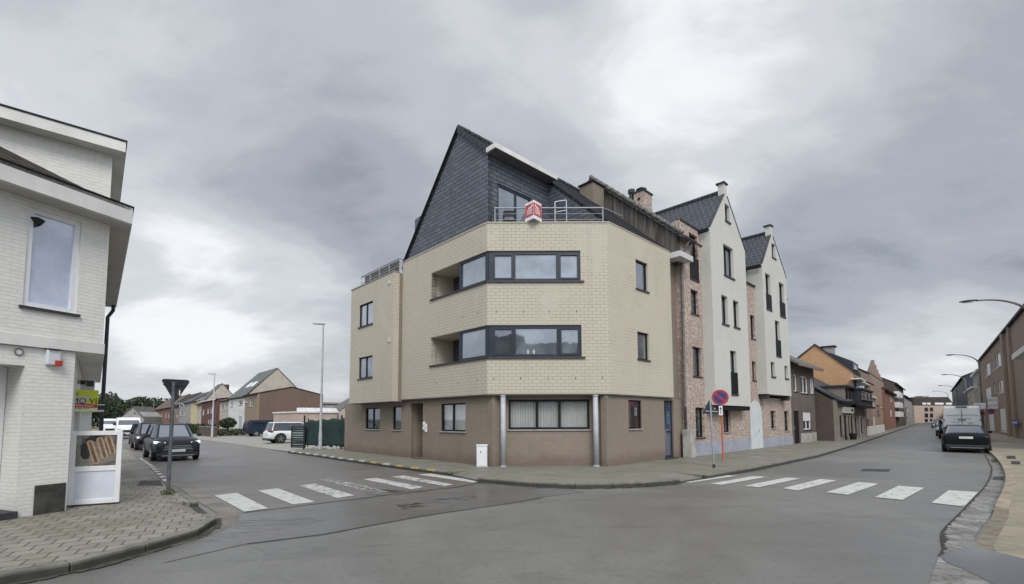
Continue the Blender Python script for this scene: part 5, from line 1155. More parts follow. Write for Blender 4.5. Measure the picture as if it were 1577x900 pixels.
# bays
def bay(bs, zb, zl, zrr, zp, sp_, wins, flen, tall=(), nm='gable_bay', dorm=None):
    mb = MB(); s0, s1 = bs
    out = [(s0, zb), (s1, zb), (s1, zrr), (sp_+.17, zp-.25), (sp_+.17, zp+.35), (sp_-.17, zp+.35), (sp_-.17, zp-.25), (s0, zl)]
    out = out[::-1] if False else out
    wall_mb(mb, FB, out, wins, .3, .22)
    # sides of the bay
    for s, z in ((s0, zl), (s1, zrr)):
        a = .001 if s == s0 else -.001
        mb.poly([FB.pt(s+a, zb, -.3), FB.pt(s+a, zb, -flen), FB.pt(s+a, z, -flen), FB.pt(s+a, z, -.3)])
    mb.poly([FB.pt(s0, zb+.005, -.3), FB.pt(s1, zb+.005, -.3), FB.pt(s1, zb+.005, -1.2), FB.pt(s0, zb+.005, -1.2)])
    w_ = mb.build(nm, M_LIMEW, nb_)
    mb = MB(); mb.fbox(FB, sp_-.25, sp_+.25, zp+.35, zp+.42, -.38, .06); mb.build('finial_cap', M_SILL, w_)
    # verge strips
    mb = MB()
    for (a, za), (b_, zb_) in (((s0, zl), (sp_-.17, zp-.25)), ((s1, zrr), (sp_+.17, zp-.25))):
        p = [FB.pt(a, za, .03), FB.pt(b_, zb_, .03), FB.pt(b_, zb_, -.06), FB.pt(a, za, -.06)]; mb.add(p+[q+Vector((0, 0, .05)) for q in p], [(0, 1, 2, 3), (4, 5, 6, 7), (0, 1, 5, 4), (1, 2, 6, 5), (2, 3, 7, 6), (3, 0, 4, 7)])
    mb.build('verge', M_SILL, w_)
    # roof behind the gable
    mb = MB(); zo = -.10
    mb.slab([FB.pt(s0-.12, zl-.04, -.05), FB.pt(sp_, zp-.02, -.05), FB.pt(sp_, zp-.02, -flen), FB.pt(s0-.12, zl-.04, -flen)], .12)
    mb.slab([FB.pt(s1+.02, zrr-.06, -.05), FB.pt(sp_, zp-.02, -.05), FB.pt(sp_, zp-.02, -flen), FB.pt(s1+.02, zrr-.06, -flen)], .12)
    rf = mb.build('roof', M_TILE_D, nb_); mb = MB(); mb.tube([FB.pt(sp_, zp+.02, -.3), FB.pt(sp_, zp+.02, -flen)], .1, 8); mb.build('ridge_tile', M_TILE_D, rf)
    mb = MB(); mb.tube([FB.pt(s0-.16, zl-.2, -.0), FB.pt(s0-.16, zl-.2, -2.2)], .06, 8); mb.build('gutter', M_BLACKF, rf)
    return w_
def RB_(x0, y0, x1, y1): return FB.rect(x0, y0, x1, y1)
g1w = [RB_(1116.5, 316, 1123.5, 341), RB_(1114.5, 380, 1129.5, 426), RB_(1111.5, 456, 1121, 499), RB_(1129.5, 464, 1138, 504), RB_(1125.5, 541, 1135, 607)]
g2w = [RB_(1188.5, 376, 1194, 397), RB_(1179.5, 423, 1187, 476), RB_(1200.5, 437, 1208, 487), RB_(1194.5, 495, 1201.5, 548), RB_(1187.5, 558, 1193.5, 580), RB_(1208.5, 564, 1213.5, 583)]
zb1_, zb2_ = FB.sz(1130, 625)[1], FB.sz(1200, 608.5)[1]
bay(b1, zb1_, 10.80, 10.72, 13.25, 9.72, g1w, 6.2); bay(b2, zb2_, 10.62, 10.65, 13.0, 16.55, g2w, 6.2)
for i, r in enumerate(g1w): window(FB, nb_, r, (.5,) if i == 1 else (), fm=M_BLACKF, gm=M_GLASS_D if i != 1 else M_GLASS, dep=.16, sillw=.08)
for i, r in enumerate(g2w): window(FB, nb_, r, fm=M_BLACKF, gm=M_GLASS_D, dep=.16, sillw=.08)
balus(FB, g1w[4], .5); balus(FB, g2w[1], .42); balus(FB, g2w[2], .42); balus(FB, g2w[3], .45)
# brackets under the second bay, dark lintel under the first
mb = MB(); mb.fbox(F3, b1[0]+.02, b1[1]-.02, zb1_-.22, zb1_-.02, -.1, PB-.05); mb.build('lintel', M_BLACKF, nb_)
for s in (b2[0]+.1, b2[1]-.5): MB().fbox(F3, s, s+.4, zb2_-.28, zb2_-.01, .0, PB-.06).build('bracket', M_SILL, nb_)
# main roof, side gable with grey cladding, chimneys
FG = Fac(F3.pt(5.32, 0, 0), 45.7-90, -1)     # goes back from the street, outward towards the corner block
mb = MB(); zr_, qr = 14.15, 4.5; ze_ = 10.12
mb.add([FG.pt(-.05, 8.6, .02), FG.pt(8.5, 8.6, .02), FG.pt(8.5, 10.5, .02), FG.pt(qr, zr_-.12, .02), FG.pt(-.05, ze_-.05, .02), FG.pt(-.05, 8.6, -.25), FG.pt(8.5, 8.6, -.25), FG.pt(8.5, 10.5, -.25), FG.pt(qr, zr_-.12, -.25), FG.pt(-.05, ze_-.05, -.25)],
       [(0, 1, 2, 3, 4), (9, 8, 7, 6, 5), (0, 4, 9, 5), (4, 3, 8, 9), (3, 2, 7, 8)]); mb.build('clad_gable', M_CLAD, nb_, label='streaked grey cladding on the side gable')
mb = MB(); k = (zr_-ze_)/qr
mb.slab([FG.pt(-.35, ze_-.35*k, .18), FG.pt(qr, zr_, .18), FG.pt(qr, zr_, -1.9), FG.pt(-.35, ze_-.35*k, -1.9)], .12)
mb.slab([FG.pt(.3, ze_+.3*k, -1.9), FG.pt(qr, zr_, -1.9), FG.pt(qr, zr_, -15), FG.pt(.3, ze_+.3*k, -15)], .12)
mb.slab([FG.pt(9.3, ze_+.1, .18), FG.pt(qr, zr_, .18), FG.pt(qr, zr_, -15), FG.pt(9.3, ze_+.1, -15)], .12)
rfm = mb.build('roof', M_TILE_G, nb_)
mb = MB(); 
for i in range(16):
    a, b_ = i/16, (i+.93)/16; mb.tube([FG.pt(-.35+(qr+.35)*a, ze_-.35*k+(zr_-ze_+.35*k)*a+.04, .16), FG.pt(-.35+(qr+.35)*b_, ze_-.35*k+(zr_-ze_+.35*k)*b_+.07, .16)], .1, 8)
mb.build('verge_tile', M_TILE_G, rfm)
mb = MB(); mb.tube([FG.pt(-.45, ze_-.45, .2), FG.pt(-.45, ze_-.45, -.9)], .07, 8); mb.build('gutter', M_PIPE_D, nb_)
mb = MB(); mb.tube([F3.pt(5.62, ze_-.5, .45), F3.pt(5.62, ze_-.8, .25), F3.pt(5.62, ze_-1.2, .08), F3.pt(5.5, 2.3, .08)], .06, 8); mb.build('downpipe', M_PIPE, nb_)
mb = MB(); mb.tube([F3.pt(5.5, 2.3, .08), F3.pt(5.5, 1.1, .1)], .06, 8); mb.build('downpipe', M_PIPE_D, nb_)
# back and end walls so the block is closed
mb = MB(); mb.fbox(F3, sN0+.1, sN1-.02, .1, 9.0, -9.3, -9.0); mb.fbox(F3, sN1-.3, sN1-.01, .1, 9.55, -9, -.36); mb.fbox(F3, 19.0, sN1-.01, 9.3, 9.6, -2, -.4)
mb.add([FG.pt(0, 9, -15), FG.pt(9, 9, -15), FG.pt(qr, zr_-.1, -15)], [(0, 1, 2)]); mb.build('wall', M_PINKB, nb_)
mb = MB(); 
for (a, b_, z) in ((sN0+.05, b1[0]-.0, zNt), (b1[1], b2[0], zmid), (19.0, sN1, 9.6)): mb.fbox(F3, a, b_, z, z+.06, -.4, .06 if b_ < 9 else .1)
mb.build('coping', M_SILL, nb_)
# brick chimney: located on the near part of the roof ridge
cp = None
s_c = 8.4
p = FG.pt(3.9, 0, -3.4)
mb = MB(); mb.fbox(FG, 3.35, 3.95, 12.0, 14.2, -4.0, -3.1) ; cq = mb.build('chimney', M_PINKB, nb_, label='mixed brick chimney behind the cladding'); mb = MB(); mb.fbox(FG, 3.29, 4.01, 14.2, 14.27, -4.06, -3.04); a = FG.pt(3.65, 14.27, -3.4); 
mb.tube([a, a+Vector((0, 0, .16)), a+Vector((.0, 0, .30))], [.2, .3, .05], 10); mb.build('chimney_cap', M_DKMET, cq)
a = FG.pt(4.15, 13.2, -3.2); mb = MB(); mb.tube([a, a+Vector((0, 0, 1.1)), a+Vector((0, 0, 1.12)), a+Vector((0, 0, 1.32))], [.13, .13, .19, .19], 10); mb.build('flue', M_DKMET, nb_)
MB().fbox(FG, 3.55, 3.72, 13.72, 13.88, -3.11, -3.09).build('flue_opening', M_BLACK, cq)
# concrete block by the downpipe
cb = G(1054, 704, .12); 
MB_ = MB(); MB_.fbox(F3, 5.28, 5.72, .12, 1.32, .02, .42); tag(MB_.build('concrete_post', M_CONC, bevel=.02), 'pale concrete block at the foot of the downpipe between two buildings', 'concrete post')
# ================================================================ ROW HOUSES
def house(name, label, fc, s0, s1, depth, ze, zr, m_front, m_side, m_roof, wins=(), doors=(), oh=.3, rf=.5, z0=.05, fm=None, gm=None, d=0.0, group=None, kind='par', cat='house', fasc=True, fascm=None, front_gable=None, back_ze=None, sillm=None, sub=True):
    """terraced house: front wall with openings, two gable walls, roof slabs, windows as parts (> pane, sill)"""
    h = thing(name, label, cat, tuple(fc.pt((s0+s1)/2, 0, d-depth/2)), group=group)
    w_ = depth*rf; bz = ze if back_ze is None else back_ze
    holes = [r for r, *_ in wins]+[r for r, *_ in doors]
    if kind == 'par':
        wall_mb(MB(), fc, [(s0, z0), (s1, z0), (s1, ze), (s0, ze)], holes, .25, .12, d).build('wall', m_front, h)
        mb = MB()
        for s in (s0+.003, s1-.003):
            mb.poly([fc.pt(s, z0, d-.25), fc.pt(s, z0, d-depth), fc.pt(s, bz, d-depth), fc.pt(s, zr-.06, d-w_), fc.pt(s, ze-.02, d-.25)])
        mb.poly([fc.pt(s0, z0, d-depth), fc.pt(s1, z0, d-depth), fc.pt(s1, bz, d-depth), fc.pt(s0, bz, d-depth)])
        mb.build('gable_wall', m_side, h, fix=False)
        k = (zr-ze)/max(w_, .1); k2 = (zr-bz)/max(depth-w_, .1)
        mb = MB(); mb.slab([fc.pt(s0-.06, ze-oh*k+.1, d+oh), fc.pt(s1+.06, ze-oh*k+.1, d+oh), fc.pt(s1+.06, zr+.1, d-w_), fc.pt(s0-.06, zr+.1, d-w_)], .12)
        mb.slab([fc.pt(s0-.06, bz+.1, d-depth), fc.pt(s1+.06, bz+.1, d-depth), fc.pt(s1+.06, zr+.1, d-w_), fc.pt(s0-.06, zr+.1, d-w_)], .12)
        rf_ = mb.build('roof', m_roof, h)
        if fasc:
            z_ = ze-oh*k+.02; mb = MB(); mb.fbox(fc, s0-.05, s1+.05, z_-.12, z_+.06, d+oh-.02, d+oh+.1); mb.build('gutter', fascm or M_BLACKF, rf_)
    elif kind == 'flat':
        wall_mb(MB(), fc, [(s0, z0), (s1, z0), (s1, ze), (s0, ze)], holes, .25, .12, d).build('wall', m_front, h)
        mb = MB(); mb.fbox(fc, s0+.002, s0+.2, z0, ze, d-depth, d-.26); mb.fbox(fc, s1-.2, s1-.002, z0, ze, d-depth, d-.26); mb.fbox(fc, s0+.21, s1-.21, z0, ze, d-depth, d-depth+.2); mb.build('side_wall', m_side, h)
        mb = MB(); mb.fbox(fc, s0-.1, s1+.1, ze, ze+.25, d-depth, d+oh); mb.build('roof', fascm or M_WFASC, h)
    else:   # gable towards the street
        sm_ = (s0+s1)/2
        wall_mb(MB(), fc, [(s0, z0), (s1, z0), (s1, ze), (sm_, zr), (s0, ze)], holes, .25, .12, d).build('wall', m_front, h)
        mb = MB()
        for s in (s0+.003, s1-.003): mb.poly([fc.pt(s, z0, d-.25), fc.pt(s, z0, d-depth), fc.pt(s, ze, d-depth), fc.pt(s, ze, d-.25)])
        mb.poly([fc.pt(s0, z0, d-depth), fc.pt(s1, z0, d-depth), fc.pt(s1, ze, d-depth), fc.pt(sm_, zr, d-depth), fc.pt(s0, ze, d-depth)])
        mb.build('side_wall', m_side, h, fix=False)
        mb = MB()
        for s in (s0-.15, s1+.15):
            zz_ = ze-.15*(zr-ze)/(sm_-s0); mb.slab([fc.pt(s, zz_+.08, d+.02), fc.pt(sm_, zr+.1, d+.02), fc.pt(sm_, zr+.1, d-depth), fc.pt(s, zz_+.08, d-depth)], .1)
        rf_ = mb.build('roof', m_roof, h)
    for r, *o in wins:
        o = o[0] if o else {}
        window(fc, h, r, o.get('mull', (.5,) if (r[1]-r[0]) > .9 else ()), fm=o.get('fm', fm or M_WHITEF), gm=o.get('gm', gm or M_GLASS_D), wall_d=d, dep=.08, fw=o.get('fw', .07), sill=True, sm=sillm or M_SILL)
        if 'blind' in o: a = r; MB().fbox(fc, a[0]+.02, a[1]-.02, a[3]-(a[3]-a[2])*o['blind'], a[3]-.02, d-.08, d-.03).build('roller_blind', M_WHITEF, h)
    for r, *o in doors:
        o = o[0] if o else {}
        dd_ = MB().fbox(fc, r[0]+.01, r[1]-.01, r[2], r[3]-.01, d-.12, d-.06).build('door', o.get('m', M_BLACKF), h)
        MB().fbox(fc, r[0]+.12, r[0]+.16, 1.05, 1.25, d-.06, d-.01).build('handle', M_STEEL, dd_)
    return h
def wr(fc, d=0.0): return lambda x0, y0, x1, y1, **k: (fc.rect(x0, y0, x1, y1, d), k)
# ---- right street, left-hand row (R3 line then the bend)
W = wr(F3)
def dr_(fc, x0, x1, ytop, d=0.0, **k): ym = 655; a = fc.sz(x0, ym, d)[0]; b_ = fc.sz(x1, ym, d)[0]; return ((a, b_, .12, fc.sz((x0+x1)/2, ytop, d)[1]), k)
sE = F3.sz(1256, 640)[0]
ze = F3.sz(1236, 560)[1]
h1_ = house('brown_rendered_house', 'small brown rendered house with white windows right after the pale gables', F3, 20.62, sE, 9, ze, ze+2.6, M_BRWN_R, M_BRWN_R, M_TILE_G,
   [W(1222, 577, 1227.5, 603), W(1233, 580, 1244, 606), W(1248, 583, 1253.5, 607), W(1237, 635, 1249, 662, blind=.5)], [dr_(F3, 1223, 1231.5, 633), dr_(F3, 1255.2, 1259.2, 636)] if False else [dr_(F3, 1223, 1231.5, 633)], oh=.55, fascm=plain('taupe_gutter', (.2, .17, .15), .6))
MB().fbox(F3, F3.sz(1233, 670)[0], sE-.1, .1, .75, 0, .04).build('plinth', M_CONC, h1_)
# white stone lump on the pavement
q = G(1230, 681.5, .12); mb = MB(); mb.loft([[q+Vector((.45*r*math.cos(a), .30*r*math.sin(a), z)) for a in [k*math.pi/4+.3 for k in range(8)]] for r, z in ((1, 0), (.95, .12), (.5, .26), (.2, .3))]); tag(mb.build('white_stone', M_WFASC, bevel=.03), 'white boundary stone on the pavement by the brown house door', 'stone')
# low dark brick shop with slate roof, turned with the bend
P5 = G(1292, 679.7, .12); F5 = Fac(P5, 42.6, 1); W = wr(F5)
s1e = F5.sz(1333, 650)[0]; zeS = F5.sz(1292, 616)[1]
h2_ = house('dark_brick_shop', 'low dark brick shop with steep slate roof and pale sign board', F5, 0, s1e, 8.5, zeS, 6.6, M_TAUPE, M_DARKBR, M_SLATE_D,
   [W(1293.5, 640, 1297.3, 671), W(1306.5, 641, 1309, 669), W(1310.5, 641, 1314, 669), W(1317, 643, 1320, 667), W(1325.5, 644, 1328.3, 666), W(1330.2, 643, 1331.6, 658)], [dr_(F5, 1300, 1304.5, 640)], oh=.25, fm=M_BLACKF, rf=.62, cat='shop')
a_, b_ = F5.sz(1293, 640)[0], 0
# slate dormer band and boxed bay on the upper floor
sa, sb, sc_, se_ = F5.sz(1301, 608)[0], F5.sz(1310.5, 608)[0], F5.sz(1311.5, 610)[0], F5.sz(1331, 612)[0]
zA_, zB_ = F5.sz(1306, 618)[1], F5.sz(1306, 597.5)[1]
MB().fbox(F5, sa, sb, zA_, zB_, -2.2, .02).build('dormer', M_TAUPE, h2_); MB().fbox(F5, sa-.15, sb+.3, zB_, zB_+.14, -3, .25).build('dormer_roof', M_SLATE_D, h2_)
for x0, x1 in ((1302, 1304.6), (1306.6, 1309.3)):
    r = F5.rect(x0, 599.5, x1, 616, .02); window(F5, h2_, r, fm=M_BLACKF, gm=M_GLASS_D, wall_d=.12, dep=.06, fw=.06, sm=M_SILL_L)
zC_, zD_ = F5.sz(1321, 626)[1], F5.sz(1321, 603)[1]
bw_ = MB().fbox(F5, sc_, se_, zC_, zD_, -2, .62).build('boxed_bay', M_SLATE_D, h2_); MB().fbox(F5, sc_-.15, se_+.15, zC_-.16, zC_-.01, -.1, .8).build('bay_floor', M_BLACKF, h2_); MB().fbox(F5, sc_-.1, se_+.1, zD_, zD_+.12, -2, .75).build('bay_roof', M_SLATE_D, h2_)
for k in range(3):
    s = sc_+.5+k*(se_-sc_-.8)/3; window(F5, h2_, (s, s+(se_-sc_)/3-.7, zC_+.5, zD_-.15), (), fm=M_TAUPE, gm=M_GLASS_D, wall_d=.75, dep=.07)
r = F5.rect(1299.3, 627.5, 1314.3, 636.5, .12); sgn_ = MB().fbox(F5, r[0], r[1], r[2], r[3], 0.01, .16).build('shop_sign', plain('shop_sign_cream', (.50, .52, .45), .5), h2_, label='pale shop sign with faded lettering')
cxs = r[0]; off = h2_.location
mb = MB()
for k, (u0, u1, v0, v1) in enumerate(((.10, .17, .3, .7), (.20, .27, .3, .7), (.30, .37, .35, .7), (.45, .60, .35, .75), (.62, .66, .3, .7), (.72, .92, .25, .8))): 
    q = MB().fbox(F5, r[0]+(r[1]-r[0])*u0, r[0]+(r[1]-r[0])*u1, r[2]+(r[3]-r[2])*v0, r[2]+(r[3]-r[2])*v1, .16, .165).build('lettering', M_DKMET if k == 5 else plain('faded_sign_green', (.30, .36, .28), .5), sgn_)
s, _ = F5.sz(1322.3, 655); MB().tube([F5.pt(s, F5.sz(1321.5, 640)[1], .08), F5.pt(s, .15, .08)], .07, 8).build('downpipe', M_STEEL, h2_)
s, _ = F5.sz(1304.5, 674); c_ = F5.pt(s, .12, .4); mb = MB(); mb.tube([c_, c_+Vector((0, 0, .45)), c_+Vector((0, 0, .5))], [.2, .25, .22], 12); bnp = tag(mb.build('planter', M_BLACK), 'dark round planter at the shop front under the pale sign', 'planter')
# orange side wall house
P6 = at_depth(1314.5, 600, 46.9); F6 = Fac((P6.x, P6.y), 41.5, 1); FO = Fac((P6.x, P6.y), 41.5-90, -1)
def oz(px, py): return FO.sz(px, py)
q0, q1, q2 = oz(1313, 572), oz(1255, 531), oz(1238, 546)
h3_ = thing('orange_gable_house', 'tall house with bright orange brick side wall and black roof', 'house', tuple(FO.pt(4, 0, -3)))
qr_, zrO = q1; qe_, zeO = q2[0]+3, q2[1]-2.2
mb = MB(); mb.poly([FO.pt(0, .1), FO.pt(qe_, .1), FO.pt(qe_, zeO), FO.pt(qr_, zrO), FO.pt(0, q0[1])]); mb.build('gable_wall', M_ORANGE, h3_, fix=False)
LO = F6.sz(1323, 580)[0]
mb = MB(); mb.poly([FO.pt(0, .1, -.01), FO.pt(0, q0[1], -.01), FO.pt(0, q0[1], -LO), FO.pt(0, .1, -LO)]); mb.poly([FO.pt(0, .1, -LO), FO.pt(qe_, .1, -LO), FO.pt(qe_, zeO, -LO), FO.pt(qr_, zrO, -LO), FO.pt(0, q0[1], -LO)]); mb.poly([FO.pt(qe_, .1), FO.pt(qe_, zeO), FO.pt(qe_, zeO, -LO), FO.pt(qe_, .1, -LO)]); mb.build('wall', M_TAUPE, h3_, fix=False)
mb = MB(); mb.slab([FO.pt(-.2, q0[1]+.0, .1), FO.pt(qr_, zrO+.1, .1), FO.pt(qr_, zrO+.1, -LO), FO.pt(-.2, q0[1], -LO)], .14); mb.slab([FO.pt(qe_+.2, zeO-.1, .1), FO.pt(qr_, zrO+.1, .1), FO.pt(qr_, zrO+.1, -LO), FO.pt(qe_+.2, zeO-.1, -LO)], .14); mb.build('roof', M_SLATE_D, h3_)
# long black dormer standing above the front slope
qd, zd = qr_*.75, 0
z1a = FO.sz(1277, 543, -.3)[1]; qa_ = FO.sz(1277, 543, -.3)[0]; qb_, zb3 = FO.sz(1317, 556, -.3); mb = MB()
p = [FO.pt(qa_, z1a-.6, -.3), FO.pt(.0, q0[1]+.05, -.3), FO.pt(.0, zb3, -.3), FO.pt(qa_, z1a, -.3)]; p2 = [FO.pt(qa_, z1a-.6, -LO+.2), FO.pt(.0, q0[1]+.05, -LO+.2), FO.pt(0, zb3, -LO+.2), FO.pt(qa_, z1a, -LO+.2)]
mb.loft([p, p2]); mb.build('dormer', M_SLATE_D, h3_)
FOF = F6
window(FOF, h3_, (1.0, LO*.7, q0[1]+.25, zb3-.2), fm=M_STEEL, gm=M_GLASS, wall_d=.10, dep=.06); window(FOF, h3_, (1.0, LO*.6, q0[1]-1.8, q0[1]-.5), fm=M_BLACKF, gm=M_GLASS_D, wall_d=.14, dep=.08)
F5s = F5; F5 = F6
cqx = FO.sz(1274, 540, -1.2)[0]; c1_, c2_ = FO.sz(1284, 543, -1.2), FO.sz(1266, 534, -1.2)
mb = MB(); mb.fbox(FO, c1_[0], c2_[0], zrO-1.6, FO.sz(1275, 534.5, -1.2)[1], -2.2, -1.2); cc_ = mb.build('chimney', M_GREYR, h3_); mb = MB(); mb.fbox(FO, c1_[0]-.15, c2_[0]+.15, FO.sz(1275, 534.5, -1.2)[1], FO.sz(1275, 533, -1.2)[1], -2.4, -1.05); mb.build('chimney_cap', M_BLACKF, cc_)
# next houses round the bend
W = wr(F5)
def fr(px, y=600): return F5.sz(px, y)[0]
def fz(px, py, d=0.0): return F5.sz(px, py, d)[1]
def rowh(name, label, x0, x1, yeave, rise, depth, mf, ms, mr, wins=(), d=0.0, doors=(), **k):
    xm = (x0+x1)/2; ze = fz(xm, yeave, d); s0, s1 = F5.sz(x0, 600, d)[0]+.02, F5.sz(x1, 600, d)[0]-.02
    return house(name, label, F5, s0, s1, depth, ze, ze+rise, mf, ms, mr, [(F5.rect(*q[:4], d), q[4] if len(q) > 4 else {}) for q in wins], [((F5.sz(q[0], 650, d)[0], F5.sz(q[1], 650, d)[0], .12, 2.2), {}) for q in doors], d=d, **k)
h4_ = rowh('dark_house', 'narrow dark house with a tall white window bay behind the orange wall', 1332, 1341, 590, 2.2, 7, M_DARKBR, M_DARKBR, M_SLATE_D, [(1335, 628, 1337, 645), (1338, 600, 1340, 615)], d=-.1)
a, b_ = F5.sz(1323.3, 600, .25)[0], F5.sz(1331, 600, .25)[0]; z0_, z1_ = fz(1327, 624, .25), fz(1327, 589, .25)
h4b = thing('white_bay_house', 'house with white glazed upper bay over the low dark shop', 'house', tuple(F5.pt((a+b_)/2, 0, -5)))
MB().fbox(F5, LO+.02, b_+.5, .1, fz(1327, 576), -7, -.05).build('wall', M_SLATE_D, h4b); wbx = MB().fbox(F5, a, b_, z0_, z1_, -.04, .25).build('white_bay', M_WHITEF, h4b)
for k in range(2): r = (a+.25+k*(b_-a)/2, a+(b_-a)/2-.1+k*(b_-a)/2, z0_+(z1_-z0_)*.45, z1_-.3); MB().fbox(F5, *r, .25, .27).build('pane', M_GLASS, wbx)
for (x0, x1, y) in ((1324, 1332, 586), (1329, 1338, 592)): s_0, s_1 = F5.sz(x0, y, .6)[0], F5.sz(x1, y, .6)[0]; MB().fbox(F5, s_0, s_1, fz((x0+x1)/2, y, .6), fz((x0+x1)/2, y, .6)+.12, -.1, .7).build('canopy', M_WFASC, h4b)
s_0, s_1 = F5.sz(1333, 613)[0], F5.sz(1343, 613)[0]; MB().fbox(F5, s_0, s_1, fz(1338, 613), fz(1338, 613)+.16, -.6, .5).build('canopy', M_WFASC, h4_)
h5_ = rowh('stepped_gable_house', 'warm mixed brick house with patched stepped gable and blue grey roof', 1341.2, 1361, 583, 2.2, 7, M_MIXBR, M_MIXBR, M_SLATE_D, [(1345, 640, 1348, 655), (1350, 624, 1355.5, 640, {'fm': M_MIXBR}), (1344, 618, 1347, 628), (1356.5, 625, 1359.5, 629, {'fm': M_YELR, 'gm': M_PALEY})], d=.3, oh=.05, fasc=False)
# stepped parapet and cross roof
s0_, s1_ = F5.sz(1341.2, 600, .3)[0], F5.sz(1361, 600, .3)[0]
zb5 = fz(1351, 583, .3); mb = MB()
sm5 = F5.sz(1348, 575, .3)[0]; LL_ = s1_-s0_
for k in range(5):
    mb.fbox(F5, s0_+LL_*.07*k, s0_+LL_*(.9-.14*k), zb5+.0+k*.42, zb5+.42*(k+1), .02, .32)
mb.build('stepped_gable', M_MIXBR, h5_)
MB().slab([F5.pt(s0_-4.5, zb5+.1, -.6), F5.pt(s0_+LL_*.3, zb5+.4, -.6), F5.pt(s0_+LL_*.3, zb5+3.0, -4.5), F5.pt(s0_-4.5, zb5+3.0, -4.5)], .15).build('cross_roof', M_TILE_BG, h5_)
wlk = tag(MB().fbox(F5, F5.sz(1337, 660, 1)[0], F5.sz(1361, 660, 1)[0], .1, .95, .9, 1.1).build('garden_wall', M_WFASC), 'low white garden wall in front of the stepped gable house', 'wall')
h6_ = rowh('red_brick_house', 'orange red brick house with flat white eaves beyond the stepped gable', 1362, 1377, 603, 3.0, 9, M_REDBR, M_REDBR, M_SLATE_D, [(1371, 609, 1374, 620), (1371, 630, 1374, 642)], d=.6, doors=())
h7_ = rowh('balcony_block', 'dark brick flats with stacked white balconies further down the street', 1377.5, 1391, 595, 2.4, 9, M_DARKBR, M_DARKBR, M_SLATE_D, [(1379, 608, 1382, 618), (1379, 630, 1382, 640)], d=.6)
for y0, y1 in ((600, 609), (617, 626), (633, 642)): s_0, s_1 = F5.sz(1384.5, 620, 1.2)[0], F5.sz(1389.5, 620, 1.2)[0]; MB().fbox(F5, s_0, s_1, fz(1387, y1, 1.8), fz(1387, y0, 1.8), .6, 1.3).build('balcony', M_WHITEF, h7_)
h8_ = rowh('black_roofed_house', 'black slate roofed house where the right street narrows to the distance', 1391.5, 1402.5, 612, 3.2, 12, M_GREYR, M_SLATE_D, M_SLATE_D, [(1393, 628, 1396, 636), (1397, 628, 1400, 636), (1394, 642, 1398, 650)], d=.6)
# pink building that closes the street
Dx = 150; PE = at_depth(1408, 640, Dx); FE = Fac((PE.x, PE.y), 92, 1); ez = lambda px, py: FE.sz(px, py)
sw = ez(1470, 640)[0]
we = [FE.rect(1423.5, 628, 1429.5, 633.5), FE.rect(1432, 628, 1437, 633.5), FE.rect(1424, 637, 1429.5, 643), FE.rect(1432, 637, 1437, 643), FE.rect(1424, 645.5, 1429, 650), FE.rect(1432, 645.5, 1437, 650)]
he = thing('pink_end_building', 'pink rendered building with brown mansard roof closing the far end of the street', 'building', tuple(FE.pt(sw/2, 0, -6)))
ztE, zmE = ez(1430, 624)[1], ez(1430, 611.5)[1]
wall_mb(MB(), FE, [(0, .1), (sw, .1), (sw, ztE), (0, ztE)], we, .3, .2).build('wall', M_PINKR, he)
MB().fbox(FE, 0, sw, .1, ztE, -14, -.31).build('wall', M_PINKR, he)
mb = MB(); a, b_ = FE, 0; p = [FE.pt(0, ztE, .2), FE.pt(sw, ztE, .2), FE.pt(sw, ztE, -14), FE.pt(0, ztE, -14), FE.pt(sw*.12, zmE, -1.5), FE.pt(sw*.98, zmE, -1.5), FE.pt(sw*.98, zmE, -12), FE.pt(sw*.12, zmE, -12)]; mb.hexa(p); mb.build('roof', M_TILE_B, he)
for (x0, x1) in ((1420, 1425), (1427, 1432), (1439, 1452), (1456, 1465)): MB().fbox(FE, ez(x0, 621)[0], ez(x1, 621)[0], ez(x0, 623.5)[1], ez(x0, 620.5)[1], -.9, .25).build('skylight', M_WHITEF, he)
for i, r in enumerate(we): window(FE, he, r, (.5,), fm=M_BLACKF, gm=M_GLASS_D, dep=.1, fw=.12)
MB().fbox(FE, ez(1436, 612)[0], ez(1447, 612)[0], zmE-.1, ez(1440, 609)[1], -7, -4).build('chimney', M_GREYR, he)
# ---- right-hand side of the right street
PR = G(1557, 672, .12); FR = Fac(PR, 41, -1)
ze = 9.35
RW = lambda x0, y0, x1, y1, **k: (FR.rect(x0, y0, x1, y1), k)
sF = FR.sz(1511, 600)[0]
hr = house('right_brick_block', 'three-storey brown brick block at the right edge with white-framed windows', FR, -26, sF, 12, ze, ze+1.5, M_RBRICK, M_RBRICK, M_TILE_B,
  [RW(1533, 543, 1541, 566), RW(1517, 560, 1525, 580), RW(1528.5, 553, 1530.5, 572), RW(1537.5, 585, 1545.5, 606), RW(1518.5, 597, 1526.5, 615, blind=.9), RW(1530.5, 590, 1532.5, 606), RW(1523.5, 638, 1531, 663, blind=.95), RW(1540.5, 629, 1551, 665, blind=.95)], [], oh=.12, sillm=M_WHITEF, cat='building', gm=M_GLASS)
for (x0, y0, x1, y1) in ((1538.5, 545, 1542, 565), (1521.5, 560, 1524.5, 579), (1543, 587, 1545.5, 605)):
    r = FR.rect(x0, y0, x1, y1); MB().fbox(FR, r[0], r[1], r[2], r[3], .0, .05).build('shutter', M_WHITEF, hr)
mb = MB(); s = FR.sz(1549, 600)[0]; mb.fbox(FR, -1.2, .2, .1, ze-.05, .01, .22); mb.build('brick_pier', M_RBRICK, hr); MB().fbox(FR, -5.2, -4.4, .1, ze-.05, .01, .18).build('brick_pier', M_RBRICK, hr)
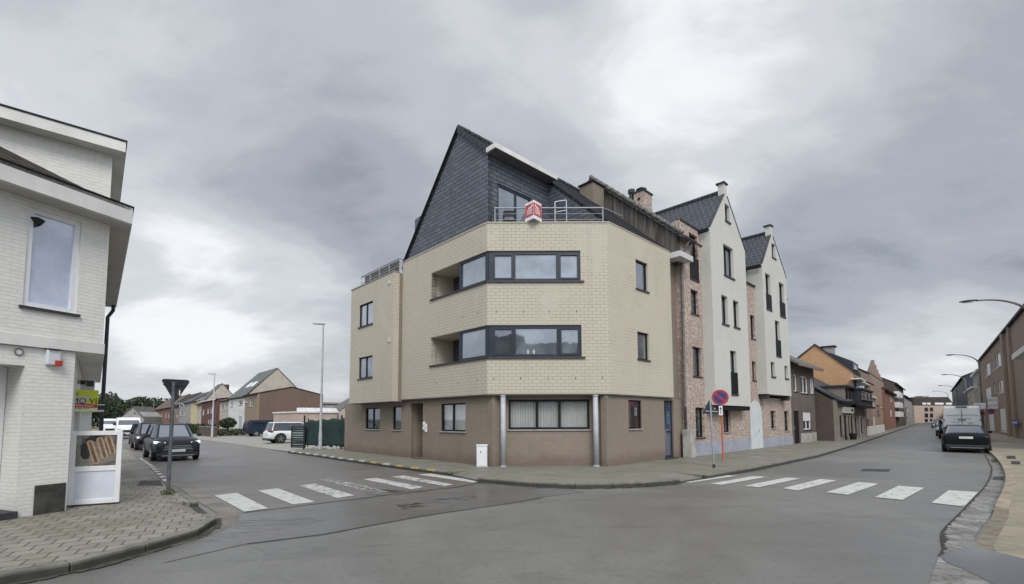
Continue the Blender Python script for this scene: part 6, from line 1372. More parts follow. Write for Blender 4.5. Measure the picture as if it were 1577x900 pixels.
a = FR.sz(1577, 560, .9)[0]; b_ = FR.sz(1558, 551, .9)[0]; zc9 = FR.sz(1566, 546, .9)[1]; MB().fbox(FR, a-8, b_, zc9-.12, zc9+.22, 0, .9).build('canopy', M_WFASC, hr)
a2 = FR.sz(1577, 600, .5)[0]; b2_ = FR.sz(1573, 600, .5)[0]; wq = MB(); 
for k in range(4): wq.fbox(FR, a2-5+k*1.5-.08, a2-5+k*1.5+.08, .5, zc9-.13, .02, .4)
window(FR, hr, (a2-6, b_-1.1, .6, zc9-.15), (.2, .4, .6, .8), (.3, .65), fm=M_WHITEF, gm=M_GLASS_B, wall_d=.3, dep=.05, fw=.12)
bs_ = thing('blue_wall_sign', 'small blue sign with white line of writing on the right brick pier', 'sign', tuple(FR.pt(-.6, 2, .25)))
r = FR.rect(1558.5, 647, 1567, 655, .24); q = MB().fbox(FR, r[0], r[1], r[2], r[3], .225, .25).build('sign_plate', M_BLUEL, bs_); MB().fbox(FR, r[0]+.1, r[1]-.1, (r[2]+r[3])/2-.05, (r[2]+r[3])/2+.05, .25, .254).build('lettering', M_SWHITE, q)
# houses further on the right side
FR2 = FR
def rr_(name, label, x0, x1, yev, rise, mf, mr, d=0, wins=(), kind='par', **k):
    s0, s1 = FR.sz(x1, 600, d)[0]+.05, FR.sz(x0, 600, d)[0]-.05; ze = FR.sz((x0+x1)/2, yev, d)[1]
    return house(name, label, FR, s0, s1, 11, ze, ze+rise, mf, mf, mr, [(FR.rect(*q[:4], d), q[4] if len(q) > 4 else {}) for q in wins], [], d=d, kind=kind, **k)
rr_('flat_roofed_house', 'grey flat-roofed house with white canopy next to the right brick block', 1499.5, 1510.6, 574, 1, M_GREYR, M_FELT, 0, [(1505, 583, 1508.5, 592), (1501.5, 612, 1505, 624)], 'flat')
rr_('beige_low_house', 'beige low house with broad white eaves beyond the flat-roofed one', 1487, 1499.4, 602, 1, M_CREAM, M_FELT, .4, [(1490, 612, 1493, 624), (1494.5, 608, 1497.5, 620)], 'flat')
rr_('slate_clad_block', 'tall dark slate-clad block on the right side of the far street', 1465.5, 1486.8, 590, 2.5, M_SLATE_D, M_SLATE_D, .4, [])
rr_('distant_white_house', 'pale house with grey hipped roof far down the right side', 1452, 1465, 633, 2.5, M_CREAM, M_TILE_G, 1.5, [(1454.5, 637, 1457, 644)])
# ---- lamps of the right street
def street_lamp(b, h, arm, label, ang, group, r=.075, rise=1.1, curve=True, cat='street lamp', name='street_lamp'):
    t = thing(name, label, cat, tuple(b), R(0), group=group)
    d = dirv(ang); b = Vector(b)
    if curve:
        k = 10; pts = [b+Vector((0, 0, 0)), b+Vector((0, 0, h*.5)), b+Vector((0, 0, h-rise*1.1))]
        for i in range(1, k+1): a = math.pi/2*i/k; pts.append(b+d*arm*(1-math.cos(a))**1.0+Vector((0, 0, h-rise*1.1+rise*math.sin(a))))
        tip = pts[-1]; pts.append(tip+d*.05)
    else: pts = [b, b+Vector((0, 0, h))]; tip = pts[-1]+d*arm*0
    n_ = len(pts); rad = [r*(1-.6*min(1, i/(n_-1)*1.0)) for i in range(n_)]
    mb = MB(); mb.tube(pts, rad, 10); mb.build('pole', M_GREYP if not curve else M_PIPE, t, smooth=True)
    sd = Vector((d.y, -d.x, 0)); L_ = .85 if curve else .62
    o = tip - d*.08; mb = MB(); rings = []
    for f, w_, hh in ((0, .05, .04), (.2, .11, .07), (.55, .16, .09), (.85, .13, .07), (1, .05, .03)):
        c = o+d*L_*f+Vector((0, 0, .02+.0*f)); rings.append([c+sd*w_*math.cos(a)+Vector((0, 0, hh*math.sin(a)*(1 if math.sin(a) > 0 else .45))) for a in [2*math.pi*j/12 for j in range(12)]])
    mb.loft(rings); mb.build('lamp_head', M_DKMET if curve else M_GREYP, t, smooth=True)
    MB().box(-.09, .09, -.22, .22, -.035, 0, m=Matrix.Translation(o+d*L_*.55+Vector((0, 0, -.02))) @ Matrix.Rotation(-R(ang), 4, 'Z')).build('lens', plain('lamp_lens', (.4, .4, .38), .3), t)
    return t
# lamp positions: pole px, and head px measured; the arms reach over the carriageway
gl_ = 'curved street lamps along the right side of the right street'
FRL = Fac(G(1512, 664.5, .12), 41, -1)
def lampR(px_pole, head, label):
    s = FRL.sz(px_pole, 640)[0]; b = FRL.pt(s, .12); y = b.y
    # head point on the vertical plane through the pole across the street
    fx = Fac((b.x, b.y), 41-90, 1); q, z = fx.sz(*head)
    street_lamp(b, z-.12, q-.7, label, 41-90, gl_, r=.09, rise=1.3)
    return q, z
for px, hd, lb in ((1600, (1479, 463), 'nearest curved street lamp, its long arm reaching over the right street from the edge'), (1513.5, (1457, 546), 'second curved lamp on the right, in front of the brick block corner'), (1490.5, (1450, 576.5), 'third curved lamp on the right, before the slate-clad block'), (1476, (1445, 593.5), 'fourth curved lamp on the right, in front of the slate-clad block'), (1462, (1436, 602.5), 'farthest curved lamp on the right, small above the van')):
    print('lamp', lampR(px, hd, lb))
# signs on poles at the right pavement
FS_ = Fac(G(1522, 668.5, .12), 41, -1)
def rsign(px, ybase, parts, label, polem=M_PIPE):
    b = G(px, ybase, .12); t = thing('pole_sign', label, 'sign', tuple(b)); top = min(p[1] for p in parts)
    MB().tube([b, at_depth(px, top, b.y)], .05, 8).build('pole', polem, t)
    xd = Vector((.755, -.656, 0)); nd = Vector((-.656, -.755, 0))
    for (kind_, y0, y1, x0, x1, m, mk) in parts:
        c = at_depth((x0+x1)/2, (y0+y1)/2, b.y); c += nd*.08; a = at_depth(x0, (y0+y1)/2, b.y); e = at_depth(x1, (y0+y1)/2, b.y); hw_ = abs((e-a).dot(Vector((1, 0, 0))))/2/.90; hh_ = abs(at_depth(px, y0, b.y).z-at_depth(px, y1, b.y).z)/2
        if kind_ == 'disc':
            hw_ = hh_ = min(hh_, .36)
            o = MB().tube([c-nd*.03, c], hh_, 28).build('sign_disc', m, t)
            if mk: MB().tube([c, c+nd*.012], hh_*.74, 24).build('disc_field', mk, o)
        else:
            o = MB(); q = [c+xd*(-hw_)+Vector((0, 0, -hh_)), c+xd*hw_+Vector((0, 0, -hh_)), c+xd*hw_-nd*.06+Vector((0, 0, -hh_)), c-xd*hw_-nd*.06+Vector((0, 0, -hh_))]; o.hexa(q+[p+Vector((0, 0, 2*hh_)) for p in q]); o = o.build('sign_board', m, t, bevel=.04)
            for f in (.25, -.2):
                q = [c+xd*(-hw_*.65)+Vector((0, 0, hh_*f))+nd*.003, c+xd*hw_*.65+Vector((0, 0, hh_*f))+nd*.003]; MB().add([q[0], q[1], q[1]+Vector((0, 0, hh_*.22)), q[0]+Vector((0, 0, hh_*.22))], [(0, 1, 2, 3)]).build('lettering', M_GREYP, o, fix=False)
    return t
rsign(1519.5, 668, [('disc', 629.5, 638.5, 1521, 1532, M_RED, M_BLUE), ('box', 621, 630, 1517, 1537, M_SWHITE, None), ('box', 612.5, 622, 1522, 1535.5, M_SWHITE, None)], 'pole with white boards above a round blue and red sign by the brick block')
rsign(1512, 667, [('disc', 632.5, 641, 1506, 1517, M_RED, M_SIGNBK), ('box', 621, 630.5, 1503.5, 1514.5, M_SWHITE, None)], 'pole with one white board and dark round sign between the van and the lamp')
# ================================================================ LEFT STREET, FAR SIDE
P0 = G(395, 668); FLL = Fac(P0, -40.9, 1)
def ls(px, y=640, d=0.0): return FLL.sz(px, y, d)[0]
def lz(px, py, d=0.0): return FLL.sz(px, py, d)[1]
FLL = Fac(P0, -40.9, -1); 
assert FLL.n.y < 0
LW = lambda x0, y0, x1, y1, d=0., **k: (FLL.rect(x0, y0, x1, y1, d), k)
def lh(name, label, x0, x1, ze, zr, depth, mf, ms, mr, wins=(), d=0.0, doors=(), **k):
    s0, s1 = ls(x1, 640, d)+.02, ls(x0, 640, d)-.02
    return house(name, label, FLL, s0, s1, depth, ze, zr, mf, ms, mr, [LW(*q[:4], d, **(q[4] if len(q) > 4 else {})) for q in wins], [((ls(q[1], 650, d), ls(q[0], 650, d), .12, 2.3), {'m': q[2]} if len(q) > 2 else {}) for q in doors], d=d, **k)
ze1 = 5.25
hA = lh('brown_brick_house', 'two-storey house with long reddish brown brick side wall facing the car park', 376.5, 395.5, 5.3, 6.3, 8.6, M_TANBR, M_SIDEBR, M_TILE_B, [(384.5, 613, 390, 627), (377.5, 615, 381.5, 621)], oh=.15, rf=.5)
hB = lh('tall_gabled_house', 'white-fronted house with tall tan gable and two roof windows in its green grey roof', 351.5, 376.3, 5.3, 9.5, 8.4, M_WFASC, M_CREAM, M_TILE_GG, [(355, 619, 358.5, 627), (367.5, 616.5, 373.5, 624)], oh=.2, doors=[(367, 372.5, M_GREYP)], rf=.5)
s0_, s1_ = ls(376.3), ls(351.5)
for sA_, sB_ in ((.18, .34), (.44, .60)):
    p = []
    a, b_ = s0_+(s1_-s0_)*sA_, s0_+(s1_-s0_)*sB_; k = (9.5-5.3)/4.2
    for s, dd in ((a, -1.3), (b_, -1.3), (b_, -2.1), (a, -2.1)): p.append(FLL.pt(s, 5.3+k*(-dd)+.2, dd))
    MB().slab(p, .08).build('roof_window', M_WHITEF, hB)
hC = lh('pinkish_low_house', 'pale pinkish house attached left of the white-fronted one', 338, 351.3, 5.0, 6.6, 10, M_CREAM, M_CREAM, M_TILE_G, [(341, 622, 344.5, 633), (347, 621, 350.5, 632)], oh=.2)
hD = lh('maroon_brick_house', 'maroon brick house with white eaves line behind the far lamp post', 310, 333.5, 5.5, 6.2, 10, M_REDD, M_REDD, M_TILE_B, [(312, 630, 314.5, 640), (319, 629, 321.5, 638), (324, 627, 328, 637), (320, 646, 328, 655)], oh=.3, fascm=M_WFASC)
hE = lh('tan_gabled_house', 'tan brick house with steep gable and chimney left of the maroon house', 303, 309.8, 5.3, 9.3, 7, M_CREAM, M_CREAM, M_TILE_G, [], oh=.3)
q = FLL.pt(ls(307), 9.2, -4.6); 
MB().box(q.x-.4, q.x+.4, q.y-.4, q.y+.4, 7.5, 9.3).build('chimney', M_REDD, hE)
hF = lh('yellow_house', 'pale yellow rendered house between the grey house and the tan gable', 293.5, 302.8, 5.8, 7.5, 10, M_YELR, M_YELR, M_TILE_G, [], oh=.2)
hG = lh('grey_slate_house', 'grey house with dark slate roof and white-edged windows', 276, 293.2, 5.9, 8.6, 9, M_GREYR, M_GREYR, M_SLATE_D, [(277.5, 632, 280.5, 641), (283, 632, 285.5, 641), (278, 650, 280.5, 657), (283, 650, 285.5, 657)], oh=.2)
for nm, lab, x0, x1, ze_, zr_, mf, mr in (('red_brick_house', 'red brick house with cream bay just left of the sign pole', 252, 262, 5.6, 9.4, M_REDBR, M_TILE_R), ('red_roofed_house', 'red brick house with weathered red roof beyond the cream bay house', 240, 251.8, 5.6, 9.6, M_REDBR, M_TILE_R), ('small_red_house', 'far reddish house with long red roof beside the grey gables', 227, 239.8, 5.4, 9.3, M_REDBR, M_TILE_R), ('brown_roofed_house', 'house hidden behind the leaning pole with brown roof', 262.2, 275.8, 5.6, 9.0, M_TANBR, M_TILE_B)):
    lh(nm, lab, x0, x1, ze_, zr_, 9, mf, mf, mr, [((x0*.75+x1*.25), 637, (x0*.75+x1*.25)+2.2, 644), ((x0*.3+x1*.7), 637, (x0*.3+x1*.7)+2.2, 644)], oh=.3)
# light grey gabled house across the end of the street
D = 120; pg = at_depth(186, 645, D); FGH = Fac((pg.x, pg.y), 78, 1)
hg = thing('grey_gabled_house', 'large light grey house with two gables at the far end of the left street', 'house', tuple(FGH.pt(3, 0, -4)))
gz = lambda px, py: FGH.sz(px, py)
a, b_, c = gz(183, 640), gz(205, 627), gz(222, 640)
mb = MB(); wall_mb(mb, FGH, [(a[0], .1), (c[0], .1), (c[0], a[1]-.3), (b_[0], b_[1]), (a[0], a[1]-.3)], [], 9, .1); mb.build('wall', M_GREYR, hg)
mb = MB(); 
for e in (a, c): mb.slab([FGH.pt(e[0], a[1]-.5, .2), FGH.pt(b_[0], b_[1]+.2, .2), FGH.pt(b_[0], b_[1]+.2, -9), FGH.pt(e[0], a[1]-.5, -9)], .2)
mb.build('roof', M_TILE_G, hg)
e = gz(190, 628); MB().fbox(FGH, gz(189, 630)[0], gz(202, 630)[0], 3, gz(195, 627.5)[1], -9, -4).build('rear_block', M_GREYR, hg); MB().fbox(FGH, gz(206.5, 637)[0], gz(208.5, 637)[0], gz(207, 638)[1], gz(207, 635.5)[1], .0, .05).build('window', M_BLACKF, hg)
# low annexe, pink wall and pale house behind the green screen
PK = at_depth(456, 650, 44); FK = Fac((PK.x, PK.y), 45.7, 1)
pk = thing('low_pink_annexe', 'low pink-walled annexe with row of white roof lights behind the green screen', 'building', tuple(FK.pt(4, 0, -3)))
k0, k1 = 0, FK.sz(519, 640)[0]; kz = FK.sz(488, 636)[1]
MB().fbox(FK, k0, k1, .05, kz, -6, 0).build('wall', M_PINKR, pk); MB().fbox(FK, k0-.1, k1+.1, kz, kz+.12, -6.1, .12).build('roof', M_WFASC, pk)
for i in range(7):
    a = FK.sz(467+i*8.3, 632)[0]; zt_ = FK.sz(470, 631)[1]; mb = MB(); mb.hexa([FK.pt(a, kz+.125, -.6), FK.pt(a+.62, kz+.125, -.6), FK.pt(a+.62, kz+.125, -1.6), FK.pt(a, kz+.125, -1.6), FK.pt(a, kz+.48, -.6), FK.pt(a+.3, kz+.48, -.6), FK.pt(a+.3, kz+.48, -1.6), FK.pt(a, kz+.48, -1.6)]); mb.build('roof_light', M_WHITEF, pk)
PH = at_depth(521, 650, 48); FH = Fac((PH.x, PH.y), 60, 1); house('small_cream_house', 'small cream gabled house peeping out left of the beige block', FH, 0, 7, 8, FH.sz(521, 634)[1], FH.sz(521, 634)[1]+2.2, M_CREAM, M_CREAM, M_TILE_G, [], [], kind='perp')
PHg = at_depth(496, 640, 80); FHg = Fac((PHg.x, PHg.y), 70, 1); house('far_grey_house', 'flat grey roof top showing behind the lamp post above the annexe', FHg, 0, 5, 8, FHg.sz(505, 622)[1], 1, M_GREYR, M_GREYR, M_FELT, [], [], kind='flat', fascm=M_GREYR)
# green screen fence
gA, gB = G(451, 690, .12), G(529.5, 692, .12); gx = gB-gA; gx.z = 0; FGn = Fac(gA, math.degrees(math.atan2(gx.x, gx.y)), 1); GL = gx.length
gA2 = FGn.sz(473.5, 660)[0]
gf = thing('green_screen_fence', 'tall dark green cloth fence beside the lamp post', 'fence', tuple(FGn.pt(GL/2, .12)))
def wavy(fc, s0, s1, z0, z1, amp=.04, sag=.06, n=26, ragged=.0):
    mb = MB(); rr = random.Random(5); rows = 8
    P = []
    for j in range(rows+1):
        for i in range(n+1):
            f = i/n; s = s0+(s1-s0)*f; zt_ = z1(f) if callable(z1) else z1; zb_ = (z0+rr.uniform(0, ragged)) if j == 0 else z0
            z = zb_+(zt_-zb_)*j/rows; P.append(fc.pt(s, z, amp*math.sin(f*17+j*.5)*(.6+.4*math.sin(f*41))))
    mb.add(P, [(j*(n+1)+i, j*(n+1)+i+1, (j+1)*(n+1)+i+1, (j+1)*(n+1)+i) for j in range(rows) for i in range(n)]); return mb
zf = FGn.sz(500, 646)[1]; o = wavy(FGn, gA2+.05, GL, .22, lambda f: FGn.sz(475, 648)[1]*(1-f)+FGn.sz(529, 644.5)[1]*f+.04*math.sin(f*20), ragged=.14).build('cloth', M_GREENF, gf, fix=False, smooth=True); sm_m = o.modifiers.new('thick', 'SOLIDIFY'); sm_m.thickness = .02
mb = MB()
for f in (0, .33, .66, 1): 
    q = FGn.pt(gA2+(GL-gA2)*f, .1, -.05); MB().tube([q, q+Vector((0, 0, zf-.05))], .03, 6).build('post', M_BLACKF, gf)
gg = thing('green_gate_panel', 'lower ribbed green panel left of the cloth fence in front of the white car', 'fence', tuple(FGn.pt(.5, .12)))
zq = FGn.sz(462, 657)[1]
mb = MB(); mb.fbox(FGn, 0, .06, .15, zq, .1, .16); mb.fbox(FGn, gA2-.06, gA2, .15, zq, .1, .16); mb.fbox(FGn, .06, gA2-.06, zq-.06, zq, .1, .16); mb.fbox(FGn, .06, gA2-.06, .15, .21, .1, .16); mb.build('frame', M_BLACKF, gg)
mb = MB(); z = .22
while z < zq-.1: mb.fbox(FGn, .062, gA2-.062, z, z+.11, .11, .14); z += .135
mb.build('slat_panel', M_GREENF, gg)
bkf = thing('back_green_fence', 'dark low cloth fence behind the ribbed green panel', 'fence', tuple(FGn.pt(.6, .12, -3)))
wavy(FGn, .8, 3.6, .3, FGn.sz(462, 650, -2)[1], .03).build('cloth', M_GREENF, bkf, fix=False)
mb = MB()
for s in (.8, 3.6): MB().fbox(FGn, s-.04, s+.04, .05, 2.05, -.08, -.03).build('post', M_BLACKF, bkf)
# rubble along the fence foot
rr = random.Random(4); mb = MB()
for k in range(26):
    s = gA2+.1+rr.random()*(GL-gA2-.2); c = FGn.pt(s, .15, .12+rr.random()*.1); r = rr.uniform(.04, .11)
    mb.loft([[c+Vector((r*f*math.cos(a)*rr.uniform(.8, 1.2), r*f*math.sin(a)*rr.uniform(.8, 1.2), z*r)) for a in [j*math.pi/3 for j in range(6)]] for f, z in ((.9, -.4), (1, .2), (.5, .8))])
rb = tag(mb.build('rubble', M_CONC), 'pale broken stones along the foot of the green cloth fence', 'rubble'); rb['kind'] = 'stuff'
# straight lamp posts of the left street
def lampL(px, yb, head, label, dp=None):
    b = G(px, yb, .12) if dp is None else Vector(tuple(at_depth(px, 640, dp))[:2]+(0.12,)); top = at_depth(px, head, b.y)
    h = top.z-.12; t = thing('street_lamp', label, 'street lamp', tuple(b), group='straight street lamps along the left street')
    s = max(1, 1)
    mb = MB(); mb.tube([b, b+Vector((0, 0, .9)), b+Vector((0, 0, .92)), b+Vector((0, 0, h))], [.10, .10, .075, .045], 12); mb.build('pole', M_GREYP, t, smooth=False)
    d = dirv(-130); d = Vector((-1, -.25, 0)).normalized(); o = b+Vector((0, 0, h)); mb = MB(); sd = Vector((d.y, -d.x, 0)); rings = []
    for f, w_, hh in ((-.12, .04, .03), (.05, .09, .05), (.3, .12, .055), (.5, .09, .04), (.58, .03, .02)): c = o+d*f+Vector((0, 0, .03)); rings.append([c+sd*w_*math.cos(a)+Vector((0, 0, hh*math.sin(a))) for a in [2*math.pi*j/10 for j in range(10)]])
    mb.loft(rings); mb.build('lamp_head', M_GREYP, t, smooth=True)
lampL(493, 692, 500, 'tall straight street lamp in front of the green cloth fence')
lampL(326.5, 673, 576.5, 'straight street lamp before the maroon house')
lampL(236, 660, 617, 'thin straight lamp in front of the far red roofed houses', 150)
lampL(165, 660, 636, 'small lamp standing left of the far white vans by the trees', 120)
lampL(218.5, 660, 622, 'thin lamp between the grey gabled house and the red roofs', 170)
# hedge, bush and low walls in front of the left houses
hw_ = [G(378, 671), G(352, 671.5), G(330, 672), G(300, 668), G(268, 664)]
def hedge(pts, h, wd_, label, seed, dens=900, m=M_LEAF2, size=.09):
    mb = MB()
    for a, b_ in zip(pts[:-1], pts[1:]):
        n = int((b_-a).length*dens/10)
        c = (a+b_)/2; rr = random.Random(seed)
        for _ in range(n):
            f = rr.random(); p = a.lerp(b_, f)+Vector((rr.uniform(-1, 1)*wd_, rr.uniform(-1, 1)*wd_, h*rr.random()**.7+(.12*math.sin(f*30)))); v = Vector((rr.gauss(0, 1), rr.gauss(0, 1), rr.gauss(0, 1))).normalized(); w2 = v.orthogonal().normalized(); s = size*rr.uniform(.7, 1.5)
            mb.poly([p-v*s, p-w2*s*.6, p+v*s, p+w2*s*.6])
    o = mb.build('hedge', m, fix=False); return tag(o, label, 'hedge')
hedge(hw_[:3], .7, .4, 'clipped hedge in front of the white-fronted house', 1, 1500, M_LEAF2, .13)
hedge([G(326, 670.5), G(300, 668), G(276, 665)], 1.1, .6, 'rough dark hedge in front of the maroon and yellow houses', 2, 1400, M_LEAF, .17)
gw = thing('garden_wall', 'low brown brick garden wall behind the far lamp post', 'wall', tuple(G(318, 672.5)))
for a_, b_ in ((G(330, 673.3), G(306, 671)), ):
    x = b_-a_; fw_ = Fac(a_, math.degrees(math.atan2(x.x, x.y)), -1); MB().fbox(fw_, 0, x.length, 0, 1.0, -.25, 0).build('wall', M_DARKBR, gw); MB().fbox(fw_, -.05, x.length+.05, 1.0, 1.08, -.3, .05).build('coping', M_CONCD, gw)
# clipped round tree
tb = G(350, 670.5); rt = thing('topiary_tree', 'small round clipped tree in front of the white house', 'tree', tuple(tb))
MB().tube([tb, tb+Vector((0, 0, 1.3))], .08, 6).build('trunk', M_DARKBR, rt)
zc_ = at_depth(350, 652, tb.y).z
mb = MB(); leaves(mb, (tb.x, tb.y, zc_), (.95, .95, .6), 1300, .10, 8); leaves(mb, (tb.x+.2, tb.y, zc_+.2), (.6, .6, .5), 400, .10, 9); mb.build('crown', M_LEAF, rt, fix=False)
# trees in the background
def tree(px, ytop, D, wid, label, seed, m=M_LEAF, n=2200, hh=None, group='dark trees behind the far left houses'):
    b = at_depth(px, 640, D); b.z = 0; top = at_depth(px, ytop, D).z; t = thing('tree', label, 'tree', tuple(b), group=group); rr = random.Random(seed)
    MB().tube([b, b+Vector((0, 0, top*.35)), b+Vector((.2, 0, top*.7))], [wid*.05, wid*.04, wid*.015], 7).build('trunk', M_DARKBR, t)
    mb = MB()
    for k in range(9):
        a = rr.uniform(0, 6.28); rad = wid*rr.uniform(.1, .36); z = top*rr.uniform(.38, .86); c = b+Vector((rad*math.cos(a), rad*math.sin(a), z)); w_ = wid*rr.uniform(.16, .27)
        leaves(mb, c, (w_, w_, w_*.75), n//9, wid*.028, seed*31+k)
    mb.build('crown', m, t, fix=False)
for i, (px, yt, D, wd_) in enumerate(((140, 622, 110, 13), (158, 613, 125, 14), (170, 618, 150, 16), (198, 616.5, 190, 20), (216, 621, 210, 15), (182, 628, 200, 18), (258, 618, 190, 20), (249, 620, 200, 16), (128, 600, 100, 12))):
    tree(px, yt, D, wd_, ('broad dark tree behind the white house corner', 'dark tree standing behind the small lamp', 'dark tree left of the grey gabled house', 'rounded dark treetop directly above the grey gabled house', 'small pointed treetop right of the grey gable', 'dark tree closing the gap behind the far vans', 'dark treetop above the red roofs next to the sign', 'treetop rising behind the far red roofs', 'tree partly hidden by the white house wall')[i], 11+i)
tree(1402, 633, 190, 12, 'small tree at the far end of the right street', 40, M_LEAF, 900, group='dark trees far down the right street')
tree(515, 628, 60, 3.2, 'small dark conifer top between the annexe and the beige block', 41, M_LEAF, 900, group='dark shrubs behind the annexe')
# ================================================================ VEHICLES
def carpaint(name, c, rough=.3, met=0):
    t = NT(name); n = t.noise(2.5, 4); return t.done(t.bsdf(c, t.ramp(n, .3, .7, rough, rough+.12), met, None, .12, .08))
M_CDARK = carpaint('dark_grey_car_paint', (.022, .025, .033)); M_CBLACK = carpaint('black_car_paint', (.007, .008, .011)); M_CWHITE = carpaint('white_car_paint', (.68, .70, .70), .3, 0); M_CGREY = carpaint('grey_car_paint', (.18, .19, .21)); M_CNAVY = carpaint('navy_van_paint', (.02, .03, .055))
M_VANW = carpaint('white_van_paint', (.76, .79, .79), .35, 0)
M_CGLASS = glassm('car_glass', (.016, .019, .022), .05); M_TRIM = plain('black_plastic_trim', (.015, .015, .017), .6, 0, .15, 6); M_RIM = plain('alloy_rim', (.35, .36, .38), .35, .7, .1, 8)
def lampm(name, c, e=0):
    t = NT(name); return t.done(t.bsdf(c, .15, 0, None, .6, 1, (c if e else None), e))
M_HL = lampm('lit_headlight', (.7, .75, .9), .9); M_HLO = lampm('headlight_glass', (.5, .52, .55)); M_TL = lampm('tail_light', (.20, .01, .012)); M_PLATE = plain('number_plate_white', (.62, .62, .62), .5)
def car(name, label, paint, L_=4.5, W=1.84, H=1.5, clear=.2, belt=.93, hood=.86, deck=.98, kind='suv', wr_=.34, hl=None, cat='car', trim=False):
    """car along +X (front at +L/2), built from a lofted body with cut wheel arches, glasshouse, roof, lamps and wheels"""
    t = thing(name, label, cat); x0, x1 = -L_/2, L_/2
    if kind == 'suv': st = [(0, .80, .36, .88), (.012, .94, .32, .93), (.05, 1.02*belt, .32, .97), (.16, belt*1.04, clear+.06, 1), (.5, belt*1.0, clear, 1), (.70, belt*1.0, clear, 1), (.78, hood*1.08, clear, 1), (.90, hood*1.02, clear+.04, .98), (.965, hood*.93, .30, .93), (.99, hood*.84, .30, .90), (1, hood*.66, .34, .84)]
    else: st = [(0, .80, .34, .88), (.012, deck*.94, .30, .93), (.04, deck, .30, .96), (.15, deck*1.0, clear+.04, 1), (.30, belt*1.03, clear, 1), (.5, belt, clear, 1), (.68, belt*.98, clear, 1), (.78, hood*1.02, clear, 1), (.90, hood*.94, clear+.03, .98), (.965, hood*.84, .28, .93), (.99, hood*.76, .28, .90), (1, .54, .32, .84)]
    rings = []
    for f, zt, zb, wf in st:
        x = x0+L_*f; w_ = W/2*wf; m = zb+(zt-zb)*.55
        half = [(0, zb), (w_*.78, zb), (w_*.96, zb+.08), (w_*1.0, m), (w_*.97, zt-.13*(zt-zb)/.6), (w_*.86, zt-.02), (w_*.45, zt+.015), (0, zt+.02)]
        rings.append([Vector((x, y, z)) for y, z in half]+[Vector((x, -y, z)) for y, z in half[::-1][1:-1]])
    mb = MB(); mb.loft(rings); body = mb.build('body', paint, t, local=True, smooth=True, sub=2)
    wx = (x0+L_*.19, x0+L_*.805); cut = MB()
    for x in wx: cut.tube([(x, -W, wr_+.0), (x, W, wr_+.0)], wr_+.065, 28)
    co = cut.build('cut', M_TRIM, None, local=True); bo = body.modifiers.new('arch', 'BOOLEAN'); bo.object = co; bo.operation = 'DIFFERENCE'; bo.solver = 'EXACT'
    dg = bpy.context.evaluated_depsgraph_get(); me = bpy.data.meshes.new_from_object(body.evaluated_get(dg)); body.modifiers.clear(); body.data = me; bpy.data.objects.remove(co)
    for p in me.polygons: p.use_smooth = True
    me.materials.clear(); me.materials.append(paint)
    # dark inner arches
    for x in wx: MB().box(x-wr_-.04, x+wr_+.04, -W*.36, W*.36, clear+.02, min(belt-.15, 2*wr_+.06)).build('inner_arch', M_TRIM, body, local=True)
    # glasshouse
    if kind == 'suv': gb = (-.47, .24); gt = (-.43, .04)
    elif kind == 'fastback': gb = (-.44, .22); gt = (-.16, .02)
    else: gb = (-.43, .24); gt = (-.36, .05)
    xb0, xb1, xt0, xt1 = gb[0]*L_, gb[1]*L_, gt[0]*L_, gt[1]*L_; wb_, wt_ = W*.445, W*.345
    def gh(z0, z1, e=0.0, wsc=1.0):
        r = []
        for f in (z0, z1):
            z = belt-.03+(H-belt+.03)*f; xa = xb0+(xt0-xb0)*f-e; xc = xb1+(xt1-xb1)*f+e; ww = (wb_+(wt_-wb_)*f)*wsc+e
            r.append([Vector((xa, -ww*.86, z)), Vector((xa+.12, -ww, z)), Vector((xc-.25, -ww, z)), Vector((xc-.03, -ww*.80, z)), Vector((xc, 0, z)), Vector((xc-.03, ww*.80, z)), Vector((xc-.25, ww, z)), Vector((xa+.12, ww, z)), Vector((xa, ww*.86, z)), Vector((xa-.03, 0, z))])
        return r
    r = gh(0, .93); MB().loft(r).build('windows', M_CGLASS, t, local=True, bevel=.03, smooth=False)
    r = gh(.88, 1.0, .005); r[1] = [Vector((v.x*.97+.0, v.y*.93, v.z)) for v in r[1]]; MB().loft(r).build('roof', paint, t, local=True, bevel=.04, seg=3, smooth=False)
    a, b_ = gh(0, .95, .012)
    for i in (1, 3, 5, 7):
        nm = 'pillar'; MB().tube([a[i], b_[i]], [.045, .035], 6).build(nm, paint, t, local=True)
    for sg in (-1, 1):
        i = 2 if sg < 0 else 6; xm = .0-.08*L_; w0, w1 = (wb_+.008), wt_+.012; MB().tube([(xm, sg*w0, belt), (xm-.05, sg*w1, H-.09)], .03, 6).build('pillar', M_TRIM, t, local=True)
        m = MB(); m.box(xb1-.42, xb1-.26, sg*(W/2+.02), sg*(W/2+.19), belt+.02, belt+.17); m.build('mirror', M_TRIM if trim else paint, t, local=True, bevel=.03)
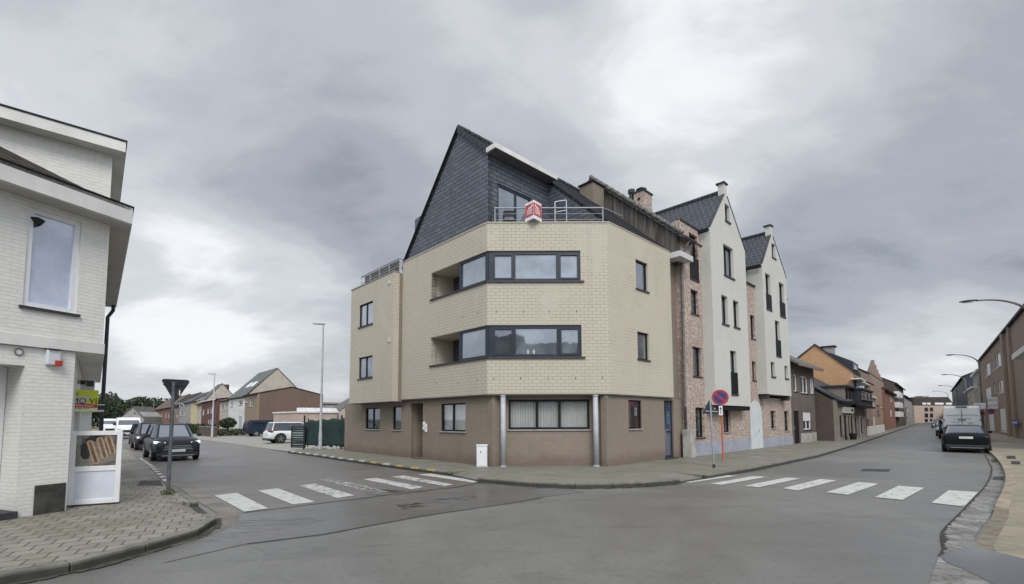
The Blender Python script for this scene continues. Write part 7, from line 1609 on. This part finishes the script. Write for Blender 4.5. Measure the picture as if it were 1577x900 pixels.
    # wheels
    for x in wx:
        for sg in (-1, 1):
            y = sg*(W/2-.11); wl = thing_part('wheel', t); tt = MB(); tt.tube([(x, y-.10, wr_), (x, y-.085, wr_), (x, y+.085, wr_), (x, y+.10, wr_)], [wr_*.93, wr_, wr_, wr_*.93], 24)
            w_ = tt.build('wheel', M_BLACK, t, local=True); bpy.data.objects.remove(wl)
            rm = MB(); yo = y+sg*.101; rm.tube([(x, yo, wr_), (x, yo+sg*.006, wr_)], wr_*.66, 20)
            rm = rm.build('rim', M_DKMET, w_, local=True); sp = MB()
            for k in range(5): an = k*2*math.pi/5+.3; c_, s_ = math.cos(an), math.sin(an); sp.hexa([Vector((x+c_*r_*wr_-s_*h_*.03, yo+sg*dy_, wr_+s_*r_*wr_+c_*h_*.03)) for dy_ in (.004, .016) for r_, h_ in ((0.05, -1), (.63, -1), (.63, 1), (0.05, 1))])
            sp.build('spokes', M_RIM, w_, local=True)
    # front: lamps, grille, bumper, plate
    hz = hood*.86; xf = x1
    for sg in (-1, 1):
        m = MB(); m.hexa([Vector(p) for p in ((xf-.035, sg*W*.26, hz-.09), (xf-.15, sg*W*.462, hz-.06), (xf-.34, sg*W*.48, hz-.05), (xf-.2, sg*W*.26, hz-.09), (xf-.06, sg*W*.26, hz-.01), (xf-.20, sg*W*.462, hz+.045), (xf-.38, sg*W*.48, hz+.06), (xf-.22, sg*W*.26, hz-.01))]); m.build('headlight', hl or M_HLO, t, local=True)
        m = MB(); z_ = deck*.80 if kind != 'suv' else belt*.93; m.hexa([Vector(p) for p in ((x0+.03, sg*W*.27, z_-.09), (x0+.10, sg*W*.45, z_-.09), (x0+.3, sg*W*.488, z_-.06), (x0+.12, sg*W*.27, z_-.09), (x0+.03, sg*W*.27, z_+.06), (x0+.10, sg*W*.45, z_+.07), (x0+.3, sg*W*.485, z_+.05), (x0+.12, sg*W*.27, z_+.06))]); m.build('tail_light', M_TL, t, local=True)
    m = MB(); m.hexa([Vector(p) for p in ((xf+.012, -W*.33, .36), (xf+.012, W*.33, .36), (xf-.18, W*.36, .36), (xf-.18, -W*.36, .36), (xf-.03, -W*.25, hz-.09), (xf-.03, W*.25, hz-.09), (xf-.2, W*.25, hz-.09), (xf-.2, -W*.25, hz-.09))]); m = m.build('grille', M_TRIM, t, local=True, bevel=.015)
    for k in range(3): MB().box(xf-.02, xf+.010-k*.008, -W*(.30-.02*k), W*(.30-.02*k), hz-.32+k*.07, hz-.30+k*.07).build('grille_bar', M_RIM, m, local=True)
    MB().box(xf-.2, xf+.02, -W*.43, W*.43, .20, .37).build('bumper', M_TRIM, t, local=True, bevel=.05); MB().box(xf-.03, xf+.03, -W*.33, W*.33, .245, .275).build('bumper_strip', M_RIM, t, local=True)
    MB().box(xf-.05, xf+.028, -.26, .26, .41, .52).build('number_plate', M_PLATE, t, local=True, bevel=.004)
    MB().box(x0-.015, x0+.2, -W*.43, W*.43, .22, .42).build('bumper', M_TRIM, t, local=True, bevel=.05); z_ = .72 if kind != 'suv' else .62; MB().box(x0-.002, x0+.04, -.26, .26, z_, z_+.11).build('number_plate', M_PLATE, t, local=True, bevel=.004)
    MB().box(x0-.028, x0-.01, -W*.33, W*.33, .255, .285).build('bumper_strip', M_RIM, t, local=True)
    return t
def thing_part(n, p): o = bpy.data.objects.new('tmp', None); COL.objects.link(o); return o
def van(name, label, paint, L_=5.9, W=2.0, H=2.55, cat='van', rearglass=False, panel=False, small=False):
    t = thing(name, label, cat); x0, x1 = -L_/2, L_/2; h_ = H
    prof = [(x0+.03, .42), (x0, .62), (x0+.03, 1.35), (x0+.10, h_-.16), (x0+.22, h_-.02), (x0+.6, h_), (x1-1.75, h_), (x1-1.45, h_-.07), (x1-.72, 1.32 if not small else 1.15), (x1-.10, 1.10 if not small else .95), (x1, .80), (x1-.02, .34), (x1-.2, .26), (x0+.2, .3)]
    rings = []
    for y, k in ((-.5, .96), (-.485, .995), (-.44, 1), (.44, 1), (.485, .995), (.5, .96)):
        rings.append([Vector((x*(1 if abs(y) < .49 else .985), y*W*(1-.085*max(0, (z-1.1)/(h_-1.1))), (z-.3)*k+.3)) for x, z in prof])
    body = MB().loft(rings).build('body', paint, t, local=True, bevel=.035, seg=2, smooth=True); me = body.data
    wr_ = .34 if not small else .31; wx = (x0+L_*.2, x0+L_*.82)
    for x in wx:
        for sg in (-1, 1):
            ar = MB(); ar.tube([(x, sg*(W/2-.15), wr_), (x, sg*(W/2+.004), wr_)], wr_+.06, 24); ar.build('wheel_arch', M_TRIM, body, local=True)
            y = sg*(W/2-.09); w_ = MB().tube([(x, y-.10, wr_), (x, y-.085, wr_), (x, y+.085, wr_), (x, y+.10, wr_)], [wr_*.93, wr_, wr_, wr_*.93], 22).build('wheel', M_BLACK, t, local=True); yo = y+sg*.101
            MB().tube([(x, yo, wr_), (x, yo+sg*.01, wr_)], wr_*.6, 16).build('rim', M_RIM, w_, local=True)
    zc = 1.32 if not small else 1.15
    def onw(f, y, o=.02):   # point on the windscreen slope
        xa, za, xb, zb_ = x1-.74, zc+.0, x1-1.44, h_-.09
        return Vector((xa+(xb-xa)*f+o*1.2, y*(1-.085*max(0, (za+(zb_-za)*f-1.1)/(h_-1.1))), za+(zb_-za)*f+o*.6))
    m = MB(); m.add([onw(.03, -W*.45), onw(.03, W*.45), onw(.72 if not small else .9, W*.43), onw(.72 if not small else .9, -W*.43), onw(.03, -W*.45, -.03), onw(.03, W*.45, -.03), onw(.72 if not small else .9, W*.43, -.03), onw(.72 if not small else .9, -W*.43, -.03)], [(0, 1, 2, 3), (7, 6, 5, 4), (0, 4, 5, 1), (1, 5, 6, 2), (2, 6, 7, 3), (3, 7, 4, 0)]); m.build('windscreen', M_CGLASS, t, local=True)
    m = MB(); k = (W/2)*(1-.085*((1.7-1.1)/(h_-1.1)))
    for sg in (-1, 1):
        zt_ = zc+(h_-zc)*.62; kk = lambda z: W/2*(1-.085*(z-1.1)/(h_-1.1))+.004
        m = MB(); m.poly([(x1-1.0, sg*kk(zc+.02), zc+.02), (x1-2.0, sg*kk(zc+.02), zc+.02), (x1-2.0, sg*kk(zt_), zt_), (x1-1.38, sg*kk(zt_), zt_)]); m.build('side_window', M_CGLASS, t, local=True, fix=False)
        if small:
            m = MB(); m.poly([(x1-2.2, sg*kk(zc+.05), zc+.05), (x0+.4, sg*kk(zc+.05), zc+.05), (x0+.45, sg*kk(zt_), zt_), (x1-2.2, sg*kk(zt_), zt_)]); m.build('side_window', M_CGLASS, t, local=True, fix=False)
        MB().box(x1-1.15, x1-1.0, sg*(W/2+.02), sg*(W/2+.24), zc-.02, zc+.28).build('mirror', M_TRIM, t, local=True, bevel=.03)
        MB().box(x1-.22, x1-.02, sg*W*.33, sg*W*.47, .78, 1.0).build('headlight', M_HLO, t, local=True, bevel=.03); MB().box(x0-.012, x0+.1, sg*W*.44, sg*W*.488, .75, 1.15).build('tail_light', M_TL, t, local=True, bevel=.01)
    MB().box(x1-.08, x1+.012, -W*.3, W*.3, .62, .86).build('grille', M_TRIM, t, local=True, bevel=.02); MB().box(x1-.2, x1+.03, -W*.47, W*.47, .28, .55).build('bumper', M_TRIM, t, local=True, bevel=.04); MB().box(x1+.005, x1+.04, -.26, .26, .42, .53).build('number_plate', M_PLATE, t, local=True)
    MB().box(x0-.05, x0+.1, -W*.46, W*.46, .36, .55).build('bumper', M_TRIM, t, local=True, bevel=.03)
    if panel:
        dm = MB().box(x0-.006, x0+.02, -.012, .012, .6, h_-.2).build('door_seam', M_DKMET, t, local=True); MB().box(x0+.05, x0+.14, -.30, .30, h_-.10, h_-.035).build('brake_light', M_BLACK, t, local=True)
        for z, tk in ((1.98, .012), (1.28, .012)): MB().box(x0+.0, x0+.03, -W*.41, W*.41, z-tk+.0, z+tk, m=Matrix.Translation((-.0+.0275*(z-1.3)/1.1*2-.012, 0, 0))).build('door_crease', M_GREYP, t, local=True)
        for sg in (-1, 1):
            for z in (.95, 1.62): MB().box(x0+.0, x0+.06, sg*W*.44, sg*W*.50, z-.03, z+.03).build('hinge', M_TRIM, t, local=True)
        xr = lambda z: x0+.03+.07*(z-1.35)/(h_-.16-1.35)-.006
        for (ya, yb_, z, hh) in ((.42, -.42, 1.70, .02), (.42, .40, 1.58, .13), (-.40, -.42, 1.58, .13), (.22, -.20, 1.60, .07), (.12, -.16, 1.68, .035), (.60, .05, 1.44, .014), (-.20, -.62, 1.43, .014), (.30, -.05, 1.30, .01), (-.28, -.52, 1.36, .02)):
            MB().box(xr(z)-.004, xr(z)+.01, min(ya, yb_), max(ya, yb_), z-hh/1, z+hh/1).build('lettering', plain('van_lettering_grey', (.33, .37, .42), .5), t, local=True)
    return t
def place(o, p, heading, z=0.0):   # heading: compass degrees of +X
    o.location = (p.x, p.y, z); o.rotation_euler = (0, 0, R(90-heading)); return o
def mid_from_axle(pa, pb): return (pa+pb)/2
# dark SUV with lit headlights, facing the crossing
suv = car('dark_suv', 'dark grey SUV with both headlights lit behind the leaning sign pole', M_CDARK, 4.5, 1.80, 1.62, .22, 1.02, .98, 1.0, 'suv', .36, M_HL, trim=True)
hd = 137.5; dvec = dirv(hd); fa = (G(237, 711)+G(299.5, 706.8))/2; place(suv, fa-dvec*(.305*4.6), hd)
c2 = car('black_car', 'black car parked right behind the dark SUV', M_CBLACK, 4.5, 1.83, 1.62, .20, .98, .92, .98, 'suv', .34); hd2 = 138
f2 = G(204, 694)+Vector((.6, .55, 0)); place(c2, f2-dirv(hd2)*(.305*4.5)+Vector((.15, .1, 0)), hd2)
c3 = car('dark_parked_car', 'dark navy car mostly hidden behind the black parked car', M_CNAVY, 4.2, 1.76, 1.55, .18, .93, .88, .93, 'hatch', .31); p3 = f2-dirv(hd2)*9.1+Vector((.25, .5, 0)); place(c3, p3, hd2)
v1 = van('white_van', 'larger white van with grey windscreen behind the parked cars on the left', M_VANW, 5.2, 1.95, 2.08); p4 = at_depth(200, 645, 47)-dirv(139)*2.6; place(v1, Vector((p4.x, p4.y, 0)), 139)
v2 = van('white_van', 'farther white van left of the larger one', M_VANW, 5.2, 1.95, 2.0); p5 = at_depth(173, 645, 56)-dirv(139)*2.6; place(v2, Vector((p5.x, p5.y, 0)), 139)
# car park: navy van and white SUV seen from the side
c4 = car('white_suv', 'white SUV in the car park with its front hidden by the green panel', M_CWHITE, 4.5, 1.84, 1.62, .22, 1.0, .95, 1.0, 'suv', .37, trim=True); rw = G(432, 683.5); hd4 = 48
place(c4, rw-dirv(hd4+90)*.82+dirv(hd4)*(.31*4.5), hd4)
v3 = van('navy_van', 'dark navy van parked beyond the white SUV in front of the brown house', M_CNAVY, 4.7, 1.85, 1.78, small=True); rw = G(393.5, 672.5); place(v3, rw-dirv(hd4+90)*.8+dirv(hd4)*(.3*4.9), hd4)
# right street: black saloon, white van, white car and scooter beyond
c5 = car('black_saloon', 'shiny black saloon parked at the right kerb seen from behind', M_CBLACK, 4.75, 1.88, 1.38, .15, .92, .86, 1.02, 'fastback', .34); hd5 = 41.5
rc = (G(1456, 696)+G(1523, 698.5))/2; place(c5, Vector((rc.x, rc.y, 0))+dirv(hd5)*(4.75/2-.55), hd5)
v4 = van('white_delivery_van', 'tall white delivery van with faint lettering in front of the black saloon', M_VANW, 5.9, 2.04, 2.62, panel=True); rv_ = at_depth(1481, 640, 34.2); place(v4, Vector((rv_.x, rv_.y, 0))+dirv(41.5)*2.95, 41.5)
c6 = car('white_parked_car', 'white car half hidden left of the delivery van', M_CWHITE, 4.3, 1.8, 1.5, .18, .93, .88, .95, 'hatch', .31); place(c6, v4.location+dirv(41)*14+dirv(-49)*.5, 41)
c7 = car('dark_parked_car', 'dark car showing only its side left of the delivery van', M_CBLACK, 4.2, 1.75, 1.45, .18, .93, .88, .95, 'hatch', .31); place(c7, v4.location+dirv(41.5)*6.8+dirv(-49)*.45, 41.5)
for i, (dd, off_, m_, lab) in enumerate(((62, -1.0, M_CGREY, 'small grey car far down the right street'),)):
    c = copy_tree(c6); c.name = 'distant_car'; c['label'] = lab; place(c, v4.location+dirv(41.2)*dd+dirv(131)*off_, 41)
    for ch in c.children:
        if ch.name.startswith(('body', 'roof')): ch.data = ch.data.copy(); ch.data.materials.clear(); ch.data.materials.append(m_)
# houses on the near side of the junction, behind the photographer, that the window panes mirror
FBK = Fac((-16, -17), 84, -1)
for (a_, b_, ze_, zr_, mf_, nm_, lab_) in ((0, 9, 6.2, 10.6, M_RBRICK, 'brick_house', 'brick house opposite the corner block, leftmost of the row behind the photographer'), (9.1, 17, 6.8, 11.2, M_CREAM, 'rendered_house', 'cream rendered house in the middle of the row behind the photographer'), (17.1, 28, 6.0, 10.2, M_DARKBR, 'brick_house', 'dark brick house at the right end of the row behind the photographer')):
    L_ = b_-a_; ws_ = [((a_+L_*f-.6, a_+L_*f+.6, z, z+1.3), {}) for f in (.2, .5, .8) for z in (1.1, 3.9)][:5]
    house(nm_, lab_, FBK, a_, b_, 9, ze_, zr_, mf_, mf_, M_TILE_G, ws_, [])
print('objects', len(bpy.data.objects))
